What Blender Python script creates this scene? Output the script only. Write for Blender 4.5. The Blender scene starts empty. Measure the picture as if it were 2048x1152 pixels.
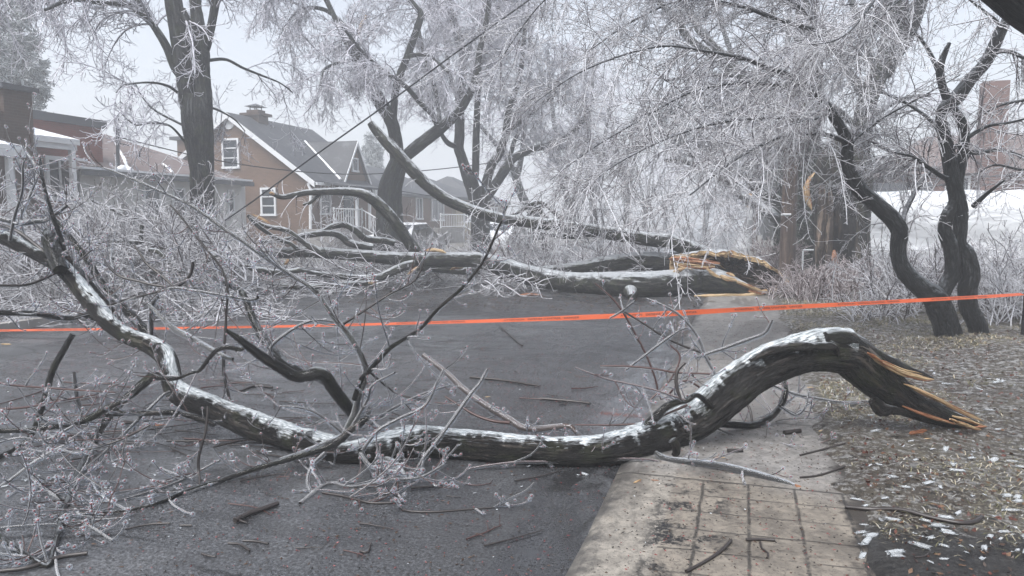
import bpy, math
import numpy as np
from mathutils import Vector, Matrix

C = bpy.context.scene
R_ = math.radians
# ------------------------------------------------------------------ camera
PSI, THETA, EYE, FPX = R_(17.4), R_(5.33), 1.6, 1480.0
cs, sn = math.cos(PSI), math.sin(PSI)
RIGHT = np.array([cs, sn, 0.0]); FLAT = np.array([-sn, cs, 0.0])
FWD = FLAT * math.cos(THETA) + np.array([0, 0, -math.sin(THETA)])
UP = np.cross(RIGHT, FWD); CAM = np.array([0, 0, EYE])
cd = bpy.data.cameras.new('camera'); cam = bpy.data.objects.new('camera', cd); C.collection.objects.link(cam)
cd.sensor_width = 36.0; cd.lens = 36.0 * FPX / 2048.0; cd.clip_start = 0.1; cd.clip_end = 1500
m = Matrix(((RIGHT[0], UP[0], -FWD[0], CAM[0]), (RIGHT[1], UP[1], -FWD[1], CAM[1]), (RIGHT[2], UP[2], -FWD[2], CAM[2]), (0, 0, 0, 1)))
cam.matrix_world = m
C.camera = cam
# ------------------------------------------------------------------ world, sun, exposure
SUN_EL, SUN_ROT = R_(60), R_(200)
w = bpy.data.worlds.new('World'); C.world = w; w.use_nodes = True
nt = w.node_tree; nt.nodes.clear()
sky = nt.nodes.new('ShaderNodeTexSky'); sky.sky_type = 'NISHITA'; sky.sun_disc = False
sky.sun_elevation = SUN_EL; sky.sun_rotation = SUN_ROT; sky.air_density = 1.0; sky.dust_density = 4.0; sky.ozone_density = 1.0
hs = nt.nodes.new('ShaderNodeHueSaturation'); hs.inputs['Saturation'].default_value = 0.42
bg = nt.nodes.new('ShaderNodeBackground'); bg.inputs['Strength'].default_value = 0.11
wo = nt.nodes.new('ShaderNodeOutputWorld')
nt.links.new(sky.outputs[0], hs.inputs['Color']); nt.links.new(hs.outputs[0], bg.inputs['Color']); nt.links.new(bg.outputs[0], wo.inputs['Surface'])
sd = bpy.data.lights.new('sun', 'SUN'); sd.energy = 1.5; sd.angle = R_(50); sd.color = (0.975, 0.985, 1.0)
so = bpy.data.objects.new('sun', sd); C.collection.objects.link(so)
sdir = Vector((math.sin(SUN_ROT) * math.cos(SUN_EL), math.cos(SUN_ROT) * math.cos(SUN_EL), math.sin(SUN_EL)))
so.rotation_euler = (-sdir).to_track_quat('-Z', 'Y').to_euler(); so.location = (0, 0, 40)
vs = C.view_settings; vs.view_transform = 'Standard'; vs.look = 'None'; vs.exposure = 1.25; vs.gamma = 1.0
cy = C.cycles
C.render.engine = 'CYCLES'
cy.max_bounces = 6; cy.diffuse_bounces = 3; cy.glossy_bounces = 3; cy.transmission_bounces = 4; cy.transparent_max_bounces = 24
cy.volume_bounces = 2; cy.caustics_reflective = False; cy.caustics_refractive = False; cy.use_denoising = True
cy.sample_clamp_indirect = 4.0

# ------------------------------------------------------------------ measuring the photograph: a pixel at a true distance, or on a wall or ground plane
def ray(px, py):
    return FWD + RIGHT * ((px - 1024) / FPX) + UP * ((576 - py) / FPX)
def at(px, py, D):
    d = ray(px, py); t = D / (d @ FLAT); return CAM + d * t
def on_x(px, py, X): d = ray(px, py); return CAM + d * ((X - CAM[0]) / d[0])
def on_y(px, py, Y): d = ray(px, py); return CAM + d * ((Y - CAM[1]) / d[1])
def on_g(px, py, z=0.0): d = ray(px, py); return CAM + d * ((z - CAM[2]) / d[2])

# ------------------------------------------------------------------ noise, curves
def _h(i, j, k, s):
    n = (i * 374761393 + j * 668265263 + k * 2147483647 + s * 1274126177) & 0xFFFFFFFF
    n = ((n ^ (n >> 13)) * 1274126177) & 0xFFFFFFFF
    return ((n ^ (n >> 16)) & 0xFFFF) / 65535.0
def vnoise(p, seed=0):
    p = np.asarray(p, float); f = np.floor(p); u = p - f; u = u * u * (3 - 2 * u); f = f.astype(np.int64)
    r = 0.0
    for a in (0, 1):
        for b in (0, 1):
            for c in (0, 1):
                wgt = (u[..., 0] if a else 1 - u[..., 0]) * (u[..., 1] if b else 1 - u[..., 1]) * (u[..., 2] if c else 1 - u[..., 2])
                r = r + wgt * _h(f[..., 0] + a, f[..., 1] + b, f[..., 2] + c, seed)
    return r * 2 - 1
def fbm(p, seed=0, o=3):
    p = np.asarray(p, float); r = 0; a = 0.6
    for k in range(o): r = r + a * vnoise(p * (2 ** k), seed + k * 7); a *= 0.5
    return r
def catmull(P, n):
    P = np.asarray(P, float)
    Q = np.vstack([2 * P[0] - P[1], P, 2 * P[-1] - P[-2]])
    seg = np.linalg.norm(np.diff(P[:, :3], axis=0), axis=1); cum = np.concatenate([[0], np.cumsum(seg)])
    s = np.linspace(0, cum[-1], n); i = np.clip(np.searchsorted(cum, s, 'right') - 1, 0, len(seg) - 1)
    u = ((s - cum[i]) / np.maximum(seg[i], 1e-9))[:, None]
    a, b, c, d = Q[i], Q[i + 1], Q[i + 2], Q[i + 3]
    return 0.5 * (2 * b + (c - a) * u + (2 * a - 5 * b + 4 * c - d) * u ** 2 + (3 * b - a - 3 * c + d) * u ** 3)
def trace(pts, D0, D1=None, lift=True):
    """Pixels (x, y, radius in pixels[, own distance]) and distances -> rows of x, y, z, r in metres, kept on or above the ground."""
    D1 = D0 if D1 is None else D1
    n = len(pts); out = []
    xy = np.array([p[:2] for p in pts], float); L = np.concatenate([[0], np.cumsum(np.linalg.norm(np.diff(xy, axis=0), axis=1))]); L /= max(L[-1], 1e-6)
    for p, u in zip(pts, L):
        D = p[3] if len(p) > 3 else D0 + (D1 - D0) * u
        d = ray(p[0], p[1]); t = D / (d @ FLAT); r = p[2] * t / FPX
        if lift and CAM[2] + d[2] * t < r * 0.9 and d[2] < 0:
            t = min(t, (r * 0.9 - CAM[2]) / d[2]); r = p[2] * t / FPX
        out.append(np.append(CAM + d * t, r))
    return np.array(out)
def resamp(T, K): return catmull(T, K)
def length(T): return np.linalg.norm(np.diff(T[:, :3], axis=0), axis=1).sum()

# ------------------------------------------------------------------ meshes
class Acc:
    def __init__(s): s.v = []; s.q = []; s.t = []; s.qm = []; s.tm = []; s.n = 0; s.co = []; s.hasco = False
    def add(s, v, q=None, t=None, mi=0, co=None):
        v = np.asarray(v, float).reshape(-1, 3)
        if q is not None and len(q): s.q.append(np.asarray(q, np.int64) + s.n); s.qm.append(np.full(len(q), mi) if np.isscalar(mi) else np.asarray(mi))
        if t is not None and len(t): s.t.append(np.asarray(t, np.int64) + s.n); s.tm.append(np.full(len(t), mi) if np.isscalar(mi) else np.full(len(t), np.asarray(mi)[0]))
        s.v.append(v); s.n += len(v)
        if co is not None: s.hasco = True
        s.co.append(np.asarray(co, float).reshape(-1, 3) if co is not None else v)
        return s
    def box(s, x0, x1, y0, y1, z0, z1, mi=0):
        v = [(x, y, z) for x in (x0, x1) for y in (y0, y1) for z in (z0, z1)]
        return s.add(v, [(0, 1, 3, 2), (4, 6, 7, 5), (0, 4, 5, 1), (2, 3, 7, 6), (0, 2, 6, 4), (1, 5, 7, 3)], mi=mi)
    def prism(s, poly, a, b, mi=0):
        """A flat polygon given by 3D points A and the same polygon B, closed into a solid."""
        n = len(a)
        v = list(a) + list(b)
        s.add(v, [(i, (i + 1) % n, n + (i + 1) % n, n + i) for i in range(n)], mi=mi)
        base = s.n - 2 * n
        for off, rev in ((0, True), (n, False)):
            f = [(off, off + i, off + i + 1) if not rev else (off, off + i + 1, off + i) for i in range(1, n - 1)]
            s.t.append(np.array(f) + base); s.tm.append(np.full(len(f), mi))
        return s
    def build(s, name, mats, parent=None, smooth=True):
        me = bpy.data.meshes.new(name)
        v = np.concatenate(s.v) if s.v else np.zeros((0, 3))
        q = np.concatenate(s.q) if s.q else np.zeros((0, 4), int); t = np.concatenate(s.t) if s.t else np.zeros((0, 3), int)
        loops = np.concatenate([q.ravel(), t.ravel()]); npoly = len(q) + len(t)
        me.vertices.add(len(v)); me.vertices.foreach_set('co', v.astype(np.float32).ravel())
        me.loops.add(len(loops)); me.loops.foreach_set('vertex_index', loops.astype(np.int32))
        me.polygons.add(npoly)
        st = np.concatenate([np.arange(len(q)) * 4, len(q) * 4 + np.arange(len(t)) * 3]); me.polygons.foreach_set('loop_start', st.astype(np.int32))
        mi = np.concatenate((s.qm if s.q else []) + (s.tm if s.t else [])) if npoly else np.zeros(0)
        me.polygons.foreach_set('material_index', mi.astype(np.int32))
        me.polygons.foreach_set('use_smooth', np.full(npoly, bool(smooth)))
        if s.hasco:
            a = me.attributes.new('bark_co', 'FLOAT_VECTOR', 'POINT'); a.data.foreach_set('vector', np.concatenate(s.co).astype(np.float32).ravel())
        me.update(calc_edges=True); me.validate()
        for mm in (mats if isinstance(mats, (list, tuple)) else [mats]): me.materials.append(mm)
        o = bpy.data.objects.new(name, me); C.collection.objects.link(o)
        if parent is not None: o.parent = parent
        return o
def frames(P):
    """P (N,K,3) -> tangents, normals, binormals carried along each line."""
    T = np.gradient(P, axis=1); T /= np.maximum(np.linalg.norm(T, axis=2, keepdims=True), 1e-9)
    ref = np.where(np.abs(T[:, 0, 2:3]) < 0.9, np.array([[0, 0, 1.0]]), np.array([[1.0, 0, 0]]))
    N = np.empty_like(T); n = ref
    for k in range(P.shape[1]):
        n = n - (n * T[:, k]).sum(1, keepdims=True) * T[:, k]; n = n / np.maximum(np.linalg.norm(n, axis=1, keepdims=True), 1e-9); N[:, k] = n
    return T, N, np.cross(T, N)
def tubes(acc, P, R, S=3, mi=0, co=False):
    if len(P) == 0: return
    Nn, K = P.shape[:2]
    T, N, B = frames(P)
    a = np.arange(S) * 2 * np.pi / S
    V = P[:, :, None] + R[:, :, None, None] * (np.cos(a)[None, None, :, None] * N[:, :, None] + np.sin(a)[None, None, :, None] * B[:, :, None])
    i = np.arange(Nn)[:, None, None] * K * S + np.arange(K - 1)[None, :, None] * S
    j = np.arange(S)[None, None]; j2 = (j + 1) % S
    q = np.stack([i + j, i + j2, i + S + j2, i + S + j], -1).reshape(-1, 4)
    c = None
    if co:
        sl = np.concatenate([np.zeros((Nn, 1)), np.cumsum(np.linalg.norm(np.diff(P, axis=1), axis=2), 1)], 1)
        c = np.stack(np.broadcast_arrays(R[:, :1, None] * np.cos(a), R[:, :1, None] * np.sin(a), sl[:, :, None]), -1) + np.arange(Nn)[:, None, None, None] * 3.1
    acc.add(V.reshape(-1, 3), q, mi=mi, co=None if c is None else c.reshape(-1, 3))
def bark_tube(acc, T, S=28, step=None, amp=0.07, fur=26.0, lng=4.0, lump=0.06, seed=1, mi=0, caps=(True, True), mi_cap=None, oval=None):
    """A trunk or limb with furrowed, lumpy bark from rows x, y, z, r."""
    L = length(T); step = step or max(0.02, float(T[:, 3].mean()) * 0.35)
    K = int(max(6, L / step)); Q = catmull(T, K); P = Q[None, :, :3]; r = np.maximum(Q[:, 3], 0.002)
    _, N, B = frames(P); N, B = N[0], B[0]
    a = np.arange(S) * 2 * np.pi / S; s = np.linspace(0, L, K)
    rm = float(T[:, 3].max())
    cu = np.stack(np.broadcast_arrays(rm * np.cos(a)[None], rm * np.sin(a)[None], s[:, None]), -1)
    nz = fbm(cu * np.array([fur, fur, lng]) + seed * 13.7, seed) ; ridge = 1 - 2 * np.abs(nz)
    lo = fbm(cu * np.array([2.2, 2.2, 1.6]) / max(rm * 4, 0.25) + seed * 3.1, seed + 3, 2)
    rr = r[:, None] * (1 + amp * ridge + lump * 2 * lo)
    V = P[0][:, None] + rr[..., None] * (np.cos(a)[None, :, None] * N[:, None] + np.sin(a)[None, :, None] * B[:, None])
    i = np.arange(K - 1)[:, None] * S; j = np.arange(S)[None]; j2 = (j + 1) % S
    q = np.stack([i + j, i + j2, i + S + j2, i + S + j], -1).reshape(-1, 4)
    acc.add(V.reshape(-1, 3), q, mi=mi, co=(cu + seed * 5.3).reshape(-1, 3))
    for e, on in zip((0, K - 1), caps):
        if on:
            ring = V[e]; c = ring.mean(0); t = [(0, 1 + k, 1 + (k + 1) % S) for k in range(S)]
            acc.add(np.vstack([c, ring]), None, t if e else [x[::-1] for x in t], mi=mi if mi_cap is None else mi_cap, co=np.vstack([cu[e].mean(0), cu[e]]))
    return Q
def grow(P, R, n, rng, t=(0.15, 1.0), L=(0.3, 0.6), ang=(35, 70), K=5, g=(-0.1, 0.1), jit=0.12, rr=(0.6, 0.01, 0.004), bias=None, bw=1.0, tap=0.4, floor=None):
    N, Kp = P.shape[:2]
    idx = np.repeat(np.arange(N), n); M = len(idx)
    if M == 0: return np.zeros((0, K, 3)), np.zeros((0, K))
    tt = rng.uniform(*t, M); f = tt * (Kp - 1); i = np.clip(f.astype(int), 0, Kp - 2); fr = (f - i)[:, None]
    p = P[idx, i] * (1 - fr) + P[idx, i + 1] * fr
    T = P[idx, i + 1] - P[idx, i]; T /= np.maximum(np.linalg.norm(T, axis=1, keepdims=True), 1e-9)
    r0 = R[idx, i] * (1 - fr[:, 0]) + R[idx, i + 1] * fr[:, 0]
    v = rng.normal(size=(M, 3))
    if bias is not None: v = v + np.asarray(bias) * bw
    v -= (v * T).sum(1, keepdims=True) * T; v /= np.maximum(np.linalg.norm(v, axis=1, keepdims=True), 1e-9)
    a = np.radians(rng.uniform(*ang, M))[:, None]
    d = np.cos(a) * T + np.sin(a) * v
    Ls = (rng.uniform(*L, M) * (1 - tap * tt))[:, None]
    out = np.empty((M, K, 3)); out[:, 0] = p
    curl = rng.normal(size=(M, 3)) * jit
    for k in range(1, K):
        s = k / (K - 1)
        d = d + curl * 0.6 + rng.normal(size=(M, 3)) * jit * 0.7
        d[:, 2] += g[0] * (1 - s) + g[1] * s
        d /= np.linalg.norm(d, axis=1, keepdims=True)
        p = p + d * Ls / (K - 1)
        if floor is not None: p[:, 2] = np.maximum(p[:, 2], floor)
        out[:, k] = p
    ra = np.minimum(r0 * rr[0], rr[1]); ra = np.maximum(ra, rr[2])
    s = np.linspace(0, 1, K)[None]
    return out, ra[:, None] * (1 - s) + rr[2] * s
def stack(Ts, K):
    A = np.stack([resamp(T, K) for T in Ts]); return A[:, :, :3], np.maximum(A[:, :, 3], 0.002)
def cnt(P, per_m, rng):
    L = np.linalg.norm(np.diff(P, axis=1), axis=2).sum(1); x = L * per_m
    return (x + rng.random(len(x))).astype(int)
_t = (1 + 5 ** 0.5) / 2
ICO_V = np.array([(-1, _t, 0), (1, _t, 0), (-1, -_t, 0), (1, -_t, 0), (0, -1, _t), (0, 1, _t), (0, -1, -_t), (0, 1, -_t), (_t, 0, -1), (_t, 0, 1), (-_t, 0, -1), (-_t, 0, 1)]) / math.sqrt(1 + _t * _t)
ICO_F = np.array([(0, 11, 5), (0, 5, 1), (0, 1, 7), (0, 7, 10), (0, 10, 11), (1, 5, 9), (5, 11, 4), (11, 10, 2), (10, 7, 6), (7, 1, 8), (3, 9, 4), (3, 4, 2), (3, 2, 6), (3, 6, 8), (3, 8, 9), (4, 9, 5), (2, 4, 11), (6, 2, 10), (8, 6, 7), (9, 8, 1)])
def sub_ico(V, F):
    V = list(map(tuple, V)); cache = {}; out = []
    def mid(a, b):
        k = (min(a, b), max(a, b))
        if k not in cache:
            p = (np.array(V[a]) + np.array(V[b])); p /= np.linalg.norm(p); cache[k] = len(V); V.append(tuple(p))
        return cache[k]
    for a, b, c in F:
        x, y, z = mid(a, b), mid(b, c), mid(c, a); out += [(a, x, z), (b, y, x), (c, z, y), (x, y, z)]
    return np.array(V), np.array(out)
ICO2_V, ICO2_F = sub_ico(ICO_V, ICO_F)
def balls(acc, P, r, rng, mi=0, fine=False, sq=(1, 1, 1)):
    V, F = (ICO2_V, ICO2_F) if fine else (ICO_V, ICO_F)
    r = np.broadcast_to(np.asarray(r, float), (len(P),))
    W = P[:, None] + V[None] * r[:, None, None] * np.asarray(sq)
    f = F[None] + np.arange(len(P))[:, None, None] * len(V)
    acc.add(W.reshape(-1, 3), None, f.reshape(-1, 3), mi=mi)

# ------------------------------------------------------------------ objects
def tag(o, label=None, cat=None, group=None, kind=None):
    if label: o['label'] = label
    if cat: o['category'] = cat
    if group: o['group'] = group
    if kind: o['kind'] = kind
    return o
def thing(name, loc, label, cat, group=None):
    o = bpy.data.objects.new(name, None); C.collection.objects.link(o); o.location = [float(x) for x in loc]; o.empty_display_size = 0.2
    return tag(o, label, cat, group)
def put(acc, name, mats, root, smooth=True):
    """Build a part from world coordinates under a thing whose Empty stands somewhere else."""
    lo = np.array(root.location) if root.parent is None else np.zeros(3)
    if root.parent is None and root.type == 'EMPTY':
        acc.v = [v - lo for v in acc.v]
    return acc.build(name, mats, root, smooth)

# ------------------------------------------------------------------ materials
def new_mat(name):
    mt = bpy.data.materials.new(name); mt.use_nodes = True; n = mt.node_tree; n.nodes.clear()
    out = n.nodes.new('ShaderNodeOutputMaterial'); return mt, n, out
class G:
    """Small node-graph helper."""
    def __init__(s, n): s.n = n
    def node(s, t, **kw):
        x = s.n.nodes.new(t)
        for k, v in kw.items(): setattr(x, k, v)
        return x
    def put(s, sock, v):
        if isinstance(v, bpy.types.NodeSocket): s.n.links.new(v, sock)
        elif isinstance(v, (tuple, list)): sock.default_value = tuple(v) + ((1.0,) if len(v) == 3 and sock.type == 'RGBA' else ())
        else: sock.default_value = v
    def math(s, op, a, b=None, clamp=False):
        x = s.node('ShaderNodeMath', operation=op, use_clamp=clamp); s.put(x.inputs[0], a)
        if b is not None: s.put(x.inputs[1], b)
        return x.outputs[0]
    def mix(s, f, a, b):
        x = s.node('ShaderNodeMix', data_type='RGBA'); s.put(x.inputs[0], f); s.put(x.inputs[6], a); s.put(x.inputs[7], b); return x.outputs[2]
    def ramp(s, f, a, b):
        x = s.node('ShaderNodeMapRange', interpolation_type='SMOOTHSTEP'); s.put(x.inputs[0], f); s.put(x.inputs[1], a); s.put(x.inputs[2], b); return x.outputs[0]
    def obj(s): return s.node('ShaderNodeTexCoord').outputs['Object']
    def pos(s): return s.node('ShaderNodeNewGeometry').outputs['Position']
    def nrm(s): return s.node('ShaderNodeNewGeometry').outputs['Normal']
    def sep(s, v): return s.node('ShaderNodeSeparateXYZ') if v is None else s._sep(v)
    def _sep(s, v): x = s.node('ShaderNodeSeparateXYZ'); s.put(x.inputs[0], v); return x.outputs
    def comb(s, x, y, z):
        c = s.node('ShaderNodeCombineXYZ'); s.put(c.inputs[0], x); s.put(c.inputs[1], y); s.put(c.inputs[2], z); return c.outputs[0]
    def scale(s, v, k):
        x = s.node('ShaderNodeVectorMath', operation='MULTIPLY'); s.put(x.inputs[0], v); s.put(x.inputs[1], (k, k, k) if np.isscalar(k) else k); return x.outputs[0]
    def noise(s, v, sc, det=3, rough=0.55, dist=0.0):
        x = s.node('ShaderNodeTexNoise'); s.put(x.inputs['Vector'], v); x.inputs['Scale'].default_value = sc; x.inputs['Detail'].default_value = det
        x.inputs['Roughness'].default_value = rough; x.inputs['Distortion'].default_value = dist; return x.outputs[0]
    def voro(s, v, sc, feature='F1'):
        x = s.node('ShaderNodeTexVoronoi', feature=feature); s.put(x.inputs['Vector'], v); x.inputs['Scale'].default_value = sc; return x.outputs['Distance']
    def bump(s, h, k=0.5, d=0.02, n=None):
        x = s.node('ShaderNodeBump'); x.inputs['Strength'].default_value = k; x.inputs['Distance'].default_value = d; s.put(x.inputs['Height'], h)
        if n is not None: s.put(x.inputs['Normal'], n)
        return x.outputs[0]
    def bsdf(s, col, rough=0.6, spec=0.5, normal=None, **kw):
        x = s.node('ShaderNodeBsdfPrincipled'); s.put(x.inputs['Base Color'], col); s.put(x.inputs['Roughness'], rough); s.put(x.inputs['Specular IOR Level'], spec)
        if normal is not None: s.put(x.inputs['Normal'], normal)
        for k, v in kw.items(): s.put(x.inputs[k.replace('_', ' ')], v)
        return x.outputs[0]
def simple(name, col, rough=0.6, spec=0.4, var=0.15, sc=3.0, bump=0.0, bsc=40.0):
    mt, n, out = new_mat(name); g = G(n); p = g.pos()
    c = g.mix(g.math('MULTIPLY', g.ramp(g.noise(p, sc, 4), 0.3, 0.7), var * 3), tuple(col), tuple(x * 0.55 for x in col))
    nm = g.bump(g.noise(p, bsc, 3), bump, 0.01) if bump else None
    n.links.new(g.bsdf(c, rough, spec, nm), out.inputs[0]); return mt
def bark_mat(name, light, dark, ice=0.5, rough=0.45, moss=0.0, sx=30.0, sz=4.0, icecol=(0.62, 0.65, 0.68), bumpk=0.9, thr=0.25, patch=None):
    """Furrowed bark with a glaze of rime and ice lying where the surface faces the sky."""
    mt, n, out = new_mat(name); g = G(n)
    at_ = g.node('ShaderNodeAttribute', attribute_name='bark_co').outputs['Vector']
    v = g.scale(at_, (sx, sx, sz))
    n1 = g.noise(v, 1.0, 5, 0.7, 0.5); n2 = g.noise(g.scale(at_, (3, 3, 1.2)), 1.0, 4, 0.65)
    wv = g.node('ShaderNodeVectorMath', operation='ADD'); g.put(wv.inputs[0], g.scale(v, .55)); nx_ = g.node('ShaderNodeTexNoise'); g.put(nx_.inputs['Vector'], g.scale(v, .8)); nx_.inputs['Detail'].default_value = 3; g.put(wv.inputs[1], g.scale(nx_.outputs[1], 1.3))
    pl = g.ramp(g.voro(wv.outputs[0], 1.0, 'DISTANCE_TO_EDGE'), .02, .22)
    c = g.mix(g.ramp(n1, 0.36, 0.66), dark, light)
    c = g.mix(g.math('MULTIPLY', g.ramp(n2, 0.5, 0.68), 0.75), c, patch or tuple(x * 1.7 for x in light))
    c = g.mix(pl, tuple(x * .5 for x in dark), c)
    if moss: c = g.mix(g.math('MULTIPLY', g.ramp(g.noise(at_, 5.0, 4), 0.5, 0.62), moss), c, (0.045, 0.055, 0.02))
    nz = g._sep(g.nrm())[2]
    e = g.math('ADD', nz, g.math('MULTIPLY', g.math('SUBTRACT', g.noise(g.scale(at_, (sx * 0.45, sx * 0.45, sz * 1.3)), 1.0, 5, 0.7), 0.5), 1.5))
    k = g.math('MULTIPLY', g.ramp(e, thr, thr + 0.4), ice)
    c = g.mix(k, c, icecol)
    rg = g.math('SUBTRACT', rough, g.math('MULTIPLY', k, rough * 0.45))
    nm = g.bump(g.math('ADD', n1, g.math('MULTIPLY', pl, .8)), bumpk, 0.02)
    n.links.new(g.bsdf(c, rg, 0.35, nm), out.inputs[0]); return mt
def twig_mat(name, top, under, rough=0.3, var=0.3, thr=(-0.5, 0.5), tran=0.3):
    """Rime-glazed twigs: ice on the upper side, wet bark below."""
    mt, n, out = new_mat(name); g = G(n); nz = g._sep(g.nrm())[2]; p = g.pos()
    k = g.math('ADD', nz, g.math('MULTIPLY', g.math('SUBTRACT', g.noise(p, 2.5, 2), 0.5), var * 4))
    c = g.mix(g.ramp(k, thr[0], thr[1]), under, top)
    tl = g.node('ShaderNodeBsdfTranslucent'); g.put(tl.inputs[0], c); mx = g.node('ShaderNodeMixShader'); mx.inputs[0].default_value = tran
    n.links.new(g.bsdf(c, rough, 0.6), mx.inputs[1]); n.links.new(tl.outputs[0], mx.inputs[2]); n.links.new(mx.outputs[0], out.inputs[0]); return mt
def ice_mat(name, body=0.25, rough=0.06, tint=(0.93, 0.96, 1.0), white=.8):
    """Clear ice: see-through face on, sky-bright rims painted in white at its edges, a little white inside."""
    mt, n, out = new_mat(name); g = G(n)
    lw = g.node('ShaderNodeLayerWeight'); lw.inputs['Blend'].default_value = 0.35
    f = g.math('POWER', lw.outputs['Facing'], 1.7)
    tr = g.node('ShaderNodeBsdfTransparent'); tr.inputs[0].default_value = tint + (1,)
    gl = g.node('ShaderNodeBsdfGlossy'); gl.inputs['Color'].default_value = (0.95, 0.97, 1, 1); gl.inputs['Roughness'].default_value = rough
    di = g.bsdf((0.97, 0.98, 0.99), 0.2, 0.5)  # white edge colour stands in for sky light bent through the rim
    m1 = g.node('ShaderNodeMixShader'); g.put(m1.inputs[0], white); n.links.new(gl.outputs[0], m1.inputs[1]); n.links.new(di, m1.inputs[2])
    m2 = g.node('ShaderNodeMixShader'); g.put(m2.inputs[0], g.math('ADD', g.math('MULTIPLY', f, 0.85 - body), body, True)); n.links.new(tr.outputs[0], m2.inputs[1]); n.links.new(m1.outputs[0], m2.inputs[2])
    n.links.new(m2.outputs[0], out.inputs[0]); return mt
rng0 = np.random.default_rng(7)
# ---- materials
M = {}
def brick(name, c1, c2, mortar, wscale=1.0):
    mt, n, out = new_mat(name); g = G(n); x, y, z = g._sep(g.pos())
    v = g.comb(g.math('ADD', x, y), z, 0.0)
    b = g.node('ShaderNodeTexBrick'); g.put(b.inputs['Vector'], v); b.inputs['Scale'].default_value = 1.0
    b.inputs['Brick Width'].default_value = 0.22 * wscale; b.inputs['Row Height'].default_value = 0.07 * wscale; b.inputs['Mortar Size'].default_value = 0.006
    b.inputs['Color1'].default_value = c1 + (1,); b.inputs['Color2'].default_value = c2 + (1,); b.inputs['Mortar'].default_value = mortar + (1,)
    c = g.mix(g.math('MULTIPLY', g.ramp(g.noise(g.pos(), 1.3, 4), 0.4, 0.7), 0.4), b.outputs[0], tuple(q * 0.6 for q in c1))
    n.links.new(g.bsdf(c, 0.7, 0.3, g.bump(b.outputs['Fac'], 0.3, 0.01)), out.inputs[0]); return mt
M['brown_brick'] = brick('brown_brick', (0.150, 0.088, 0.054), (0.115, 0.068, 0.043), (0.16, 0.115, 0.085))
M['dark_brick'] = brick('dark_brick', (0.060, 0.038, 0.03), (0.085, 0.055, 0.04), (0.09, 0.072, 0.062))
M['red_brick'] = brick('red_brick', (0.19, 0.055, 0.042), (0.14, 0.045, 0.036), (0.15, 0.09, 0.075))
M['muted_brick'] = brick('muted_brick', (0.15, 0.075, 0.058), (0.115, 0.062, 0.05), (0.14, 0.10, 0.09))
M['pale_brick'] = brick('pale_brick', (0.30, 0.25, 0.17), (0.33, 0.27, 0.19), (0.34, 0.3, 0.24))
def shingle(name, col, frost=0.5, frostcol=(0.55, 0.57, 0.6)):
    mt, n, out = new_mat(name); g = G(n); p = g.pos(); z = g._sep(p)[2]
    row = g.math('FRACT', g.math('MULTIPLY', z, 7.0))
    c = g.mix(g.ramp(row, 0.0, 0.2), tuple(q * 0.55 for q in col), col)
    c = g.mix(g.math('MULTIPLY', g.ramp(g.noise(p, 1.6, 6, 0.75), 0.5, 0.8), frost), c, frostcol)
    n.links.new(g.bsdf(c, 0.6, 0.4, g.bump(row, 0.3, 0.02)), out.inputs[0]); return mt
M['grey_roof'] = shingle('grey_roof', (0.045, 0.048, 0.055), 0.35, (.3, .31, .33))
M['brown_roof'] = shingle('brown_roof', (0.125, 0.092, 0.085), 0.4, (.36, .36, .38))
M['white_trim'] = simple('white_trim', (0.70, 0.72, 0.74), 0.45, 0.4, 0.06)
M['stucco'] = simple('stucco', (0.60, 0.60, 0.59), 0.8, 0.2, 0.1, 2.0, 0.2)
M['dark_trim'] = simple('dark_trim', (0.07, 0.075, 0.085), 0.5, 0.4, 0.1)
M['snow'] = simple('snow', (0.80, 0.82, 0.85), 0.5, 0.3, 0.05, 2.0, 0.3, 20)
M['glass'] = simple('window_glass', (0.035, 0.045, 0.055), 0.05, 0.7, 0.3, 2.0)
M['curtain'] = simple('curtain_cloth', (0.45, 0.45, 0.43), 0.9, 0.1, 0.1)
M['door'] = simple('door_paint', (0.03, 0.05, 0.06), 0.4, 0.5, 0.1)
M['concrete'] = simple('concrete', (0.27, 0.26, 0.25), 0.75, 0.3, 0.2, 3, 0.3)
M['tarp'] = None
def ground_mat():
    mt, n, out = new_mat('frozen_ground'); g = G(n); p = g.pos()
    a = g.noise(p, 0.8, 5); b = g.noise(p, 9.0, 6, 0.8); d = g.noise(p, 34.0, 5, .85)
    c = g.mix(g.ramp(a, 0.35, 0.65), (0.065, 0.052, 0.040), (0.13, 0.117, 0.092))
    c = g.mix(g.ramp(b, 0.50, 0.62), c, (0.014, 0.011, 0.009))
    c = g.mix(g.math('MULTIPLY', g.ramp(d, 0.52, 0.62), 0.9), c, (0.27, 0.24, 0.18))
    c = g.mix(g.math('MULTIPLY', g.ramp(g.noise(p, 17.0, 5, 0.8), 0.50, 0.58), g.math('ADD', .62, g.math('MULTIPLY', g.ramp(g._sep(p)[1], 5.5, 9), .33))), c, (0.40, 0.40, 0.40))
    x, y, z = g._sep(p); wet = g.math('MULTIPLY', g.math('MULTIPLY', g.ramp(g.math('ADD', y, g.math('MULTIPLY', g.math('SUBTRACT', b, .5), 1.1)), 4.12, 3.92), g.math('GREATER_THAN', x, .4)), .93)
    c = g.mix(wet, c, g.mix(g.ramp(d, .42, .6), (0.016, 0.016, 0.017), (0.045, 0.043, 0.042)))
    n.links.new(g.bsdf(c, g.math('SUBTRACT', 0.5, g.math('MULTIPLY', wet, .15)), 0.4, g.bump(g.math('ADD', b, d), 1.0, 0.04)), out.inputs[0]); return mt
M['ground'] = ground_mat()
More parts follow.
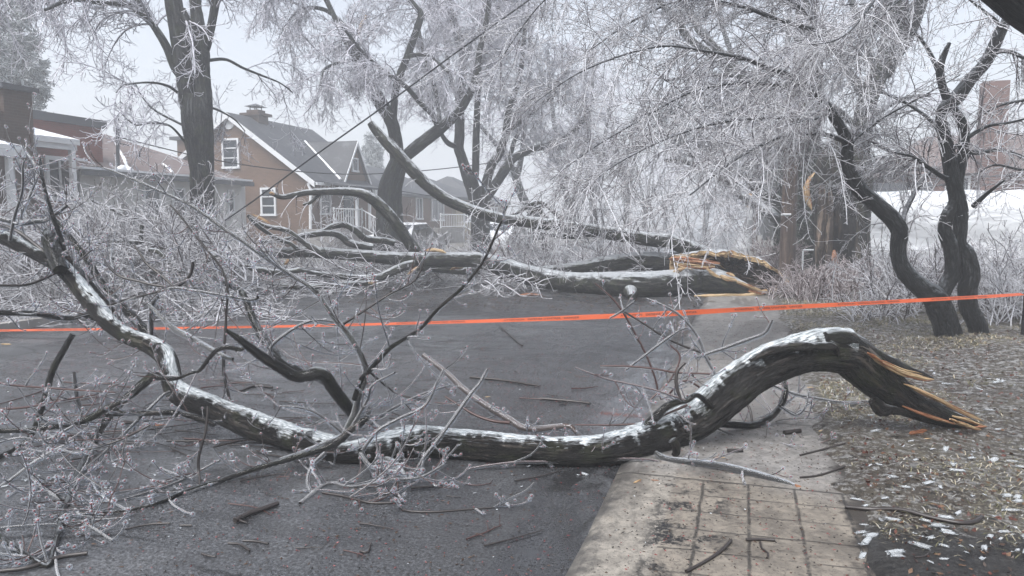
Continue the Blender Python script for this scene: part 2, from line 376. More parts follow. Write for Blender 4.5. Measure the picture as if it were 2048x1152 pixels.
def road_mat():
    mt, n, out = new_mat('wet_asphalt'); g = G(n); p = g.pos(); x, y, z = g._sep(p)
    big = g.noise(g.scale(p, (0.45, 0.25, 1)), 1.0, 5, 0.6, 0.6); med = g.noise(g.scale(p, (0.8, 2.4, 1)), 1.5, 6, 0.7, 0.5)
    grain = g.noise(p, 55.0, 4, 0.8); spk = g.voro(p, 48.0); spk2 = g.noise(p, 30.0, 4, 0.75)
    c = g.mix(g.ramp(big, 0.4, 0.6), (0.085, 0.090, 0.099), (0.165, 0.173, 0.187))
    c = g.mix(g.ramp(grain, 0.38, 0.68), (0.018, 0.018, 0.019), c)
    c = g.mix(g.math('MULTIPLY', g.ramp(spk, 0.20, 0.10), g.ramp(spk2, .5, .6)), c, (0.22, 0.22, 0.22))
    wob = g.math('MULTIPLY', g.math('SUBTRACT', g.noise(p, 2.0, 3), 0.5), 0.35)
    px_ = g.math('MULTIPLY', g.ramp(g.math('ADD', x, wob), -5.6, -5.5), g.ramp(g.math('ADD', x, wob), -1.75, -1.85))
    py_ = g.math('MULTIPLY', g.ramp(g.math('ADD', y, wob), 11.3, 11.4), g.ramp(g.math('ADD', y, wob), 14.9, 14.8))
    newer = g.math('MULTIPLY', px_, py_)
    film = g.ramp(g.noise(g.scale(p, (0.7, 0.4, 1)), 1.3, 5, 0.65, 0.8), 0.36, 0.58)
    c = g.mix(g.math('MULTIPLY', film, .25), c, (0.03, 0.031, 0.034))
    c = g.mix(g.math('MULTIPLY', newer, 0.75), c, (0.014, 0.014, 0.016))
    gut = g.ramp(x, -3.6, -1.0)
    grit = g.math('MULTIPLY', g.ramp(g.noise(p, 62.0, 4, 0.85), 0.47, 0.55), g.math('ADD', g.math('ADD', g.ramp(med, 0.48, 0.64), .22), g.math('MULTIPLY', gut, 0.6), True))
    c = g.mix(g.math('MULTIPLY', grit, 0.85), c, (0.007, 0.0065, 0.0065))
    c = g.mix(g.math('MULTIPLY', g.ramp(med, .50, .62), .5), c, (0.026, 0.027, 0.030))
    nn = g.node('ShaderNodeTexNoise'); g.put(nn.inputs['Vector'], p); nn.inputs['Scale'].default_value = 1.1; nn.inputs['Detail'].default_value = 5
    vv = g.node('ShaderNodeVectorMath', operation='ADD'); g.put(vv.inputs[0], g.scale(p, (0.33, 0.9, 1))); g.put(vv.inputs[1], g.scale(nn.outputs[1], 0.6))
    cr = g.voro(vv.outputs[0], 0.6, 'DISTANCE_TO_EDGE')
    crm = g.math('MULTIPLY', g.ramp(cr, 0.012, 0.004), g.ramp(g.noise(p, 0.7, 2), 0.40, 0.52))
    c = g.mix(g.math('MULTIPLY', crm, 0.9), c, (0.006, 0.006, 0.006))
    pud = g.math('ADD', g.noise(g.scale(p, (1.6, 0.9, 1)), 1.2, 4, 0.6, 0.4), g.math('SUBTRACT', g.math('MULTIPLY', g.ramp(x, -1.55, -0.9), 0.37), 0.2))
    pm = g.math('MULTIPLY', g.ramp(pud, 0.575, 0.64), g.ramp(y, 13, 10))
    c = g.mix(g.math('MULTIPLY', pm, 0.6), c, (0.014, 0.014, 0.015))
    rg = g.math('SUBTRACT', g.math('SUBTRACT', g.math('ADD', 0.46, g.math('MULTIPLY', grain, .1)), g.math('MULTIPLY', film, 0.32)), g.math('MULTIPLY', pm, 0.32), True)
    rg = g.math('MAXIMUM', g.math('ADD', rg, g.math('MULTIPLY', grit, .3)), 0.05)
    h = g.math('MULTIPLY', g.math('ADD', grain, g.math('MULTIPLY', grit, 0.5)), g.math('SUBTRACT', 1.0, pm))
    n.links.new(g.bsdf(c, rg, 0.8, g.bump(h, 0.16, 0.006)), out.inputs[0]); return mt
M['road'] = road_mat()
def walk_mat():
    mt, n, out = new_mat('wet_concrete'); g = G(n); p = g.pos(); x, y, z = g._sep(p)
    big = g.noise(p, 1.3, 6, 0.65, 0.3); grain = g.noise(p, 50.0, 5, 0.85); mid = g.noise(p, 9.0, 6, 0.75, .3)
    near = g.ramp(g.math('ADD', y, g.math('MULTIPLY', big, 1.2)), 5.5, 4.8)
    c = g.mix(near, (0.25, 0.242, 0.232), g.mix(g.ramp(x, -.34, -.38), (0.235, 0.208, 0.172), (0.32, 0.295, 0.255)))
    c = g.mix(g.ramp(mid, 0.36, 0.66), g.mix(0.5, c, (0.05, 0.044, 0.038)), c)
    c = g.mix(g.math('MULTIPLY', g.ramp(mid, 0.55, 0.7), 0.5), c, (0.24, 0.205, 0.165))
    wet = g.ramp(g.noise(g.scale(p, (1.3, 0.8, 1)), 0.9, 5, 0.65, 0.7), 0.47, 0.60)
    wet = g.math('MULTIPLY', wet, .7)
    c = g.mix(g.math('MULTIPLY', wet, 0.55), c, (0.032, 0.029, 0.027))
    c = g.mix(g.math('MULTIPLY', g.ramp(grain, 0.50, 0.36), 0.75), c, (0.035, 0.030, 0.026))
    c = g.mix(g.math('MULTIPLY', g.ramp(grain, 0.60, 0.70), 0.7), c, (0.30, 0.26, 0.21))
    soil = g.math('ADD', x, g.math('MULTIPLY', g.math('SUBTRACT', g.noise(p, 3.5, 6, .7), .5), .55))
    sm = g.math('MULTIPLY', g.ramp(g.math('SUBTRACT', soil, g.math('MULTIPLY', g.ramp(y, 5, 7), .07)), .52, .62), .9)
    c = g.mix(sm, c, (0.022, 0.018, 0.015))
    gut = g.math('ADD', x, g.math('MULTIPLY', g.math('SUBTRACT', g.noise(p, 4.5, 6, .75), .5), .5))
    c = g.mix(g.math('MULTIPLY', g.ramp(gut, -.60, -.74), .75), c, (0.03, 0.029, 0.029))
    gm = g.math('MULTIPLY', g.ramp(g.noise(p, 2.6, 5, 0.7, 0.5), 0.49, 0.57), g.math('MULTIPLY', g.ramp(x, -0.50, -0.36), g.ramp(x, 0.06, -0.14)))
    gm = g.math('MULTIPLY', gm, g.ramp(y, 4.6, 4.3))
    c = g.mix(g.math('MULTIPLY', gm, g.ramp(g.noise(p, 30, 5, .85), 0.40, 0.50)), c, (0.008, 0.008, 0.009))
    wob = g.math('MULTIPLY', g.math('SUBTRACT', g.noise(p, 9.0, 5, .7), 0.5), 0.03)
    def line(v, wd): return g.ramp(g.math('ABSOLUTE', v), wd, wd * 0.2)
    inx = g.math('MULTIPLY', g.math('GREATER_THAN', x, -0.36), g.math('LESS_THAN', y, 4.49))
    gx = g.math('SUBTRACT', g.math('FRACT', g.math('ADD', g.math('DIVIDE', g.math('ADD', x, wob), 0.255), 100.25)), 0.5)
    gy = g.math('SUBTRACT', g.math('FRACT', g.math('ADD', g.math('DIVIDE', g.math('ADD', g.math('ADD', y, wob), g.math('MULTIPLY', x, -0.05)), 0.245), 100.20)), 0.5)
    brk = g.ramp(g.noise(p, 7.0, 4, .7), .32, .5)
    grid = g.math('MULTIPLY', g.math('MULTIPLY', g.math('MAXIMUM', line(gx, 0.05), g.math('MULTIPLY', line(gy, 0.05), .8)), inx), brk)
    slab = g.math('MULTIPLY', line(g.math('SUBTRACT', g.math('FRACT', g.math('ADD', g.math('DIVIDE', g.math('ADD', y, wob), 1.45), 100.40)), 0.5), 0.010), g.math('GREATER_THAN', y, 4.55))
    edge = line(g.math('ADD', g.math('SUBTRACT', y, 4.49), wob), 0.016)
    j = g.math('MAXIMUM', g.math('MAXIMUM', grid, slab), edge)
    c = g.mix(g.math('MULTIPLY', j, 0.85), c, (0.02, 0.018, 0.016))
    rg = g.math('SUBTRACT', 0.56, g.math('MULTIPLY', wet, 0.36))
    n.links.new(g.bsdf(c, rg, 0.5, g.bump(g.math('SUBTRACT', g.math('MULTIPLY', grain, 0.5), j), 0.5, 0.012)), out.inputs[0]); return mt
M['walk'] = walk_mat()
BARK_STREET = bark_mat('street_tree_bark', (0.062, 0.066, 0.068), (0.014, 0.015, 0.017), 0.5, 0.5, 0.35, 22, 3.2, (.42, .45, .48), thr=0.42)
BARK_FALLEN = bark_mat('fallen_maple_bark', (0.072, 0.072, 0.064), (0.010, 0.011, 0.010), 0.85, 0.45, 0.35, 26, 4.5, (.58, .61, .64), thr=0.40)
BARK_WET = bark_mat('wet_black_bark', (0.034, 0.027, 0.023), (0.0055, 0.0048, 0.0045), 0.8, 0.42, 0.3, 46, 7, (0.50, 0.53, 0.56), thr=0.72, patch=(.085, .072, .06))
BARK_CRAB = bark_mat('crabapple_bark', (0.042, 0.045, 0.048), (0.007, 0.008, 0.009), 0.5, 0.45, 0.0, 40, 14, (.36, .39, .42), thr=0.25, patch=(.10, .105, .108))
BARK_ICED = bark_mat('iced_limb_bark', (0.06, 0.06, 0.064), (0.014, 0.014, 0.016), 0.75, 0.4, 0.0, 40, 7, (.5, .52, .56), thr=0.0)
BARK_STUB = bark_mat('old_trunk_bark', (0.05, 0.04, 0.032), (0.004, 0.0038, 0.0036), 0.2, 0.6, 0.3, 9, 1.2, thr=0.6, patch=(.13, .105, .085))
TWIG_FAR = twig_mat('rimed_twig', (0.78, 0.78, 0.85), (0.25, 0.24, 0.27), thr=(-.7, .4))
TWIG_MID = twig_mat('iced_twig', (0.88, 0.89, 0.93), (0.17, 0.15, 0.16), 0.2, 0.5, (-0.6, 0.4), .4)
TWIG_BRUSH = twig_mat('brush_twig', (0.62, 0.625, 0.665), (0.11, 0.092, 0.09), 0.3, 0.45, (-0.4, 0.5), .25)
TWIG_DARK = twig_mat('wet_twig', (0.028, 0.022, 0.020), (0.012, 0.009, 0.008), 0.35, 0.2, tran=0)
TWIG_RED = twig_mat('red_twig', (0.06, 0.026, 0.022), (0.03, 0.012, 0.011), 0.35, 0.2, tran=0)
BUD = simple('red_bud', (0.21, 0.035, 0.035), 0.4, 0.5, 0.2, 60)
ICE = ice_mat('clear_ice', 0.04)
ICE_WHITE = ice_mat('milky_ice', 0.7, 0.12, white=.65)
mt, n, out = new_mat('glassy_ice'); g = G(n); gs = g.node('ShaderNodeBsdfGlass'); gs.inputs['IOR'].default_value = 1.31; gs.inputs['Roughness'].default_value = .03; trn = g.node('ShaderNodeBsdfTransparent'); mx = g.node('ShaderNodeMixShader'); mx.inputs[0].default_value = .6
n.links.new(trn.outputs[0], mx.inputs[1]); n.links.new(gs.outputs[0], mx.inputs[2]); n.links.new(mx.outputs[0], out.inputs[0]); ICE_GLASS = mt
WOOD = None
def wood_mat(name, a, b, cc):
    mt, n, out = new_mat(name); g = G(n); at_ = g.node('ShaderNodeAttribute', attribute_name='bark_co').outputs['Vector']
    f = g.noise(g.scale(at_, (70, 70, 5)), 1.0, 4, 0.7); f2 = g.noise(g.scale(at_, (9, 9, 2.0)), 1.0, 3)
    c = g.mix(g.ramp(f, 0.35, 0.65), a, b); c = g.mix(g.ramp(f2, 0.5, 0.68), c, cc)
    n.links.new(g.bsdf(c, 0.55, 0.4, g.bump(f, 0.7, 0.01)), out.inputs[0]); return mt
WOOD = wood_mat('fresh_torn_wood', (0.36, 0.245, 0.13), (0.54, 0.42, 0.26), (0.25, 0.13, 0.06))
INNER = bark_mat('torn_inner_wood', (.115, .085, .066), (.02, .014, .011), 0, .6, 0, 16, 4, patch=(.19, .15, .125))
WOOD_DARK = wood_mat('rotten_heartwood', (0.085, 0.056, 0.038), (0.03, 0.020, 0.014), (0.15, 0.088, 0.048))
WOOD_RED = wood_mat('orange_torn_wood', (0.22, 0.085, 0.04), (0.32, 0.16, 0.085), (0.13, 0.045, 0.022))

# ------------------------------------------------------------------ the setting
ground = Acc().box(-190, 190, -30, 300, -0.5, -0.012).build('ground', M['ground'], smooth=False); tag(ground, kind='structure')
a = Acc(); xs = np.linspace(-10.0, -0.72, 40); ys = np.concatenate([np.linspace(-4, 30, 90), np.linspace(32, 280, 30)])
def sheet(acc, xs, ys, zf):
    X, Y = np.meshgrid(xs, ys); Z = zf(X, Y); nx = len(xs)
    i = np.arange(len(ys) - 1)[:, None] * nx + np.arange(nx - 1)[None]
    acc.add(np.stack([X, Y, Z], -1).reshape(-1, 3), np.stack([i, i + 1, i + nx + 1, i + nx], -1).reshape(-1, 4))
sheet(a, xs, ys, lambda X, Y: 0.004 * vnoise(np.stack([X * .6, Y * .4, X * 0], -1)) * ((X > -9.8) & (X < -0.9)))
tag(a.build('road', M['road']), kind='structure')
a = Acc()
prof = [(-0.735, -0.01), (-0.72, 0.006), (-0.68, 0.022), (-0.62, 0.03), (0.66, 0.03), (0.69, 0.02), (0.70, -0.01)]
ys = np.concatenate([np.linspace(-4, 20, 120), np.linspace(20.5, 120, 60)])
V = np.array([[(x + (0.012 * vnoise(np.array([y * 3.0, i * 9.0, 0.5])) if i in (0, 1, 5, 6) else 0), y, z) for i, (x, z) in enumerate(prof)] for y in ys])
nx = len(prof); i = np.arange(len(ys) - 1)[:, None] * nx + np.arange(nx - 1)[None]
a.add(V.reshape(-1, 3), np.stack([i, i + 1, i + nx + 1, i + nx], -1).reshape(-1, 4))
tag(a.build('sidewalk', M['walk'], smooth=False), kind='structure')
a = Acc().box(-10.17, -10.0, -4, 240, -0.2, 0.12); tag(a.build('far_kerb', M['concrete'], smooth=False), kind='structure')
def verge_z(X, Y):
    X = np.asarray(X, float); Y = np.asarray(Y, float)
    q = np.stack([X, Y, X * 0], -1)
    b = np.clip((X - 0.50 + .16 * fbm(q * 2.6, 15)) / 0.45, 0, 1); b = b * b * (3 - 2 * b)
    return 0.008 + .036 * np.clip(b * 3, 0, 1) + b * (0.03 + 0.05 * fbm(q * 0.9, 5) + 0.02 * fbm(q * 5, 6)) + 0.10 * np.exp(-((X - 3.3) ** 2 / 1.2 + (Y - 9.2) ** 2 / 2.0)) + 0.05 * np.clip((X - 1.5) / 3, 0, 1)
a = Acc(); sheet(a, np.concatenate([np.linspace(0.42, 1.3, 40), np.linspace(1.36, 16, 110)]), np.concatenate([np.linspace(-2, 16, 220), np.linspace(16.3, 60, 60)]), verge_z)
verge = tag(a.build('verge', M['ground']), kind='structure')

# ------------------------------------------------------------------ houses
def window(root, ax, c, a0, a1, z0, z1, out=1, mat='white_trim', rails=1, fw=0.09, mull=0, label=None):
    """A window standing proud of a wall: ax 'x' faces +X at x = c, ax 'y' faces -Y at y = c; a0..a1 along the wall."""
    def bx(acc, p0, p1, q0, q1, d0, d1):
        if ax == 'x': acc.box(c + d0, c + d1, p0, p1, q0, q1)
        else: acc.box(p0, p1, c - d1, c - d0, q0, q1)
    f = Acc(); bx(f, a0, a0 + fw, z0, z1, -0.02, 0.07); bx(f, a1 - fw, a1, z0, z1, -0.02, 0.07)
    bx(f, a0 + fw, a1 - fw, z1 - fw, z1, -0.02, 0.066); bx(f, a0 - 0.03, a1 + 0.03, z0 - 0.05, z0 + fw * 0.6, -0.02, 0.10)
    for k in range(rails): zz = z0 + (z1 - z0) * (k + 1) / (rails + 1); bx(f, a0 + fw, a1 - fw, zz - 0.025, zz + 0.025, -0.02, 0.05)
    for k in range(mull): aa = a0 + (a1 - a0) * (k + 1) / (mull + 1); bx(f, aa - 0.035, aa + 0.035, z0 + fw * 0.6, z1 - fw, -0.02, 0.056)
    w = put(f, 'window', M[mat], root, False)
    g = Acc(); bx(g, a0 + fw * 0.9, a1 - fw * 0.9, z0 + fw * 0.5, z1 - fw * 0.9, -0.02, 0.02)
    g.v = [v - np.array(root.location) for v in g.v]; g.build('pane', M['glass'], w, False)
    return w
def gable_roof(acc, x0, xr, x1, zl, zr, z1, y0, y1, th=0.14):
    """Two slopes meeting at a ridge along Y (x0, zl) - (xr, zr) - (x1, z1)."""
    for (xa, za, xb, zb) in ((x0, zl, xr, zr), (xr, zr, x1, z1)):
        top = [(xa, y0, za), (xb, y0, zb), (xb, y1, zb), (xa, y1, za)]
        acc.prism(None, [(x, y, z + th) for x, y, z in top], [(x, y, z) for x, y, z in top])
def rail(acc, p, q, h=0.95, n=10, post=0.05):
    p, q = np.array(p, float), np.array(q, float)
    def bar(u, v, r):
        P = np.array([[u, v]], float); tubes(acc, P, np.full((1, 2), r), 4)
    for zz in (0.10, h): bar(p + (0, 0, zz), q + (0, 0, zz), 0.03)
    for k in range(n + 1): c = p + (q - p) * k / n; bar(c + (0, 0, 0.0 if k in (0, n) else 0.1), c + (0, 0, h + (0.08 if k in (0, n) else 0)), post if k in (0, n) else 0.018)
# --- the brown gabled house
X3 = -20.0; e = on_x(620, 357, X3); Y3 = e[1]; ze = e[2]; pk = on_y(460, 232, Y3); xr, zr = pk[0], pk[2]; Yr = on_x(612, 262, xr)[1]; Y3b = Yr + 0.4
sl = (zr - ze) / (X3 - xr); xl = xr - (X3 - xr)
h3 = thing('gabled_house', (X3 - 4, Y3, 0), 'brown brick house with a steep grey gable roof and a small dormer', 'house')
a = Acc(); a.prism(None, [(xl, Y3, 0), (X3, Y3, 0), (X3, Y3, ze), (xr, Y3, zr), (xl, Y3, ze)], [(xl, Y3b, 0), (X3, Y3b, 0), (X3, Y3b, ze), (xr, Y3b, zr), (xl, Y3b, ze)])
put(a, 'wall', M['brown_brick'], h3, False)
a = Acc(); gable_roof(a, xl - 0.4, xr, X3 + 0.4, ze - 0.4 * sl + 0.02, zr + 0.02, ze - 0.4 * sl + 0.02, Y3 - 0.25, Y3b + 0.25); rf = put(a, 'roof', M['grey_roof'], h3, False)
# white barge boards on the gable
a = Acc()
for s_ in (1, -1):
    xa, xb = (X3 + 0.42, xr) if s_ > 0 else (xl - 0.42, xr); za = ze - 0.42 * sl
    a.prism(None, [(xa, Y3 - 0.30, za - 0.14), (xb, Y3 - 0.30, zr - 0.14), (xb, Y3 - 0.30, zr + 0.13), (xa, Y3 - 0.30, za + 0.13)], [(xa, Y3 - 0.252, za - 0.14), (xb, Y3 - 0.252, zr - 0.14), (xb, Y3 - 0.252, zr + 0.13), (xa, Y3 - 0.252, za + 0.13)])
put(a, 'barge_board', M['white_trim'], h3, False)
a = Acc(); c = on_y(459, 247, Y3); r = 0.30
an = np.arange(8) * math.pi / 4 + math.pi / 8
a.prism(None, [(c[0] + r * math.cos(t), Y3 - 0.07, c[2] + r * math.sin(t)) for t in an], [(c[0] + r * math.cos(t), Y3 + 0.01, c[2] + r * math.sin(t)) for t in an])
for k in range(5): a.box(c[0] - 0.17, c[0] + 0.17, Y3 - 0.09, Y3 - 0.07, c[2] - 0.17 + k * 0.075, c[2] - 0.14 + k * 0.075)
put(a, 'gable_vent', M['white_trim'], h3, False)
for (x0, y0, x1, y1) in ((446, 276, 478, 336), (523, 375, 552, 430)):
    p, q = on_y(x0, y1, Y3), on_y(x1, y0, Y3); window(h3, 'y', Y3, p[0], q[0], p[2], q[2], rails=2, fw=0.10)
b0 = on_y(345, 275, Y3); a = Acc(); a.box(b0[0], b0[0] + 2.6, Y3 + 0.3, Y3b - 1, 0.0, b0[2] - 0.1); put(a, 'rear_wing', M['brown_brick'], h3, False)
a = Acc(); a.box(b0[0] - 0.3, b0[0] + 2.7, Y3 + 0.1, Y3b - 0.8, b0[2] - 0.1, b0[2] + 0.06); put(a, 'rear_wing_roof', M['dark_trim'], h3, False)
ch = on_x(512, 232, xr); a = Acc(); a.box(xr - 0.45, xr + 0.45, ch[1] - 0.4, ch[1] + 0.4, zr - 0.6, zr + 0.25); a.box(xr - 0.6, xr + 0.6, ch[1] - 0.55, ch[1] + 0.55, zr + 0.25, zr + 0.38)
a.box(xr - 0.35, xr + 0.35, ch[1] - 0.3, ch[1] + 0.3, zr + 0.38, zr + 0.55)
cc = put(a, 'chimney', M['dark_brick'], h3, False)
a = Acc(); z0 = zr + 0.55
for dx, dy in ((-.2, -.2), (.2, -.2), (.2, .2), (-.2, .2)): a.box(xr + dx - .02, xr + dx + .02, ch[1] + dy - .02, ch[1] + dy + .02, z0, z0 + 0.18)
a.add([(xr - .42, ch[1] - .42, z0 + .18), (xr + .42, ch[1] - .42, z0 + .18), (xr + .42, ch[1] + .42, z0 + .18), (xr - .42, ch[1] + .42, z0 + .18), (xr, ch[1], z0 + .36)], None, [(0, 1, 4), (1, 2, 4), (2, 3, 4), (3, 0, 4), (0, 3, 2), (0, 2, 1)])
a.v = [v - np.array(h3.location) for v in a.v]; a.build('chimney_cap', M['dark_trim'], cc, False)
# dormer
dp, d0, d1 = on_x(707, 287, X3 + .05), on_x(681, 357, X3 + .05), on_x(736, 367, X3 + .05); yc, hw = (d0[1] + d1[1]) / 2, (d1[1] - d0[1]) / 2; zb = ze - 0.15; zp = dp[2]
a = Acc(); a.prism(None, [(X3 + .05, yc - hw, zb), (X3 + .05, yc + hw, zb), (X3 + .05, yc, zp)], [(xr, yc - hw, zb), (xr, yc + hw, zb), (xr, yc, zp)]); put(a, 'dormer', M['brown_brick'], h3, False)
a = Acc(); ov = 0.25; dz = (zp - zb) / hw * ov
for s_ in (-1, 1):
    A = [(X3 + .25, yc, zp + .03), (X3 + .25, yc + s_ * (hw + ov), zb - dz + .03), (xr + 0.2, yc + s_ * (hw + ov), zb - dz + .03), (xr + 0.2, yc, zp + .03)]
    a.prism(None, A, [(x, y, z + .12) for x, y, z in A])
put(a, 'dormer_roof', M['grey_roof'], h3, False)
a = Acc()
for s_ in (-1, 1):
    A = [(X3 + .255, yc, zp - .08), (X3 + .255, yc + s_ * (hw + ov), zb - dz - .08), (X3 + .255, yc + s_ * (hw + ov), zb - dz + .12), (X3 + .255, yc, zp + .12)]
    a.prism(None, A, [(x + .04, y, z) for x, y, z in A])
put(a, 'dormer_board', M['white_trim'], h3, False)
window(h3, 'x', X3 + .05, yc - .33, yc + .33, zb + .75, zp - .75, rails=0, fw=0.08)
# snow lying in the valley between the dormer and the roof
a = Acc(); zx = lambda x: ze + (X3 - x) * sl + 0.2
pv = []
for k in range(12):
    u = k / 11; x = X3 + 0.2 - u * (X3 + 0.2 - (X3 - (zp - ze) / sl)); y = yc - hw - ov + u * (hw + ov)
    pv.append((x, y - 0.05 * u, zx(x) + 0.02, 0.10 - 0.03 * u))
pv = np.array(pv); pv[:, 3] *= .6; bark_tube(a, pv, 8, 0.15, 0.1, 5, 3, 0.2, 3); put(a, 'snow_strip', M['snow'], h3)
# porch: fascia roof, siding, posts, floor, steps, rails
pa, pb = on_x(640, 372, X3 + 1.9), on_x(775, 392, X3 + 1.9); XP = X3 + 1.9; zpr = on_x(700, 377, XP)[2]
a = Acc(); A = [(X3 + .01, Y3 + .4, ze - .15), (XP + .2, Y3 + .4, zpr + .02), (XP + .2, pb[1] + .3, zpr + .02), (X3 + .01, pb[1] + .3, ze - .15)]
a.prism(None, A, [(x, y, z + .1) for x, y, z in A]); put(a, 'porch_roof', M['grey_roof'], h3, False)
a = Acc(); a.box(XP + .12, XP + .2, Y3 + 2.6, pb[1] + .25, zpr - .32, zpr + .015)
for k in range(22): yy = Y3 + 2.65 + k * (pb[1] - Y3 - 2.5) / 22; a.box(XP + .2, XP + .215, yy, yy + .12, zpr - .30, zpr)
put(a, 'porch_fascia', M['white_trim'], h3, False)
zf = on_x(700, 458, XP)[2]
y0 = on_x(668, 440, XP)[1]; y1 = on_x(757, 440, XP)[1]
a = Acc(); a.box(X3 + .01, XP + .05, y0 - .1, y1 + .3, 0, zf); put(a, 'porch_floor', M['concrete'], h3, False)
for yy in (on_x(716, 420, XP)[1], on_x(741, 420, XP)[1]): a = Acc(); a.box(XP - .11, XP + .01, yy - .06, yy + .06, zf, zpr); put(a, 'porch_post', M['white_trim'], h3, False)
a = Acc(); ym = on_x(724, 440, XP)[1]; rail(a, (XP, y0, zf), (XP, ym, zf), 0.95, 12); put(a, 'railing', M['white_trim'], h3, False)
for q_ in (((XP, ym, zf), (XP + 1.6, ym + 0.1, zf - .9)), ((XP, y1, zf), (XP + 1.6, y1, zf - .9))): a = Acc(); rail(a, *q_, 0.95, 8); put(a, 'stair_railing', M['white_trim'], h3, False)
a = Acc()
for k in range(5): a.box(XP + .05 + k * .3, XP + .35 + k * .3, ym + .12, y1 - .05, 0, zf - .18 * (k + 1))
put(a, 'steps', M['concrete'], h3, False)
dy0, dy1 = on_x(688, 430, X3)[1], on_x(706, 430, X3)[1]
a = Acc(); a.box(X3 + .0, X3 + .05, dy0, dy1, zf, zf + 2.05); dr = put(a, 'door', M['door'], h3, False)
p, q = on_x(640, 428, X3), on_x(659, 378, X3); window(h3, 'x', X3, p[1], q[1], p[2], q[2], rails=1, fw=.08)
a = Acc(); P = trace([(620, 362, 3), (617, 372, 3), (621, 380, 3), (621, 420, 3), (621, 470, 3)], at(620, 400, 1)[1] * 0 + (on_x(621, 400, X3 + .12) @ FLAT)); bark_tube(a, P, 8, .2, 0, 1, 1, 0); put(a, 'downspout', M['white_trim'], h3)
a = Acc(); a.box(X3 + .4, X3 + .52, Y3 - .2, Y3 + 1.0, ze - .42 * sl - .02, ze - .42 * sl + .12); put(a, 'gutter', M['white_trim'], h3, False)

# --- the white bungalow
X2 = -20.6; e = on_x(503, 363, X2 + .5); ze = e[2]; ya, yb = 18.9, e[1] - .35; xb = X2 - 9
h2 = thing('bungalow', (X2 - 4, (ya + yb) / 2, 0), 'low white stucco bungalow with a brownish hipped roof behind the thick tree trunk', 'house')
yw = on_x(491, 400, X2)[1]
a = Acc(); a.box(xb, X2, ya, yw, 0, ze - .05); put(a, 'wall', M['stucco'], h2, False)
a = Acc(); o_ = .5; ap = on_x(222, 268, X2 - 4.2); r0 = np.array([X2 - 4.5, ya + 1.0, ap[2]]); r1 = np.array([X2 - 4.5, ap[1], ap[2]])
c_ = [(X2 + o_, ya - .4, ze), (X2 + o_, yb + .35, ze), (xb - o_, yb + .35, ze), (xb - o_, ya - .4, ze)]
V = [*c_, r0, r1, *[(x, y, z - .02) for x, y, z in c_]]
a.add(V, [(0, 1, 5, 4), (2, 3, 4, 5), (6, 9, 8, 7)], [(1, 2, 5), (3, 0, 4)]); put(a, 'roof', M['brown_roof'], h2, False)
a = Acc(); a.box(X2 + o_ - .02, X2 + o_ + .10, ya - .4, yb + .4, ze - .20, ze - .025); a.box(xb - o_, X2 + o_ - .02, yb + .30, yb + .40, ze - .20, ze - .025); put(a, 'eave_gutter', M['dark_trim'], h2, False)
a = Acc(); a.box(X2 + o_ - .22, X2 + o_ + .06, ya - .4, yb + .35, ze + .0, ze + .07); put(a, 'snow_edge', M['snow'], h2, False)
a = Acc()
for pts in ([(255, 338, 3), (248, 318, 3), (238, 300, 2), (230, 285, 1.5)], [(262, 343, 8), (250, 338, 7), (238, 342, 6)], [(345, 345, 2.5), (335, 335, 2), (325, 327, 1.5)]):
    Q = []
    for x, y, r in pts:
        d = ray(x, y); n = np.cross(r0 - np.array(c_[0]), np.array(c_[1]) - np.array(c_[0])); n /= np.linalg.norm(n); t = ((np.array(c_[0]) - CAM) @ n) / (d @ n); Q.append(np.append(CAM + d * t * .9985, r * t / FPX))
    bark_tube(a, np.array(Q), 8, .1, .15, 6, 4, .25, 5)
put(a, 'snow_patch', M['snow'], h2)
for (xa_, za_, xb_, zb_) in ((287, 432, 318, 372), (345, 432, 368, 376), (455, 425, 466, 380)):
    p, q = on_x(xa_, za_, X2), on_x(xb_, zb_, X2); window(h2, 'x', X2, p[1], q[1], p[2], min(q[2], ze - .25), rails=1, fw=.07)
mb = on_x(235, 338, X2 - .2); mtop = on_x(235, 264, X2 - .2)
a = Acc(); tubes(a, np.array([[mb - (0, 0, .6), mtop]]), np.full((1, 2), .06), 8); tubes(a, np.array([[mtop - (0, 0, .02), mtop + (0, 0, .12)]]), np.full((1, 2), .09), 8)
tubes(a, np.array([[mtop - (0, .2, .35), mtop - (0, -.5, .42)]]), np.full((1, 2), .02), 5); put(a, 'service_mast', M['dark_trim'], h2)

# --- the flat-roofed red brick house
X1 = -21.0; p = on_x(203, 257, X1); zt = p[2]; yb = p[1]; ya = yb - 6.0
h1 = thing('brick_house', (X1 - 4, (ya + yb) / 2, 0), 'flat-roofed red brick house with a wide white window under a porch', 'house')
a = Acc(); a.box(X1 - 8, X1, ya, yb, 0, zt); put(a, 'wall', M['red_brick'], h1, False)
a = Acc(); a.box(X1 - 8.1, X1 + .12, ya - .1, yb + .12, zt, zt + .26); put(a, 'parapet_cap', M['dark_trim'], h1, False)
p, q = on_x(92, 398, X1), on_x(172, 318, X1); window(h1, 'x', X1, p[1], q[1], p[2], q[2], rails=0, mull=2, fw=.13)
pp = on_x(134, 400, X1 + .1); pt = on_x(150, 290, X1 + 1.3)
XQ = X1 + 1.3; yq = on_x(150, 295, XQ)[1]; zq = on_x(150, 292, XQ)[2]; yq0 = yq - 3.2
a = Acc(); A = [(X1 + .01, yq0, zq + .75), (XQ + .1, yq0, zq + .02), (XQ + .1, yq + .1, zq + .02), (X1 + .01, yq + .1, zq + .30)]
a.prism(None, A, [(x, y, z + .12) for x, y, z in A]); put(a, 'porch_roof', M['white_trim'], h1, False)
A = [(x, y, z + .125) for x, y, z in A]; a = Acc(); a.prism(None, A, [(x, y, z + .05) for x, y, z in A]); put(a, 'roof_snow', M['snow'], h1, False)
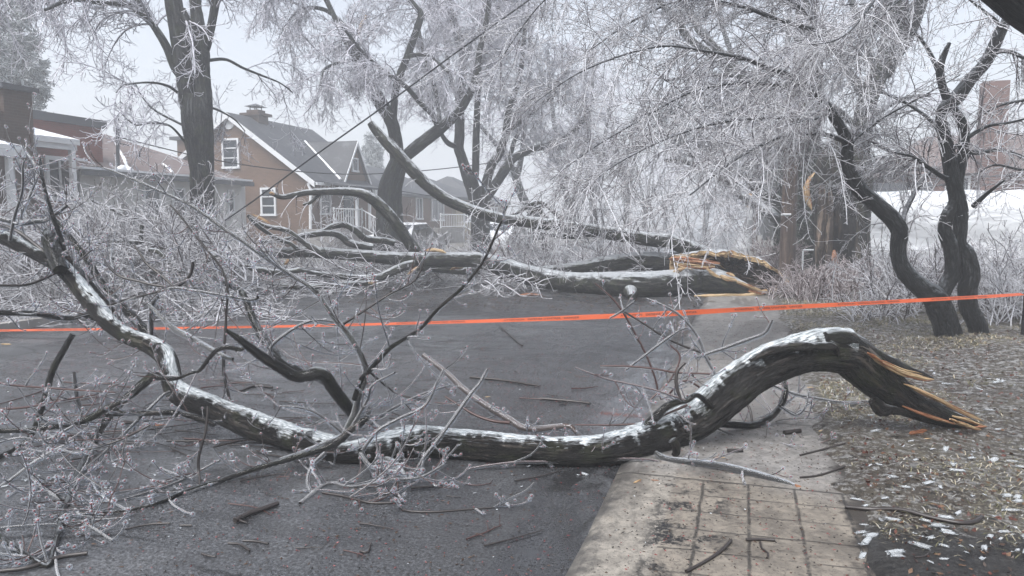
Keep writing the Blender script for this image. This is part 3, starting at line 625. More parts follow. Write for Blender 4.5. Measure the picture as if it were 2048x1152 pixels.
a = Acc(); a.box(XQ - .06, XQ + .04, yq0, yq + .04, zq - .14, zq + .02); put(a, 'porch_beam', M['white_trim'], h1, False)
yp = on_x(146, 360, XQ - .02)[1]; a = Acc(); a.box(XQ - .08, XQ + .06, yp - .07, yp + .07, .5, zq - .14); put(a, 'porch_post', M['white_trim'], h1, False)
a = Acc(); a.box(X1, XQ + .1, yq0, yq + .1, 0, .95); put(a, 'porch_floor', M['concrete'], h1, False)
a = Acc(); rail(a, (XQ, yq0, .95), (XQ, yp, .95), .9, 12); put(a, 'railing', M['white_trim'], h1, False)
a = Acc(); rail(a, (XQ, yp, .95), (XQ + .9, yp + .7, .35), .85, 8); put(a, 'stair_railing', M['white_trim'], h1, False)

# --- the dark brick house at the left edge
X0 = -17.6; p = on_x(67, 250, X0); yb = p[1]; zc = on_x(66, 187, X0)[2]; zt = on_x(5, 222, X0)[2]
h0 = thing('brick_house', (X0 - 3, yb - 3, 0), 'dark brown brick house with a capped chimney at the left edge', 'house')
a = Acc(); a.box(X0 - 7, X0 - .02, yb - 6, yb - .02, 0, zt); put(a, 'wall', M['dark_brick'], h0, False)
a = Acc(); a.box(X0 - 7.1, X0 + .1, yb - 6.1, yb - 1.1, zt, zt + .22); put(a, 'roof_edge', M['dark_trim'], h0, False)
a = Acc(); a.box(X0 - .7, X0, yb - .78, yb, 0, zc); ch_ = put(a, 'chimney', M['dark_brick'], h0, False)
a = Acc(); a.box(X0 - .82, X0 + .12, yb - .9, yb + .12, zc, zc + .13); a.v = [v - np.array(h0.location) for v in a.v]; a.build('chimney_cap', M['dark_trim'], ch_, False)
XQ = X0 + 1.2; pc = on_x(42, 305, XQ); zq = pc[2]
a = Acc(); A = [(X0, yb - 4.5, zq + .75), (XQ + .1, yb - 4.5, zq + .05), (XQ + .1, pc[1], zq + .05), (X0, pc[1], zq + .30)]
a.prism(None, A, [(x, y, z + .1) for x, y, z in A]); put(a, 'porch_roof', M['snow'], h0, False)
a = Acc(); a.box(XQ - .02, XQ + .12, yb - 4.5, pc[1] + .02, zq - .12, zq + .045); put(a, 'porch_gutter', M['white_trim'], h0, False)
yp = on_x(22, 380, XQ - .05)[1]; a = Acc(); a.box(XQ - .12, XQ, yp - .06, yp + .06, 0.8, zq - .12); put(a, 'porch_post', M['white_trim'], h0, False)
a = Acc(); q0 = np.array([XQ - .02, pc[1] - .05, zq - .1]); T = np.array([[*q0, .05], [*(q0 - (0.1, -.02, .18)), .05], [*(q0 - (.35, -.12, .28)), .05], [*(q0 - (.42, -.16, .5)), .05], [q0[0] - .42, q0[1] + .16, .6, .05]]); bark_tube(a, T, 8, .1, 0, 1, 1, 0); put(a, 'downspout', M['white_trim'], h0)
a = Acc(); a.box(X0 + .0, X0 + .05, yb - 2.3, yb - 1.35, 1.0, 3.0); put(a, 'door', M['door'], h0, False)
a = Acc(); a.box(X0, XQ + .05, yb - 4.5, pc[1], 0, .95); put(a, 'porch_floor', M['concrete'], h0, False)
a = Acc(); rail(a, (XQ, yb - 4.4, .95), (XQ, pc[1], .95), .85, 20); put(a, 'railing', M['white_trim'], h0, False)

# --- houses further down the street, fading into the fog
def far_house(label, X, px0, px1, pye, ridge, mat, roofmat, wins, depth=8.0, porch=False, hip=1.0):
    A, B = on_x(px0, pye, X), on_x(px1, pye, X); ze = B[2]; y0, y1 = A[1], B[1]; s_ = 1 if X < 0 else -1
    ze = (A[2] + B[2]) / 2
    h = thing('house', (X - 4 * s_, (y0 + y1) / 2, 0), label, 'house'); xb = X - depth * s_; xm = (X + xb) / 2; o_ = .4
    a = Acc(); a.box(min(X, xb), max(X, xb), y0, y1, 0, ze); put(a, 'wall', M[mat], h, False)
    c_ = [(X + o_ * s_, y0 - o_, ze), (X + o_ * s_, y1 + o_, ze), (xb - o_ * s_, y1 + o_, ze), (xb - o_ * s_, y0 - o_, ze)]
    V = [*c_, (xm, y0 + hip * depth / 2, ze + ridge), (xm, y1 - hip * depth / 2, ze + ridge), *[(x, y, z - .16) for x, y, z in c_]]
    a = Acc(); a.add(V, [(0, 1, 5, 4), (2, 3, 4, 5), (6, 9, 8, 7), (0, 6, 7, 1), (1, 7, 8, 2), (2, 8, 9, 3), (3, 9, 6, 0)], [(1, 2, 5), (3, 0, 4)]); put(a, 'roof', M[roofmat], h, False)
    for (u0, u1, z0, z1) in wins: window(h, 'x', X, y0 + u0 * (y1 - y0), y0 + u1 * (y1 - y0), z0, z1, rails=0, mull=1, fw=.1)
    if porch:
        a = Acc(); a.box(X, X + 1.6, y0 + .3 * (y1 - y0), y0 + .8 * (y1 - y0), 0, 1.0); put(a, 'porch_floor', M['concrete'], h, False)
        a = Acc(); yy0, yy1 = y0 + .3 * (y1 - y0), y0 + .8 * (y1 - y0); rail(a, (X + 1.6, yy0, 1.0), (X + 1.6, yy1, 1.0), .9, 14); put(a, 'railing', M['white_trim'], h, False); a = Acc(); rail(a, (X + 1.6, yy1, 1.0), (X + 2.9, yy1, .2), .9, 7); put(a, 'stair_railing', M['white_trim'], h, False)
    return h
far_house('brown brick bungalow with a grey hipped roof just past the gabled house', -20.3, 800, 905, 392, 2.0, 'brown_brick', 'grey_roof', ((.26, .38, 1.6, 3.0), (.55, .8, 1.5, 3.0)), porch=True, hip=.8)
far_house('pale yellow brick house half hidden behind the rising fallen stem', -20.0, 912, 958, 396, 1.8, 'pale_brick', 'grey_roof', ((.3, .6, 1.4, 2.6),), hip=.6)
far_house('faint grey roofed house far down the street in the fog', -20.0, 968, 1010, 405, 2.2, 'brown_brick', 'grey_roof', ((.3, .6, 1.4, 2.6),), hip=.5)
# --- the house on the right behind the white shelter
X7 = 10.0; h7b = on_x
def right_house():
    D = 34.0; A = at(1790, 378, D); B = at(2130, 378, D)
    y = A[1]; x0, x1 = A[0], A[0] + 12.0; ze = at(1820, 345, D)[2]
    h = thing('brick_house', ((x0 + x1) / 2, y + 4, 0), 'reddish brown house with a tall chimney behind the white car shelter', 'house')
    a = Acc(); a.box(x0, x1, y, y + 9, 0, ze); put(a, 'wall', M['muted_brick'], h, False)
    pk = at(1838, 262, D); a = Acc()
    xa, xm_, xb_ = x0 - .5, x0 + 3.4, x0 + 12
    A_ = [(xa, y - .3, ze - .1), (xm_ - 1.6, y + 3.0, pk[2]), (xm_ + 5, y + 3.0, pk[2]), (xb_, y - .3, ze - .1)]
    a.add([*A_, (xa, y + 9.3, ze - .1), (xb_, y + 9.3, ze - .1), (xm_ - 1.6, y + 6, pk[2]), (xm_ + 5, y + 6, pk[2])], [(0, 3, 2, 1), (4, 6, 7, 5), (1, 2, 7, 6), (0, 1, 6, 4), (3, 5, 7, 2), (0, 4, 5, 3)]); put(a, 'roof', M['brown_roof'], h, False)
    c0, c1 = at(1953, 172, D - .5), at(1998, 172, D - .5)
    a = Acc(); a.box(c0[0], c1[0], y - .75, y - .02, 0, c0[2]); put(a, 'chimney', M['muted_brick'], h, False)
    a = Acc(); a.box(x0 - 1.6, x0 + 1.2, y - 1.6, y - .8, 0, at(1770, 366, D - 1)[2]); put(a, 'side_porch', M['dark_trim'], h, False)
    window(h, 'y', y, x0 + 2.0, x0 + 3.0, 2.0, ze - .2, rails=1)
right_house()
# --- white plastic car shelter
mt, n, out = new_mat('white_plastic_sheet'); g = G(n); p = g.pos()
n.links.new(g.bsdf((0.62, 0.64, 0.66), 0.35, 0.5, g.bump(g.noise(g.scale(p, (.5, .5, 2.5)), 1.2, 3, .5, .8), 0.4, 0.15)), out.inputs[0]); M['tarp'] = mt
D = 22.0; A = at(1728, 400, D)
sh = thing('car_shelter', (A[0] + 4, A[1] + 2, 0), 'white plastic tunnel-shaped car shelter behind the crabapple trunks', 'car shelter')
a = Acc(); Lx = np.linspace(0, 9, 60); prof = []
zt = at(1800, 377, D)[2]
for t in np.linspace(0, 1, 30):
    if t < .35: prof.append((0.0, zt * .74 * t / .35))
    elif t < .65: u = (t - .35) / .3 * math.pi; prof.append((1.6 - 1.6 * math.cos(u), zt * .74 + zt * .26 * math.sin(u) ** .8))
    else: prof.append((3.2, zt * .74 * (1 - (t - .65) / .35)))
V = np.array([[(A[0] + x, A[1] + y + .05 * vnoise(np.array([x * .9, z * 3, 1.])) + .04 * math.sin(z * 7 + x * .4), z - .05 * abs(math.sin(x * math.pi / 1.5)) * (z > 1.5)) for y, z in prof] for x in Lx])
nx = len(prof); i = np.arange(len(Lx) - 1)[:, None] * nx + np.arange(nx - 1)[None]
a.add(V.reshape(-1, 3), np.stack([i, i + nx, i + nx + 1, i + 1], -1).reshape(-1, 4)); put(a, 'plastic_cover', M['tarp'], sh)
a = Acc()
for e_, rev in ((0, 1), (-1, 0)): ring = V[e_]; a.add(np.vstack([[ring[:, 0].mean(), A[1] + 1.6, 1.0], ring]), None, [(0, k + 1, k + 2) if rev else (0, k + 2, k + 1) for k in range(nx - 1)])
put(a, 'end_panel', M['tarp'], sh)
# ------------------------------------------------------------------ trees
def tree(name, label, cat, group, D, trunk, limbs, crown, bark, twig, seed, base_px=None, S=26, amp=0.07, extra=None, fur=26.0, wood=None):
    """trunk: traces of the main stems; limbs: traces; crown: dict of growth numbers. Parts: trunk, limbs, crown."""
    rng = np.random.default_rng(seed)
    Ts = [trace(t, D, lift=False) for t in trunk]
    root = thing(name, (Ts[0][0, 0], Ts[0][0, 1], 0), label, cat, group)
    a = Acc()
    for k, T in enumerate(Ts): bark_tube(a, T, S, None, amp, fur, 4.0, 0.05, seed + k)
    put(a, 'trunk', bark, root)
    Ls = []
    for k, t in enumerate(limbs):
        d1 = 0
        if isinstance(t, tuple) and isinstance(t[0], (int, float)): d1 = t[0]; t = t[1]
        T = trace(t, D, D + d1, lift=False); Ls.append(T); a = Acc(); bark_tube(a, T, 14, None, amp * .8, fur, 4.0, 0.05, seed + 30 + k); put(a, 'limb', bark, root)
    src = Ts[1:] * (1 if crown.get('stems', 1) else 0) + Ls
    P, R = stack([x for x in src], 16)
    add = Acc(); twg = Acc()
    c = crown
    kw1 = dict(t=c.get('t1', (.25, 1)), L=c['L1'], ang=c.get('a1', (30, 75)), K=8, g=c.get('g1', (.02, -.12)), jit=.10, rr=(.5, c.get('r1', .028), .010), bias=c.get('bias'), bw=c.get('bw', .5))
    P1, R1 = grow(P, R, cnt(P, c['n1'], rng) * (R[:, :3].max(1) > 3.6 * D / FPX) + cnt(P, c['n1'] * .42, rng) * (R[:, :3].max(1) <= 3.6 * D / FPX), rng, **kw1)
    if c.get('lay') is not None: P1, R1 = P1, R1
    P2, R2 = grow(P1, R1, cnt(P1, c['n2'], rng), rng, t=(.1, 1), L=c['L2'], ang=(25, 65), K=6, g=c.get('g2', (-.12, .02)), jit=.14, rr=(.6, .013, c.get('rt', .007)), tap=.3, bias=c.get('bias'), bw=c.get('bw', .5) * .5)
    P3, R3 = grow(P2, R2, cnt(P2, c['n3'], rng), rng, t=(.05, 1), L=c['L3'], ang=(25, 70), K=5, g=c.get('g3', (-.22, .30)), jit=.16, rr=(.7, c.get('rt', .007), c.get('rt', .007) * .75), tap=.2)
    tubes(add, P1, R1, 5); tubes(add, P2, R2, 3); tubes(add, P3, R3, 3)
    if c.get('n4'):
        P4, R4 = grow(P3, R3, cnt(P3, c['n4'], rng), rng, t=(.1, 1), L=c['L4'], ang=(30, 70), K=4, g=(-.1, .2), jit=.15, rr=(.8, c.get('rt', .007) * .8, c.get('rt', .007) * .6), tap=.2); tubes(add, P4, R4, 3)
    put(add, 'crown', twig, root)
    return root, Ts, Ls

GA = 'standing street maples glazed with ice'
# the near maple on the left: a trunk that forks at house-roof height
tree('maple_tree', 'thick grey maple trunk forking above the low white bungalow', 'tree', GA, 17.2,
     [[(404, 590, 34), (404, 520, 27), (404, 440, 22.5), (404, 347, 23), (399, 290, 26), (394, 243, 28), (393, 212, 27), (392, 190, 20)],
      [(385, 230, 18), (377, 200, 17), (368, 139, 17), (358, 69, 17), (346, 0, 16), (333, -90, 14), (310, -200, 11), (300, -330, 7)],
      [(404, 235, 18), (408, 205, 16), (405, 139, 14), (404, 104, 14), (395, 40, 12), (390, 0, 11), (386, -90, 10), (400, -200, 8), (395, -320, 5)]],
     [[(404, 112, 11), (415, 80, 9), (424, 45, 8), (432, 0, 8), (446, -70, 7), (470, -160, 5), (500, -240, 3)],
      [(372, 165, 9), (350, 136, 8), (333, 94, 8), (312, 59, 7), (295, 38, 7), (257, 10, 6), (225, -10, 5), (170, -42, 5), (90, -55, 4), (20, -20, 3)],
      [(303, 47, 5), (288, 17, 4.5), (274, 0, 4), (250, -50, 4), (190, -110, 3), (100, -130, 2)],
      [(362, 20, 9), (376, 50, 9), (392, 92, 7)],
      (1.5, [(413, 121, 3.5), (451, 119, 3), (486, 136, 2.6), (521, 150, 2.2), (560, 166, 1.5), (585, 185, 1)]),
      (-2, [(362, 190, 3), (335, 172, 2.5), (300, 165, 2), (250, 170, 1.5), (232, 185, 1)]),
      (-1, [(375, 290, 2.5), (340, 252, 2), (300, 246, 1.6), (271, 250, 1.3), (243, 228, 1)]),
      (1, [(375, 255, 2.5), (312, 222, 2), (285, 194, 1.5), (270, 165, 1)]),
      (2, [(412, 212, 2.5), (440, 222, 2), (470, 240, 1.4), (490, 262, 1)]),
      (2, [(440, -60, 5), (490, -70, 4), (540, -50, 3.5), (570, -10, 2)]),
      (-2, [(300, -330, 5), (220, -300, 5), (130, -220, 4), (60, -120, 3)]), (-1, [(250, -60, 5), (160, -90, 5), (80, -70, 4.5), (10, -40, 4), (-50, 20, 3)]), (-2, [(257, 10, 5), (200, 5, 4.5), (140, 0, 4), (90, 20, 3)]), (1, [(300, -200, 5), (200, -190, 5), (90, -150, 4.5), (0, -130, 4)]),
      (3, [(400, -300, 5), (480, -270, 4), (560, -200, 3), (600, -110, 2)])],
     dict(n1=4.6, L1=(.7, 2.3), n2=7.5, L2=(.35, .9), n3=10, L3=(.14, .34), g1=(.0, -.22), g2=(-.25, .05), g3=(-.25, .5), bias=(0, 0, -1), bw=.6, stems=0, rt=.0072), BARK_STREET, TWIG_FAR, 11)
# second maple: crossing fork behind the rising fallen stem
tree('maple_tree', 'forked grey maple crossed by the raised end of the fallen stem', 'tree', GA, 24.5,
     [[(783, 548, 42), (781, 500, 34), (779, 440, 26), (780, 382, 23), (790, 345, 20), (800, 318, 17)],
      [(796, 330, 15), (791, 278, 13), (783, 243, 12.5), (763, 208, 13), (746, 180, 12), (728, 149, 11), (715, 115, 10), (709, 87, 9), (697, 62, 7.5), (684, 49, 6)],
      [(800, 326, 13), (815, 309, 12), (843, 286, 12), (872, 264, 12), (890, 248, 11), (908, 234, 9), (930, 205, 8), (950, 160, 7), (960, 100, 6), (975, 30, 5), (985, -60, 4)]],
     [[(709, 112, 6), (690, 80, 5.5), (666, 28, 5), (645, -15, 5), (610, -80, 4), (560, -140, 3)],
      [(786, 250, 7), (790, 190, 7), (800, 149, 7), (816, 109, 7), (836, 52, 7), (841, 26, 6), (822, 2, 5), (800, -40, 5), (780, -120, 4), (740, -200, 3)],
      (-2, [(878, 262, 5), (866, 233, 5), (840, 205, 5), (808, 170, 4.5), (767, 142, 4), (725, 104, 3.5), (690, 60, 3)]),
      (2, [(880, 255, 4.5), (876, 215, 4), (868, 170, 4), (850, 120, 3.5), (838, 60, 3)]),
      (-1, [(815, 112, 4.5), (853, 109, 4), (878, 126, 3.5), (897, 145, 3)]),
      (-2, [(716, 118, 4), (700, 120, 3.5), (669, 128, 3), (648, 140, 2.5), (640, 170, 2)]),
      (1, [(700, 60, 4), (650, 20, 4), (600, 20, 3), (565, 60, 2)]), (-1, [(650, -10, 4), (600, -30, 3), (540, 0, 2.5)])],
     dict(n1=4.6, L1=(.8, 2.8), n2=8.5, L2=(.4, 1.0), n3=10, L3=(.16, .4), g1=(.0, -.2), g2=(-.22, .02), g3=(-.25, .35), bias=(0, 0, -1), bw=.5, t1=(.45, 1), rt=.0085), BARK_STREET, TWIG_FAR, 12)
a = Acc(); T = trace([(715, 72, 3, ), (722, 52, 3.4), (733, 30, 2)], 24.3, lift=False); bark_tube(a, T, 8, .05, .2, 20, 4, .1, 3)
sp = a.build('splintered_limb_end', WOOD, bpy.data.objects['maple_tree.001']); sp.matrix_parent_inverse = bpy.data.objects['maple_tree.001'].matrix_world.inverted() if False else Matrix.Translation(-Vector(bpy.data.objects['maple_tree.001'].location))
# third maple: many stems from a low crotch
tree('maple_tree', 'multi-stemmed grey maple rising behind the middle of the long fallen stem', 'tree', GA, 30.0,
     [[(964, 530, 26), (962, 480, 19), (960, 430, 18), (957, 400, 19), (952, 375, 18)],
      [(952, 400, 14), (943, 368, 14), (931, 339, 11), (922, 312, 10), (917, 295, 10), (919, 271, 10), (920, 208, 9), (926, 122, 8), (916, 69, 8), (900, 17, 7), (885, -60, 6), (880, -160, 4)],
      [(966, 410, 9), (971, 384, 9), (974, 359, 9), (984, 329, 8.5), (998, 308, 8), (1010, 271, 7), (1018, 220, 6), (1040, 150, 5), (1050, 60, 4), (1065, -40, 3)],
      [(966, 420, 9), (977, 392, 9), (994, 364, 9), (1013, 335, 9), (1028, 316, 8), (1060, 300, 7), (1100, 288, 6), (1150, 260, 5), (1190, 200, 4)]],
     [[(950, 352, 7), (951, 345, 7), (952, 295, 7), (955, 200, 6), (962, 100, 5), (970, 0, 4), (975, -90, 3)],
      (2, [(975, 385, 6), (1000, 350, 6), (1018, 320, 5), (1030, 280, 4), (1060, 220, 3)]),
      (-2, [(917, 295, 6), (895, 285, 5), (880, 262, 4), (865, 220, 3), (850, 170, 2)]),
      (2, [(920, 208, 5), (900, 150, 4.5), (890, 80, 4), (870, 20, 3)]), (-2, [(925, 130, 5), (960, 60, 4), (1010, 0, 3.5), (1060, -40, 3)]),
      (1, [(1010, 265, 5), (1060, 230, 4), (1110, 180, 3.5), (1150, 110, 3)])],
     dict(n1=4.0, L1=(1.0, 3.2), n2=7.5, L2=(.45, 1.2), n3=8.5, L3=(.2, .5), g1=(.02, -.15), g2=(-.18, .02), g3=(-.22, .3), bias=(0, 0, -1), bw=.3, t1=(.35, 1), rt=.0100), BARK_STREET, TWIG_FAR, 13)
# smaller, foggier trees down the street
FT = [(41, [[(1077, 480, 12), (1070, 433, 10), (1057, 415, 9), (1044, 392, 8.5), (1033, 359, 8), (1026, 335, 7)], [(1030, 350, 6), (1015, 320, 6), (985, 280, 4), (950, 240, 3)], [(1033, 362, 6), (1045, 300, 5), (1050, 220, 5), (1060, 130, 4), (1058, 20, 3)]], 'leaning grey trunk bending left behind the fallen stem, past the many-stemmed maple', 21),
      (54, [[(1143, 470, 11), (1142, 430, 9), (1140, 405, 9)], [(1140, 410, 6), (1130, 380, 6), (1118, 320, 5), (1105, 220, 4), (1095, 100, 3)], [(1142, 410, 6), (1155, 380, 6), (1162, 320, 5), (1180, 220, 4), (1190, 90, 3)]], 'foggy V-shaped tree in the middle distance over the fallen stem', 22),
      (62, [[(1188, 465, 9), (1187, 430, 7.5), (1186, 395, 7)], [(1186, 400, 5), (1180, 350, 5), (1176, 260, 4), (1170, 150, 3)], [(1187, 400, 5), (1200, 350, 4), (1212, 260, 3.5), (1230, 160, 3)]], 'faint upright tree in the fog right of the V-shaped one', 23),
      (75, [[(1255, 455, 8), (1254, 420, 7), (1252, 380, 6)], [(1252, 385, 5), (1240, 330, 4), (1225, 250, 3), (1215, 160, 2)], [(1253, 385, 5), (1268, 320, 4), (1280, 240, 3), (1300, 150, 2)]], 'palest tree far down the left side of the street', 24)]
for D, tr, lab, sd in FT:
    tree('maple_tree', lab, 'tree', GA, D, tr, [], dict(n1=1.7, L1=(1.5, 3.8), n2=3.4, L2=(.7, 1.7), n3=4.0, L3=(.35, .8), g1=(.0, -.12), g2=(-.15, .0), g3=(-.2, .2), bias=(0, 0, -.6), t1=(.2, 1), rt=.022), BARK_STREET, TWIG_FAR, sd, S=14)

# broken old trunk on the right, its upper stem lost in the twigs
rngs = np.random.default_rng(3)
D = 18.0
st = thing('broken_tree', (*at(1682, 560, D)[:2], 0), 'massive dark broken trunk with peeling bark right of the utility pole', 'tree')
T = trace([(1682, 575, 64), (1683, 530, 53), (1684, 480, 48), (1684, 420, 48), (1686, 360, 49), (1690, 320, 46), (1698, 290, 36)], D, lift=False)
a = Acc(); bark_tube(a, T, 72, .06, .10, 7, .9, .05, 41); 
put(a, 'trunk', BARK_STUB, st)
a = Acc(); bark_tube(a, trace([(1704, 345, 28), (1720, 280, 20), (1736, 200, 18), (1758, 146, 18), (1780, 99, 20), (1788, 55, 22), (1791, 0, 23), (1795, -90, 24), (1800, -200, 20), (1815, -320, 13)], D, lift=False), 30, .08, .08, 18, 2, .05, 42); put(a, 'stem', BARK_STREET, st)
a = Acc(); bark_tube(a, trace([(1770, 150, 12), (1793, 106, 13), (1811, 80, 13), (1840, 7, 13), (1862, -80, 11), (1900, -190, 8)], D, lift=False), 18, .08, .08, 18, 2, .05, 43); put(a, 'stem', BARK_CRAB, st)
a = Acc()
for k, (px, y0, y1, r) in enumerate(((1650, 335, 345, 10), (1668, 318, 300, 12), (1690, 312, 270, 13), (1640, 350, 338, 8), (1722, 330, 290, 9))):
    bark_tube(a, trace([(px, y0 + 30, r), (px + 2, y0, r * .8), (px + 3, y1, r * .2)], D, lift=False), 10, .05, .2, 12, 2, .1, 50 + k)
put(a, 'splintered_rim', BARK_STUB, st)
PLATE = bark_mat('peeling_brown_bark', (.20, .155, .12), (.04, .03, .025), .15, .6, 0, 12, 1.6, thr=.5); PALE_PLATE = bark_mat('pale_bare_wood', (.34, .33, .32), (.10, .09, .085), .3, .5, 0, 12, 1.6, thr=.4); HOLLOW_SHADE = bark_mat('painted_hollow_shade', (.014, .011, .009), (.003, .003, .003), 0, .7, 0, 10, 1.2, patch=(.05, .032, .02))  # the hollow is a bulging form, its shade painted in as near-black
for pts, m_, d_, nm in (([(1644, 370, 4), (1646, 420, 9), (1642, 480, 9), (1638, 528, 6)], PLATE, .46, 'bark_plate'), ([(1660, 380, 3), (1662, 420, 6), (1659, 470, 7), (1656, 530, 5)], PLATE, .56, 'bark_plate'), ([(1714, 390, 3), (1717, 440, 6), (1716, 490, 6), (1716, 525, 4)], PALE_PLATE, .50, 'bark_plate'), ([(1727, 400, 2), (1729, 450, 5), (1730, 520, 5)], PALE_PLATE, .30, 'bark_plate'), ([(1676, 345, 8), (1684, 390, 20), (1690, 450, 21), (1688, 505, 17), (1684, 535, 8)], HOLLOW_SHADE, .46, 'hollow'), ([(1668, 500, 2), (1669, 515, 5), (1671, 530, 5), (1671, 545, 3)], WOOD_RED, .62, 'torn_wood')):
    a = Acc(); T = trace(pts, D - d_, lift=False); bark_tube(a, T, 14, .05, .2, 14, 2, .15, 8); put(a, nm, m_, st)
# limbs of that tree reaching left, with a crown of icy twigs
Ls = []
for k, (d1, t) in enumerate([(2, [(1738, 210, 9), (1690, 130, 8), (1640, 50, 7), (1590, -20, 6), (1500, -80, 5), (1400, -100, 4)]), (3, [(1760, 150, 8), (1720, 60, 7), (1690, -40, 6), (1640, -130, 4)]), (-2, [(1790, 20, 8), (1850, -60, 7), (1930, -120, 5), (2010, -140, 4)]), (2, [(1728, 270, 7), (1660, 210, 6), (1560, 170, 5), (1450, 150, 4), (1330, 160, 3)]), (0, [(1735, 240, 5), (1800, 200, 4), (1860, 190, 3)])]):
    T = trace(t, D, D + d1, lift=False); Ls.append(T); a = Acc(); bark_tube(a, T, 12, .1, .06, 22, 4, .05, 60 + k); put(a, 'limb', BARK_STREET, st)
P, R = stack(Ls, 16); a = Acc()
P1, R1 = grow(P, R, cnt(P, 6, rngs), rngs, t=(.1, 1), L=(.9, 2.6), ang=(30, 70), K=8, g=(0, -.2), rr=(.5, .02, .009), bias=(-.3, 0, -1), bw=.6)
P2, R2 = grow(P1, R1, cnt(P1, 5, rngs), rngs, L=(.4, 1.0), K=6, g=(-.25, -.02), rr=(.6, .011, .007))
P3, R3 = grow(P2, R2, cnt(P2, 7, rngs), rngs, L=(.12, .32), K=4, g=(-.15, .25), rr=(.7, .0085, .006))
for p, r, s in ((P1, R1, 4), (P2, R2, 3), (P3, R3, 3)): tubes(a, p, r, s)
put(a, 'crown', TWIG_FAR, st)

# ivy-dark leaning tree behind the pole, with the pale limb that reaches left
D = 23.5; iv = thing('ivy_tree', (*at(1600, 520, D)[:2], 0), 'dark ivy-covered trunk behind the utility pole with a pale icy limb reaching left', 'tree')
a = Acc(); bark_tube(a, trace([(1598, 545, 50), (1600, 480, 40), (1597, 420, 36), (1600, 350, 34), (1606, 290, 30), (1612, 200, 26), (1615, 80, 22), (1618, -60, 16)], D, lift=False), 30, .08, .12, 12, 4, .12, 71); put(a, 'trunk', BARK_STUB, iv)
Ls = []
for k, (d1, t) in enumerate([(-1, [(1580, 420, 14), (1552, 402, 11), (1519, 383, 10), (1497, 358, 9), (1464, 336, 8.5), (1420, 318, 8), (1385, 308, 7), (1374, 296, 5)]), (5, [(1560, 440, 12), (1490, 395, 9), (1464, 369, 9), (1424, 343, 8), (1380, 325, 6), (1330, 320, 4)]), (3, [(1600, 260, 9), (1500, 160, 8), (1406, 69, 8), (1385, 30, 7), (1366, 5, 6), (1340, -60, 5)]), (1, [(1570, 240, 8), (1450, 130, 8), (1378, 77, 7.5), (1358, 45, 7), (1333, 18, 7), (1300, -20, 6), (1270, -80, 4)])]):
    T = trace(t, D, D + d1, lift=False); Ls.append(T); a = Acc(); bark_tube(a, T, 14, .1, .07, 22, 4, .06, 75 + k); put(a, 'limb', BARK_FALLEN, iv)
a = Acc(); v = trace([(1598, 545, 52), (1600, 480, 43), (1597, 420, 39), (1600, 350, 37), (1606, 290, 33)], D, lift=False)
n_ = 5200; kk = rngs.random(n_) * (len(v) - 1.001); ii = kk.astype(int); ff = (kk - ii)[:, None]; cc_ = v[ii] * (1 - ff) + v[ii + 1] * ff; an = rngs.random(n_) * 6.283
p = cc_[:, :3] + np.stack([np.cos(an), np.sin(an), 0 * an], -1) * (cc_[:, 3:4] * rngs.uniform(.95, 1.15, (n_, 1)))
def leaves(acc, p, s, rng, nrm=None):
    n = len(p); u = rng.normal(size=(n, 3)); u /= np.linalg.norm(u, axis=1, keepdims=True); w_ = rng.normal(size=(n, 3)); w_ -= (w_ * u).sum(1, keepdims=True) * u; w_ /= np.linalg.norm(w_, axis=1, keepdims=True)
    s = np.broadcast_to(s, (n,))[:, None]
    acc.add(np.stack([p - u * s, p + w_ * s * .6, p + u * s, p - w_ * s * .6], 1).reshape(-1, 3), np.arange(n * 4).reshape(-1, 4))
leaves(a, p, .06, rngs); put(a, 'ivy', simple('ivy_leaf', (0.022, 0.035, 0.02), .35, .5, .3, 5), iv, False)
P, R = stack(Ls, 14); a = Acc()
P1, R1 = grow(P, R, cnt(P, 1.8, rngs), rngs, t=(.15, 1), L=(.8, 2.2), ang=(30, 70), K=8, g=(.05, -.15), rr=(.5, .02, .01), bias=(0, 0, -.4))
P2, R2 = grow(P1, R1, cnt(P1, 5, rngs), rngs, L=(.4, 1.0), K=6, g=(-.2, .0), rr=(.6, .012, .009)); P3, R3 = grow(P2, R2, cnt(P2, 6, rngs), rngs, L=(.15, .4), K=4, g=(-.15, .25), rr=(.7, .010, .007))
for p, r, s in ((P1, R1, 4), (P2, R2, 3), (P3, R3, 3)): tubes(a, p, r, s)
put(a, 'crown', TWIG_FAR, iv)

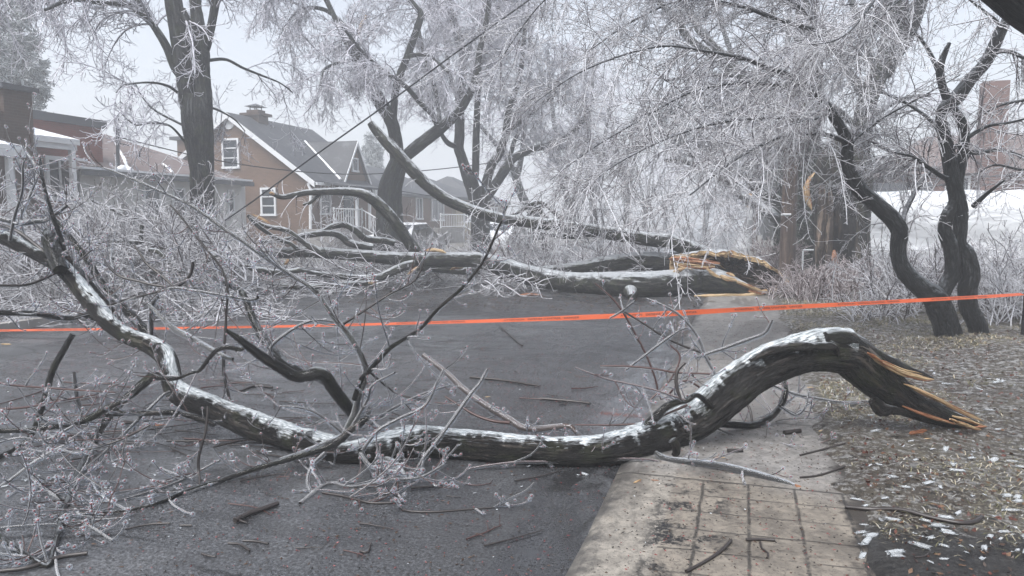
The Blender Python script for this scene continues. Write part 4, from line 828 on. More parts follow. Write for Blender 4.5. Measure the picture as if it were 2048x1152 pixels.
# further trees along the right side of the street, pale in the fog
for D, tr, lab, sd in [(40, [[(1545, 480, 20), (1546, 430, 15), (1548, 380, 14)], [(1548, 385, 10), (1530, 300, 9), (1500, 200, 7), (1460, 100, 5), (1430, 0, 4)], [(1549, 385, 9), (1560, 280, 8), (1570, 150, 6), (1580, 20, 4)], [(1546, 400, 7), (1510, 340, 6), (1450, 290, 5), (1390, 280, 4), (1330, 300, 3)]], 'grey trunk beside the yellow-framed sign on the right of the street', 31),
                       (58, [[(1525, 470, 14), (1524, 430, 11), (1522, 390, 10)], [(1522, 395, 7), (1500, 330, 6), (1460, 250, 5), (1420, 180, 4), (1370, 130, 3)], [(1523, 395, 7), (1535, 300, 5), (1540, 180, 4)]], 'foggy trunk further down the right pavement behind the sign', 32),
                       (80, [[(1512, 462, 11), (1511, 430, 8), (1510, 390, 7)], [(1510, 395, 5), (1490, 330, 4), (1450, 270, 3), (1400, 230, 3)], [(1510, 395, 5), (1520, 320, 4), (1525, 230, 3)]], 'faintest trunk at the far end of the right pavement', 33)]:
    tree('maple_tree', lab, 'tree', GA, D, tr, [], dict(n1=1.8, L1=(1.4, 3.6), n2=3.6, L2=(.7, 1.7), n3=4.2, L3=(.3, .8), g1=(.0, -.14), g2=(-.18, .0), g3=(-.2, .2), bias=(0, 0, -.6), t1=(.15, 1), rt=.018), BARK_STREET, TWIG_FAR, sd, S=14)
# and on the far left side and across the end of the street
for px, D, h, lab, sd in ((1330, 95, 9, 'hazy round-crowned tree near the end of the street, left of the pavement line', 34), (1410, 110, 10, 'hazy tree where the street vanishes into fog', 35), (1290, 70, 9, 'hazy tree over the middle of the far road edge', 36)):
    b = at(px, 438, D); s_ = FPX / D; yb = 438 + EYE * s_; t_ = lambda z: yb - z * s_
    tree('maple_tree', lab, 'tree', GA, D, [[(px, yb, .3 * s_), (px, t_(1.5), .22 * s_), (px + 2, t_(2.6), .2 * s_)]] + [[(px + 2, t_(2.4), .14 * s_), (px + dx * s_ * .4, t_(h * .55), .1 * s_), (px + dx * s_, t_(h * .95), .04 * s_)] for dx in (-3.2, -1.2, 1.0, 3.0)], [], dict(n1=1.3, L1=(1.4, 3.4), n2=2.4, L2=(.8, 1.7), n3=2.6, L3=(.4, .9), g1=(.0, -.14), g2=(-.15, .0), g3=(-.2, .2), t1=(.15, 1), rt=.03), BARK_STREET, TWIG_FAR, sd, S=10)

# conifers
NEEDLE = twig_mat('frosted_needles', (0.55, 0.59, 0.61), (0.09, 0.115, 0.11), .6, .5)
def conifer(px, D, top, width, label, seed):
    rng = np.random.default_rng(seed); b = at(px, 438, D); root = thing('spruce_tree', (b[0], b[1], 0), label, 'tree', 'frosted conifers behind the houses')
    H = top; a = Acc(); bark_tube(a, np.array([[b[0], b[1], 0, .28], [b[0], b[1], H * .6, .15], [b[0], b[1], H, .02]]), 10, .4, .05, 10, 3, .03, seed); put(a, 'trunk', BARK_STREET, root)
    n = 190; z = H * (1 - rng.random(n) ** .75 * .9); l = width * ((H - z) / H) ** .8 * rng.uniform(.65, 1.1, n) + .2; an = rng.random(n) * 6.283
    K = 6; P = np.empty((n, K, 3)); s = np.linspace(0, 1, K)
    for k in range(K): P[:, k] = np.stack([b[0] + np.cos(an) * l * s[k], b[1] + np.sin(an) * l * s[k], z - l * .35 * s[k] + l * .18 * s[k] ** 3], -1)
    a = Acc(); tubes(a, P, np.full((n, K), .03), 3)
    Q, R = grow(P, np.full((n, K), .03), 10, rng, t=(.15, 1), L=(.35, .9), ang=(35, 70), K=4, g=(-.25, -.1), rr=(1, .035, .02), tap=.5); tubes(a, Q, R, 3)
    Q2, R2 = grow(Q, R, 7, rng, t=(.1, 1), L=(.15, .4), ang=(30, 70), K=3, g=(-.35, -.1), rr=(1, .04, .02), tap=.3); tubes(a, Q2, R2, 3)
    put(a, 'crown', NEEDLE, root)
conifer(62, 33, 11.6, 1.75, 'tall frosted conifer behind the dark brick house at the left edge', 1)
conifer(-12, 30, 11.5, 1.9, 'frosted conifer cut by the left edge of the view', 2)
conifer(745, 62, 8.6, 2.4, 'small hazy conifer behind the gabled house near its street side', 3)
conifer(28, 46, 14, 2.2, 'hazier conifer further back at the left edge', 4)
# ------------------------------------------------------------------ the twisted crabapples on the right
rngc = np.random.default_rng(21)
def shoots(P, R, n, L, g, rng, bias=(-1, 0, -.6), bw=.8, rr=(.5, .010, .0038)):
    return grow(P, R, cnt(P, n, rng), rng, t=(.1, 1), L=L, ang=(25, 65), K=9, g=g, jit=.13, rr=rr, bias=bias, bw=bw, tap=.2)
def crab(label, base, stems, limbs, seed, crown, up=None):
    rng = np.random.default_rng(seed); D = 9.4
    root = thing('crabapple_tree', (*at(base[0], base[1], D)[:2], 0), label, 'tree')
    a = Acc(); Ts = []
    for k, t in enumerate(stems):
        T = trace(t, D, lift=False); Ts.append(T); bark_tube(a, T, 40, .022, .08, 34, 14, .10, seed + k)
    put(a, 'trunk', BARK_CRAB, root)
    Ls = []
    for k, (d1, t, thin) in enumerate(limbs):
        T = trace(t, D, D + d1, lift=False); T[:, 3] *= np.linspace(1, .55, len(T)); Ls.append(T); a = Acc(); bark_tube(a, T, 12, .05, .06, 40, 9, .05, seed + 40 + k); put(a, 'limb', BARK_ICED if len(t) > 6 else BARK_CRAB, root)
    P, R = stack(Ls, 18); a = Acc(); c = crown
    P1, R1 = shoots(P, R, c['n1'], c['L1'], c.get('g1', (.0, -.22)), rng, c.get('bias', (-1, 0, -.6)), c.get('bw', .8))
    P2, R2 = grow(P1, R1, cnt(P1, c['n2'], rng), rng, t=(.05, 1), L=c.get('L2', (.15, .55)), ang=(25, 70), K=5, g=(-.12, .0), jit=.14, rr=(.6, .0042, .0027))
    P3, R3 = grow(P2, R2, cnt(P2, c['n3'], rng), rng, t=(.05, 1), L=c.get('L3', (.03, .11)), ang=(40, 80), K=3, g=(0, .1), jit=.1, rr=(.8, .0032, .0023))
    P4, R4 = grow(P1, R1, cnt(P1, 10, rng), rng, t=(.05, 1), L=(.02, .08), ang=(40, 80), K=3, g=(0, .1), jit=.1, rr=(.8, .0036, .0026))
    tubes(a, P1, R1, 5); 
    for p, r in ((P2, R2), (P3, R3), (P4, R4)): tubes(a, p, r, 4)
    put(a, 'crown', TWIG_MID, root)
    return root
crab('twisted dark crabapple whose long limb arches left over the pavement', (1895, 692),
     [[(1906, 712, 37), (1902, 694, 28), (1893, 654, 23), (1878, 617, 22), (1866, 594, 21), (1842, 577, 19), (1812, 548, 17), (1798, 519, 14), (1796, 490, 14.5), (1799, 464, 15.5), (1786, 440, 15), (1753, 409, 15), (1720, 380, 14.5), (1704, 354, 14), (1694, 329, 12.5), (1696, 285, 11), (1682, 256, 9.5), (1661, 223, 9), (1641, 196, 8.5)],
      [(1872, 606, 15), (1890, 576, 14), (1905, 544, 15), (1903, 500, 14), (1890, 460, 12.5), (1896, 432, 12), (1909, 405, 11), (1917, 350, 10), (1926, 300, 9), (1929, 270, 8.5), (1920, 238, 8), (1900, 210, 8), (1884, 170, 7), (1880, 135, 7), (1890, 105, 5), (1899, 86, 3)]],
     [(-1, [(1645, 200, 8), (1610, 168, 7.5), (1570, 146, 7), (1534, 135, 6), (1497, 120, 5.5), (1457, 110, 5), (1410, 102, 4), (1330, 92, 3.5), (1240, 112, 3), (1150, 150, 2.6), (1070, 205, 2)], 0),
      (1, [(1642, 195, 7), (1640, 164, 6.5), (1637, 110, 6.5), (1632, 66, 6.5), (1618, 29, 6.5), (1581, 0, 6), (1530, -50, 5), (1450, -90, 4), (1350, -80, 3), (1250, -30, 2.5)], 0),
      (-1.5, [(1660, 222, 5), (1620, 240, 4.5), (1540, 235, 4), (1440, 245, 3.5), (1340, 275, 3), (1230, 330, 2.4), (1140, 400, 1.8)], 0),
      (-2, [(1697, 285, 5), (1640, 268, 4.5), (1560, 275, 4), (1470, 320, 3.2), (1380, 390, 2.4)], 0),
      (.5, [(1797, 492, 5), (1808, 430, 5), (1841, 365, 4.5), (1860, 340, 4), (1826, 314, 5), (1771, 299, 4), (1738, 281, 3), (1690, 262, 2)], 0),
      (-1, [(1610, 168, 5), (1560, 170, 4.5), (1480, 165, 4), (1380, 185, 3.4), (1280, 240, 2.8), (1180, 300, 2.2), (1100, 360, 1.6)], 0),
      (-1.5, [(1764, -60, 3), (1764, 0, 2.6), (1746, 55, 2.5), (1702, 120, 2.4), (1669, 161, 2.2), (1658, 201, 2), (1614, 237, 1.8), (1570, 252, 1.4)], 0),
      (-1.5, [(1800, -80, 3), (1735, 20, 2.6), (1690, 70, 2.2), (1640, 88, 2), (1600, 88, 1.6)], 0),
      (1.5, [(1632, 60, 5), (1560, 40, 4.5), (1470, 10, 4), (1370, 0, 3), (1270, 40, 2.4), (1180, 100, 2)], 0),
      (0, [(1702, 350, 4), (1690, 310, 4), (1700, 290, 3), (1760, 240, 3), (1850, 190, 2.4), (1920, 150, 2)], 0),
      (-1, [(1581, 0, 4), (1500, -120, 4), (1380, -150, 3), (1200, -90, 2.4), (1080, 10, 2), (1000, 120, 1.6)], 0)], 300,
     dict(n1=16, L1=(.5, 1.8), n2=12, n3=13))
crab('second twisted crabapple with a thick limb slanting to the top right corner', (1961, 692),
     [[(1966, 712, 27), (1962, 694, 19), (1955, 650, 17.5), (1938, 614, 16.5), (1936, 577, 17), (1941, 548, 17), (1933, 511, 16), (1918, 486, 13.5), (1921, 457, 13), (1918, 417, 15), (1911, 380, 14), (1904, 351, 13), (1893, 292, 11.5), (1882, 237, 9.5), (1890, 214, 11), (1914, 195, 12.5), (1943, 157, 11.5), (1976, 117, 11.5), (2000, 66, 11), (2015, 33, 9), (2030, -40, 8), (2060, -120, 6)]],
     [(0, [(1966, 128, 6), (1990, 106, 5.5), (2012, 102, 5.5), (2045, 115, 5), (2090, 150, 4)], 0),
      (-.5, [(1948, 412, 6), (1960, 400, 5.5), (1983, 380, 4.5), (2010, 360, 3)], 0),
      (-.3, [(1898, 300, 5), (1914, 292, 5), (1943, 270, 5), (1976, 252, 4.5), (2016, 246, 4), (2060, 235, 3)], 0),
      (.4, [(1925, 300, 5), (1957, 306, 5), (1994, 299, 4.5), (2016, 303, 4), (2070, 320, 3)], 0),
      (-.5, [(1900, 350, 6), (1892, 357, 5.5), (1859, 336, 5), (1826, 314, 4), (1790, 305, 3)], 0),
      (1, [(1893, 290, 5), (1860, 240, 4), (1800, 200, 3.5), (1740, 180, 3), (1690, 190, 2)], 0),
      (.6, [(1885, 160, 5), (1850, 90, 4), (1800, 40, 3.5), (1740, 10, 3), (1680, 10, 2)], 0),
      (-.8, [(2005, 60, 5), (1990, 40, 4), (1965, 20, 3.4), (1940, 0, 3), (1900, -40, 2.4)], 0),
      (-.5, [(2050, -60, 5), (1980, -80, 4), (1890, -60, 3.4), (1800, 0, 3), (1740, 60, 2)], 0),
      (0, [(2120, 190, 4), (2050, 200, 3.5), (1990, 215, 3), (1940, 250, 2)], 0),
      (0, [(2120, 330, 4), (2050, 340, 3.5), (1990, 330, 3), (1950, 350, 2)], 0)], 340,
     dict(n1=9, L1=(.35, 1.3), n2=8.5, n3=10, g1=(.0, -.16), bias=(-.3, 0, -.5)))
# the near dark bough crossing the top right corner
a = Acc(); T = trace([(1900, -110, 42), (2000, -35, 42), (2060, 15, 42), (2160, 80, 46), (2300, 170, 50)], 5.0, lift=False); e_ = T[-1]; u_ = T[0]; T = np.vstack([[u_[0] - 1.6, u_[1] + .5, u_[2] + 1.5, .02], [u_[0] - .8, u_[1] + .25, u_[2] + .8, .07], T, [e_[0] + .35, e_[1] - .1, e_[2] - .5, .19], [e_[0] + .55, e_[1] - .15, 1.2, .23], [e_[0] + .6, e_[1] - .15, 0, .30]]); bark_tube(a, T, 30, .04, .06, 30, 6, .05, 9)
b = a.build('leaning_tree', bark_mat('near_black_bark', (0.008, 0.009, 0.011), (0.003, 0.003, 0.004), .05, .6)); tag(b, 'near black leaning tree crossing the top right corner of the view', 'tree')  # near-black bark colour all over

# ------------------------------------------------------------------ shrubs and thickets
def thicket(name, label, cat, boxes, n, H, seed, mat, spread=.35, L2=(.15, .4), n2=8, n3=8, droop=(.0, -.1), rt=.005, K=7):
    rng = np.random.default_rng(seed); a = Acc(); P = []
    for (D, x0, x1, m_) in boxes:
        k = int(n * m_); px = rng.uniform(x0, x1, k); dd = D + rng.uniform(-.7, .7, k)
        P.append(np.array([at(u, 520, v) for u, v in zip(px, dd)]))
    B = np.concatenate(P); B[:, 2] = 0.02; nn = len(B); root = thing(name, (B[:, 0].mean(), B[:, 1].mean(), 0), label, cat)
    d = rng.normal(size=(nn, 3)) * spread; d[:, 2] = 1; d /= np.linalg.norm(d, axis=1, keepdims=True); L = H * rng.uniform(.55, 1.1, nn)[:, None]
    Q = np.empty((nn, K, 3)); Q[:, 0] = B; p = B.copy()
    for k in range(1, K):
        s = k / (K - 1); d = d + rng.normal(size=(nn, 3)) * .12; d[:, 2] += droop[0] * (1 - s) + droop[1] * s; d /= np.linalg.norm(d, axis=1, keepdims=True); p = p + d * L / (K - 1); Q[:, k] = p
    R = np.linspace(rt * 2.2, rt, K)[None].repeat(nn, 0); tubes(a, Q, R, 4)
    Q2, R2 = grow(Q, R, cnt(Q, n2, rng), rng, t=(.15, 1), L=L2, ang=(25, 60), K=5, g=(-.05, .05), jit=.15, rr=(.7, rt * 1.2, rt), floor=.01); tubes(a, Q2, R2, 3)
    Q3, R3 = grow(Q2, R2, cnt(Q2, n3, rng), rng, t=(.1, 1), L=(L2[0] * .35, L2[1] * .45), ang=(30, 70), K=3, g=(0, .1), jit=.12, rr=(.8, rt, rt * .75), floor=.01); tubes(a, Q3, R3, 3)
    put(a, 'stems', mat, root); return root
TWIG_PINK = twig_mat('pinkish_iced_twig', (0.50, 0.46, 0.47), (0.15, 0.105, 0.10), .3, .4, (-.3, .6))
thicket('shrub', 'low spiky pinkish shrub at the torn end of the fallen trunk', 'shrub', [(15.0, 1540, 1680, 1), (14.0, 1580, 1720, .6)], 95, .75, 5, TWIG_PINK, .55, (.12, .3), 9, 8, rt=.006)
thicket('shrub', 'rounded icy shrub between the signpost and the utility pole', 'shrub', [(22.5, 1525, 1585, 1)], 80, 1.1, 6, TWIG_PINK, .5, (.15, .35), 8, 7, rt=.008)
thicket('shrub', 'straggling icy shrub growing in front of the broken trunk', 'shrub', [(16.2, 1650, 1790, 1)], 90, .8, 7, TWIG_PINK, .55, (.15, .35), 8, 7, rt=.006)
thicket('hedge', 'tall tangled hedge of icy stems behind the two crabapples', 'hedge', [(12.5, 1780, 2080, 1), (13.5, 1740, 2080, 1)], 120, 1.35, 8, TWIG_BRUSH, .5, (.18, .45), 9, 8, rt=.0055)
thicket('shrub', 'arching white-twigged shrub at the right edge beside the dark post', 'shrub', [(10.8, 1985, 2090, 1)], 60, 1.9, 9, TWIG_MID, .4, (.2, .5), 9, 8, droop=(0, -.3), rt=.0045)
thicket('shrub', 'low arching shrub drooping at the foot of the left crabapple', 'shrub', [(11.5, 1690, 1850, 1)], 45, .85, 10, TWIG_BRUSH, .8, (.15, .4), 8, 7, droop=(0, -.35), rt=.005)
# thin bare saplings standing behind the fallen stem
def sapling(px, D, h, label, seed, mat):
    rng = np.random.default_rng(seed); b = at(px, 500, D); b[2] = 0; root = thing('sapling', b, label, 'sapling', 'bare saplings along the roadside')
    n = 6; P = np.empty((n, 10, 3)); P[:, 0] = b + rng.normal(size=(n, 3)) * (.12, .12, 0); d = rng.normal(size=(n, 3)) * .3; d[:, 2] = 1; p = P[:, 0].copy()
    for k in range(1, 10): d += rng.normal(size=(n, 3)) * .07; d[:, 2] -= .02 * k / 3; d /= np.linalg.norm(d, axis=1, keepdims=True); p = p + d * h / 9 * rng.uniform(.8, 1.1, (n, 1)); P[:, k] = p
    R = np.linspace(.014, .006, 10)[None].repeat(n, 0); a = Acc(); tubes(a, P, R, 5); put(a, 'stems', mat, root); a = Acc()
    P2, R2 = grow(P, R, cnt(P, 4.5, rng), rng, t=(.25, 1), L=(.3, .9), ang=(25, 55), K=6, g=(-.05, -.15), rr=(.7, .008, .005)); tubes(a, P2, R2, 4)
    P3, R3 = grow(P2, R2, cnt(P2, 6, rng), rng, L=(.08, .25), K=3, rr=(.7, .006, .004)); tubes(a, P3, R3, 3); put(a, 'twigs', mat, root)
sapling(1335, 16.8, 2.9, 'thin sapling with crossing whips right above the torn trunk end', 1, TWIG_BRUSH)
sapling(1290, 18.0, 2.6, 'thin sapling left of the one above the torn trunk', 2, TWIG_BRUSH)
sapling(655, 25.5, 3.0, 'pale young sapling in front of the gabled house porch', 3, TWIG_MID)
sapling(1240, 20, 2.4, 'thin sapling behind the middle of the upper fallen stem', 4, TWIG_BRUSH)
sapling(1410, 21, 3.2, 'slender sapling beside the pavement left of the sign', 5, TWIG_BRUSH)

# ------------------------------------------------------------------ the big maple that came down across the road
FD = 16.0
ft = thing('fallen_maple', (*at(1200, 575, 16.0)[:2], 0), 'huge ice-glazed maple lying across the road with a torn hollow butt', 'fallen tree')
def stem(pts, D0, D1, S=40, amp=.075, nm='stem', mat=BARK_FALLEN, seed=1, fur=22, **kw):
    T = trace(pts, D0, D1); a = Acc(); bark_tube(a, T, S, None, amp, fur, 3.5, .05, seed, **kw); put(a, nm, mat, ft); return T
F1 = stem([(1530, 588, 4, 15.3), (1505, 583, 9, 15.3), (1470, 573, 17, 15.4), (1436, 563, 23, 15.5), (1400, 560, 25, 15.7), (1350, 566, 26, 15.9), (1294, 569, 25, 16.0), (1245, 569, 24, 16.0), (1190, 567, 22, 16.05), (1140, 565, 20, 16.1), (1095, 558, 19), (1050, 548, 19), (1010, 536, 19), (980, 526, 16), (950, 520, 14.5), (910, 519, 14), (870, 519, 14), (820, 518, 13), (775, 516, 12), (735, 512, 11), (690, 509, 10.5), (620, 504, 10.5), (560, 506, 10), (520, 508, 9), (480, 512, 6), (440, 512, 3)], 16.0, 16.8, seed=101)
F1b = stem([(1252, 572, 15), (1262, 584, 12), (1262, 594, 6)], 15.75, 15.65, S=18, seed=102, nm='burl')
F2 = stem([(1430, 520, 22), (1390, 519, 20), (1340, 523, 18.5), (1290, 522, 18), (1245, 524, 16), (1200, 530, 15), (1160, 536, 13), (1120, 541, 12), (1070, 546, 12), (1000, 552, 10)], 16.7, 17.4, seed=103)
F3 = stem([(1440, 522, 18), (1391, 503, 16), (1344, 484, 14.5), (1300, 479, 13.5), (1250, 471, 13), (1200, 463, 12.5), (1150, 455, 12), (1100, 449, 11.5), (1050, 443, 11), (1010, 438, 10.5), (955, 424, 10.5), (900, 402, 11), (860, 375, 11.5), (822, 338, 12), (794, 306, 11.5), (767, 278, 10), (748, 256, 8), (741, 246, 6.5)], 16.4, 17.6, seed=104)
F4 = stem([(840, 512, 11), (824, 492, 11), (808, 470, 11), (794, 449, 11), (774, 425, 11.5), (749, 401, 11), (722, 387, 9.5), (690, 383, 8), (663, 383, 7), (617, 385, 6), (590, 390, 5.5), (566, 394, 5), (548, 389, 4), (540, 385, 3)], 16.7, 16.2, S=26, seed=105)
F5 = [stem(p, d0, d1, S=20, seed=110 + k) for k, (p, d0, d1) in enumerate([
    ([(745, 496, 7), (700, 486, 7), (685, 475, 6.5), (669, 467, 6.5), (640, 467, 6), (600, 473, 5.5), (560, 481, 4), (520, 485, 3)], 16.9, 16.5),
    ([(790, 486, 6), (767, 481, 6.5), (732, 477, 6.5), (711, 461, 6.5), (690, 450, 6), (668, 452, 6), (650, 461, 5), (620, 468, 3.5)], 17.2, 16.9),
    ([(640, 503, 6), (615, 490, 5.5), (601, 480, 5), (573, 461, 5), (540, 454, 4.5), (519, 447, 4), (497, 431, 3)], 16.3, 16.0),
    ([(600, 502, 4), (580, 487, 4), (556, 478, 4), (530, 462, 4), (508, 445, 4), (495, 430, 3)], 16.0, 15.6),
    ([(640, 388, 3.5), (632, 395, 3.4), (619, 406, 3.2), (606, 409, 2.6)], 16.4, 16.3),
    ([(830, 528, 9), (808, 533, 8), (780, 545, 7.5), (756, 555, 7), (720, 556, 6.5), (687, 553, 6), (640, 548, 5), (600, 540, 4)], 16.4, 15.9),
    ([(749, 566, 5.5), (700, 568, 5.5), (650, 573, 5.5), (600, 574, 5), (540, 570, 4)], 15.6, 15.4),
    ([(960, 540, 9), (920, 540, 9), (870, 536, 8.5), (820, 533, 7)], 17.4, 17.3),
    ([(1215, 466, 8), (1170, 470, 7), (1120, 472, 5), (1080, 466, 3)], 16.9, 17.4),
    ([(1130, 445, 5), (1090, 408, 5), (1064, 408, 4), (1038, 424, 3), (1020, 430, 2)], 17.2, 17.6),
    ([(1090, 410, 4), (1070, 418, 3.5), (1050, 436, 2)], 17.4, 17.3),
    ([(1100, 445, 5), (1080, 420, 5), (1068, 404, 4)], 17.3, 17.5)])]
# torn hollow butt: a slab of the trunk wall, dark inside, with pale torn edges
a = Acc(); b = Acc(); c = Acc()
path = catmull(trace([(1345, 540, 30), (1395, 538, 37), (1440, 541, 42), (1490, 549, 42), (1530, 558, 35), (1560, 568, 21), (1578, 573, 6)], 16.1, 15.7), 44)
_, N, B = frames(path[None, :, :3]); N, B = N[0], B[0]; S = 26
jag = rng0.uniform(-1, 1, 60)
outer, inner, co = [], [], []
for k in range(44):
    u = k / 43; r = path[k, 3]
    a0 = R_(-14 + 12 * vnoise(np.array([k * .5, 1., 2.])) + 8 * vnoise(np.array([k * 1.7, 4., 2.]))); a1 = R_(196 + 16 * vnoise(np.array([k * .45, 7., 2.])) + 8 * vnoise(np.array([k * 1.9, 9., 2.])))
    cen = path[k, :3]
    for j in range(S):
        t = a0 + (a1 - a0) * j / (S - 1)
        # angle measured from straight up, turning away from the viewer
        dv = np.array([0, 0, 1.0]) * math.cos(t) + FLAT * math.sin(t)
        e = 1 + .05 * vnoise(np.array([u * 20, t * 3, 3.])); q = cen + dv * r * e
        outer.append(q); ri = r * (.72 + .10 * vnoise(np.array([u * 9, t * 5, 8.])) + .04 * vnoise(np.array([u * 30, t * 14, 8.]))); inner.append(cen + dv * ri); co.append((r * math.cos(t), r * math.sin(t), u * 2))
outer, inner, co = map(np.array, (outer, inner, co)); outer[:, 2] = np.maximum(outer[:, 2], .01); inner[:, 2] = np.maximum(inner[:, 2], .02)
i = np.arange(43)[:, None] * S + np.arange(S - 1)[None]; q = np.stack([i, i + 1, i + S + 1, i + S], -1).reshape(-1, 4)
a.add(outer, q, co=co); b.add(inner, q[:, ::-1], mi=np.where((np.arange(43)[:, None] + 5 * np.sin(np.arange(S - 1)[None] * 1.3) < 17).ravel(), 1, 0), co=co)
def rim(idx, acc):
    o_, n_ = outer[idx], inner[idx]; m_ = (o_ + n_) / 2; K = len(idx)
    V = np.concatenate([o_, n_]); f = [(k, k + 1, K + k + 1, K + k) for k in range(K - 1)]; acc.add(V, f, co=np.concatenate([co[idx], co[idx]]))
for idx in (np.arange(44) * S, np.arange(44) * S + S - 1, 43 * S + np.arange(S), np.arange(S)): rim(idx, c)
rg_ = np.random.default_rng(61)
for row in (np.arange(44) * S, np.arange(44) * S + S - 1):
    for k in range(2, 43):
        for _ in range(3):
            p0 = outer[row[k]] * .5 + inner[row[k]] * .5; ax = outer[row[min(k + 1, 43)]] - outer[row[k - 1]]; ax /= max(np.linalg.norm(ax), 1e-6); ed = outer[row[k]] - path[k, :3]; ed /= max(np.linalg.norm(ed), 1e-6); d_ = ax * rg_.uniform(.3, 1) + ed * rg_.uniform(-.1, .35) + rg_.normal(size=3) * .12; l_ = rg_.uniform(.05, .16)
            tubes(c, (p0 + rg_.normal(size=3) * .012 + d_ * np.linspace(-.4, 1, 4)[:, None] * l_)[None], np.array([[.010, .013, .009, .001]]), 4, co=True)
for k in range(70):
    j0 = rg_.integers(3, S - 3); k0 = rg_.integers(1, 30); n_ = rg_.integers(6, 13); ii = (k0 + np.arange(n_)) * S + j0; P_ = inner[ii] + (path[k0:k0 + n_, :3] - inner[ii]) * rg_.uniform(.02, .14)
    tubes(b, P_[None], (np.sin(np.linspace(.1, 3.1, n_)) * rg_.uniform(.012, .03) + .002)[None], 5, mi=int(k0 < 9), co=True)
put(a, 'butt_bark', BARK_FALLEN, ft); put(b, 'rotten_inside', [INNER, WOOD], ft); put(c, 'torn_edge', WOOD, ft)
def fibres(acc, T, n, seed, wid=(.12, .34), spread=.85, mi=0, mis=None):
    """Torn wood: a bundle of pointed slivers of different lengths running along a path."""
    rng = np.random.default_rng(seed); K = 48; Q = catmull(T, K); _, N, B = frames(Q[None, :, :3]); N, B = N[0], B[0]; m = 7
    for _ in range(n):
        u0 = rng.uniform(-.02, .62); u1 = min(1.0, u0 + rng.uniform(.22, .6)); s = np.linspace(max(u0, 0), u1, m) * (K - 1); i = np.clip(s.astype(int), 0, K - 2); f = (s - i)[:, None]
        q = Q[i] * (1 - f) + Q[i + 1] * f; an = rng.random() * 6.283; o = rng.random() ** .5 * spread
        r = np.maximum(q[:, 3], .15 * T[:, 3].max()); fl = np.linspace(.9, 1.15, m)
        P = q[:, :3] + (N[i] * math.cos(an) + B[i] * math.sin(an)) * (r * o * fl)[:, None] + rng.normal(size=(m, 3)) * r.mean() * .05
        w_ = T[:, 3].max() * rng.uniform(*wid) * np.array([.55, 1, 1, .9, .7, .42, .04]); P[:, 2] = np.maximum(P[:, 2], w_ * .4)
        tubes(acc, P[None], w_[None], 4, mi=mi if mis is None else int(rng.choice(mis)), co=True)
def splinter(pts, D0, D1, mat, nm, root, S=7, flat=1.0, seed=1, lift=True):
    T = trace(pts, D0, D1, lift); a = Acc()
    if nm == 'bark_strip': bark_tube(a, T, 14, max(.008, length(T) / 60), .22, 45, 8, .12, seed); return put(a, nm, mat, root)
    T = T.copy(); T[:, 3] *= .8; T2 = T.copy(); T2[:, 3] *= .42; bark_tube(a, T2, 9, max(.008, length(T) / 40), .35, 50, 6, .2, seed)
    fibres(a, T, 40, seed, (.07, .22), 1.0, mis=(0, 0, 0, 1)); return put(a, nm, [mat, WOOD_RED if mat is WOOD else WOOD], root)
for k, (p, m_) in enumerate([
    ([(1338, 518, 3), (1352, 517, 8), (1380, 521, 9), (1410, 525, 8), (1440, 527, 3)], WOOD_RED), ([(1346, 526, 3), (1375, 531, 9), (1405, 534, 8), (1430, 533, 3)], WOOD), ([(1332, 555, 2), (1343, 549, 5), (1358, 541, 6), (1370, 536, 3)], WOOD),
    ([(1412, 534, 2), (1420, 543, 4), (1432, 551, 4), (1442, 556, 2)], WOOD), ([(1440, 551, 2), (1452, 556, 6), (1466, 559, 5), (1474, 561, 2)], WOOD), ([(1452, 546, 2), (1462, 549, 4), (1470, 553, 2)], WOOD), ([(1465, 561, 3), (1485, 568, 5), (1505, 576, 5), (1525, 582, 2)], WOOD), ([(1475, 572, 3), (1500, 582, 6), (1520, 586, 5), (1535, 586, 2)], WOOD_RED)]):
    splinter(p, 15.5 if k < 3 else 15.28, 15.35 if k < 3 else 15.12, m_, 'torn_wood', ft, 9, seed=200 + k)
splinter([(1630, 345, 2), (1616, 362, 5), (1612, 380, 7), (1616, 398, 7), (1621, 412, 4), (1623, 420, 1)], 17.62, 17.5, WOOD, 'torn_strip', st, seed=5, lift=False)
fl = Acc(); T = trace([(1389, 592, 1.5), (1420, 592, 4), (1460, 591, 4), (1500, 590, 4.5), (1535, 582, 5.5), (1562, 572, 4), (1574, 569, 1.5)], 15.4, 15.4); T[:, 3] *= .8; bark_tube(fl, T, 8, .05, .3, 25, 4, .2, 77); fibres(fl, T, 26, 78, (.2, .45), 1.1); put(fl, 'torn_flake', WOOD, ft)
for k, (p, d) in enumerate([([(852, 501, 1), (862, 500, 5), (880, 501, 5), (892, 506, 2)], 16.35), ([(900, 540, 2), (915, 534, 6), (935, 530, 5), (945, 535, 2)], 16.7), ([(815, 549, 2), (825, 541, 4), (838, 533, 3)], 15.8), ([(737, 566, 3), (748, 565, 5), (753, 566, 3)], 15.5), ([(505, 428, 2), (522, 437, 3.5), (540, 447, 2)], 15.6), ([(538, 386, 2), (543, 386, 4), (549, 389, 3)], 16.1), ([(568, 530, 2), (574, 524, 5), (577, 518, 2)], 15.4)]): splinter(p, d, d, WOOD, 'torn_wood', ft, 8, seed=230 + k)
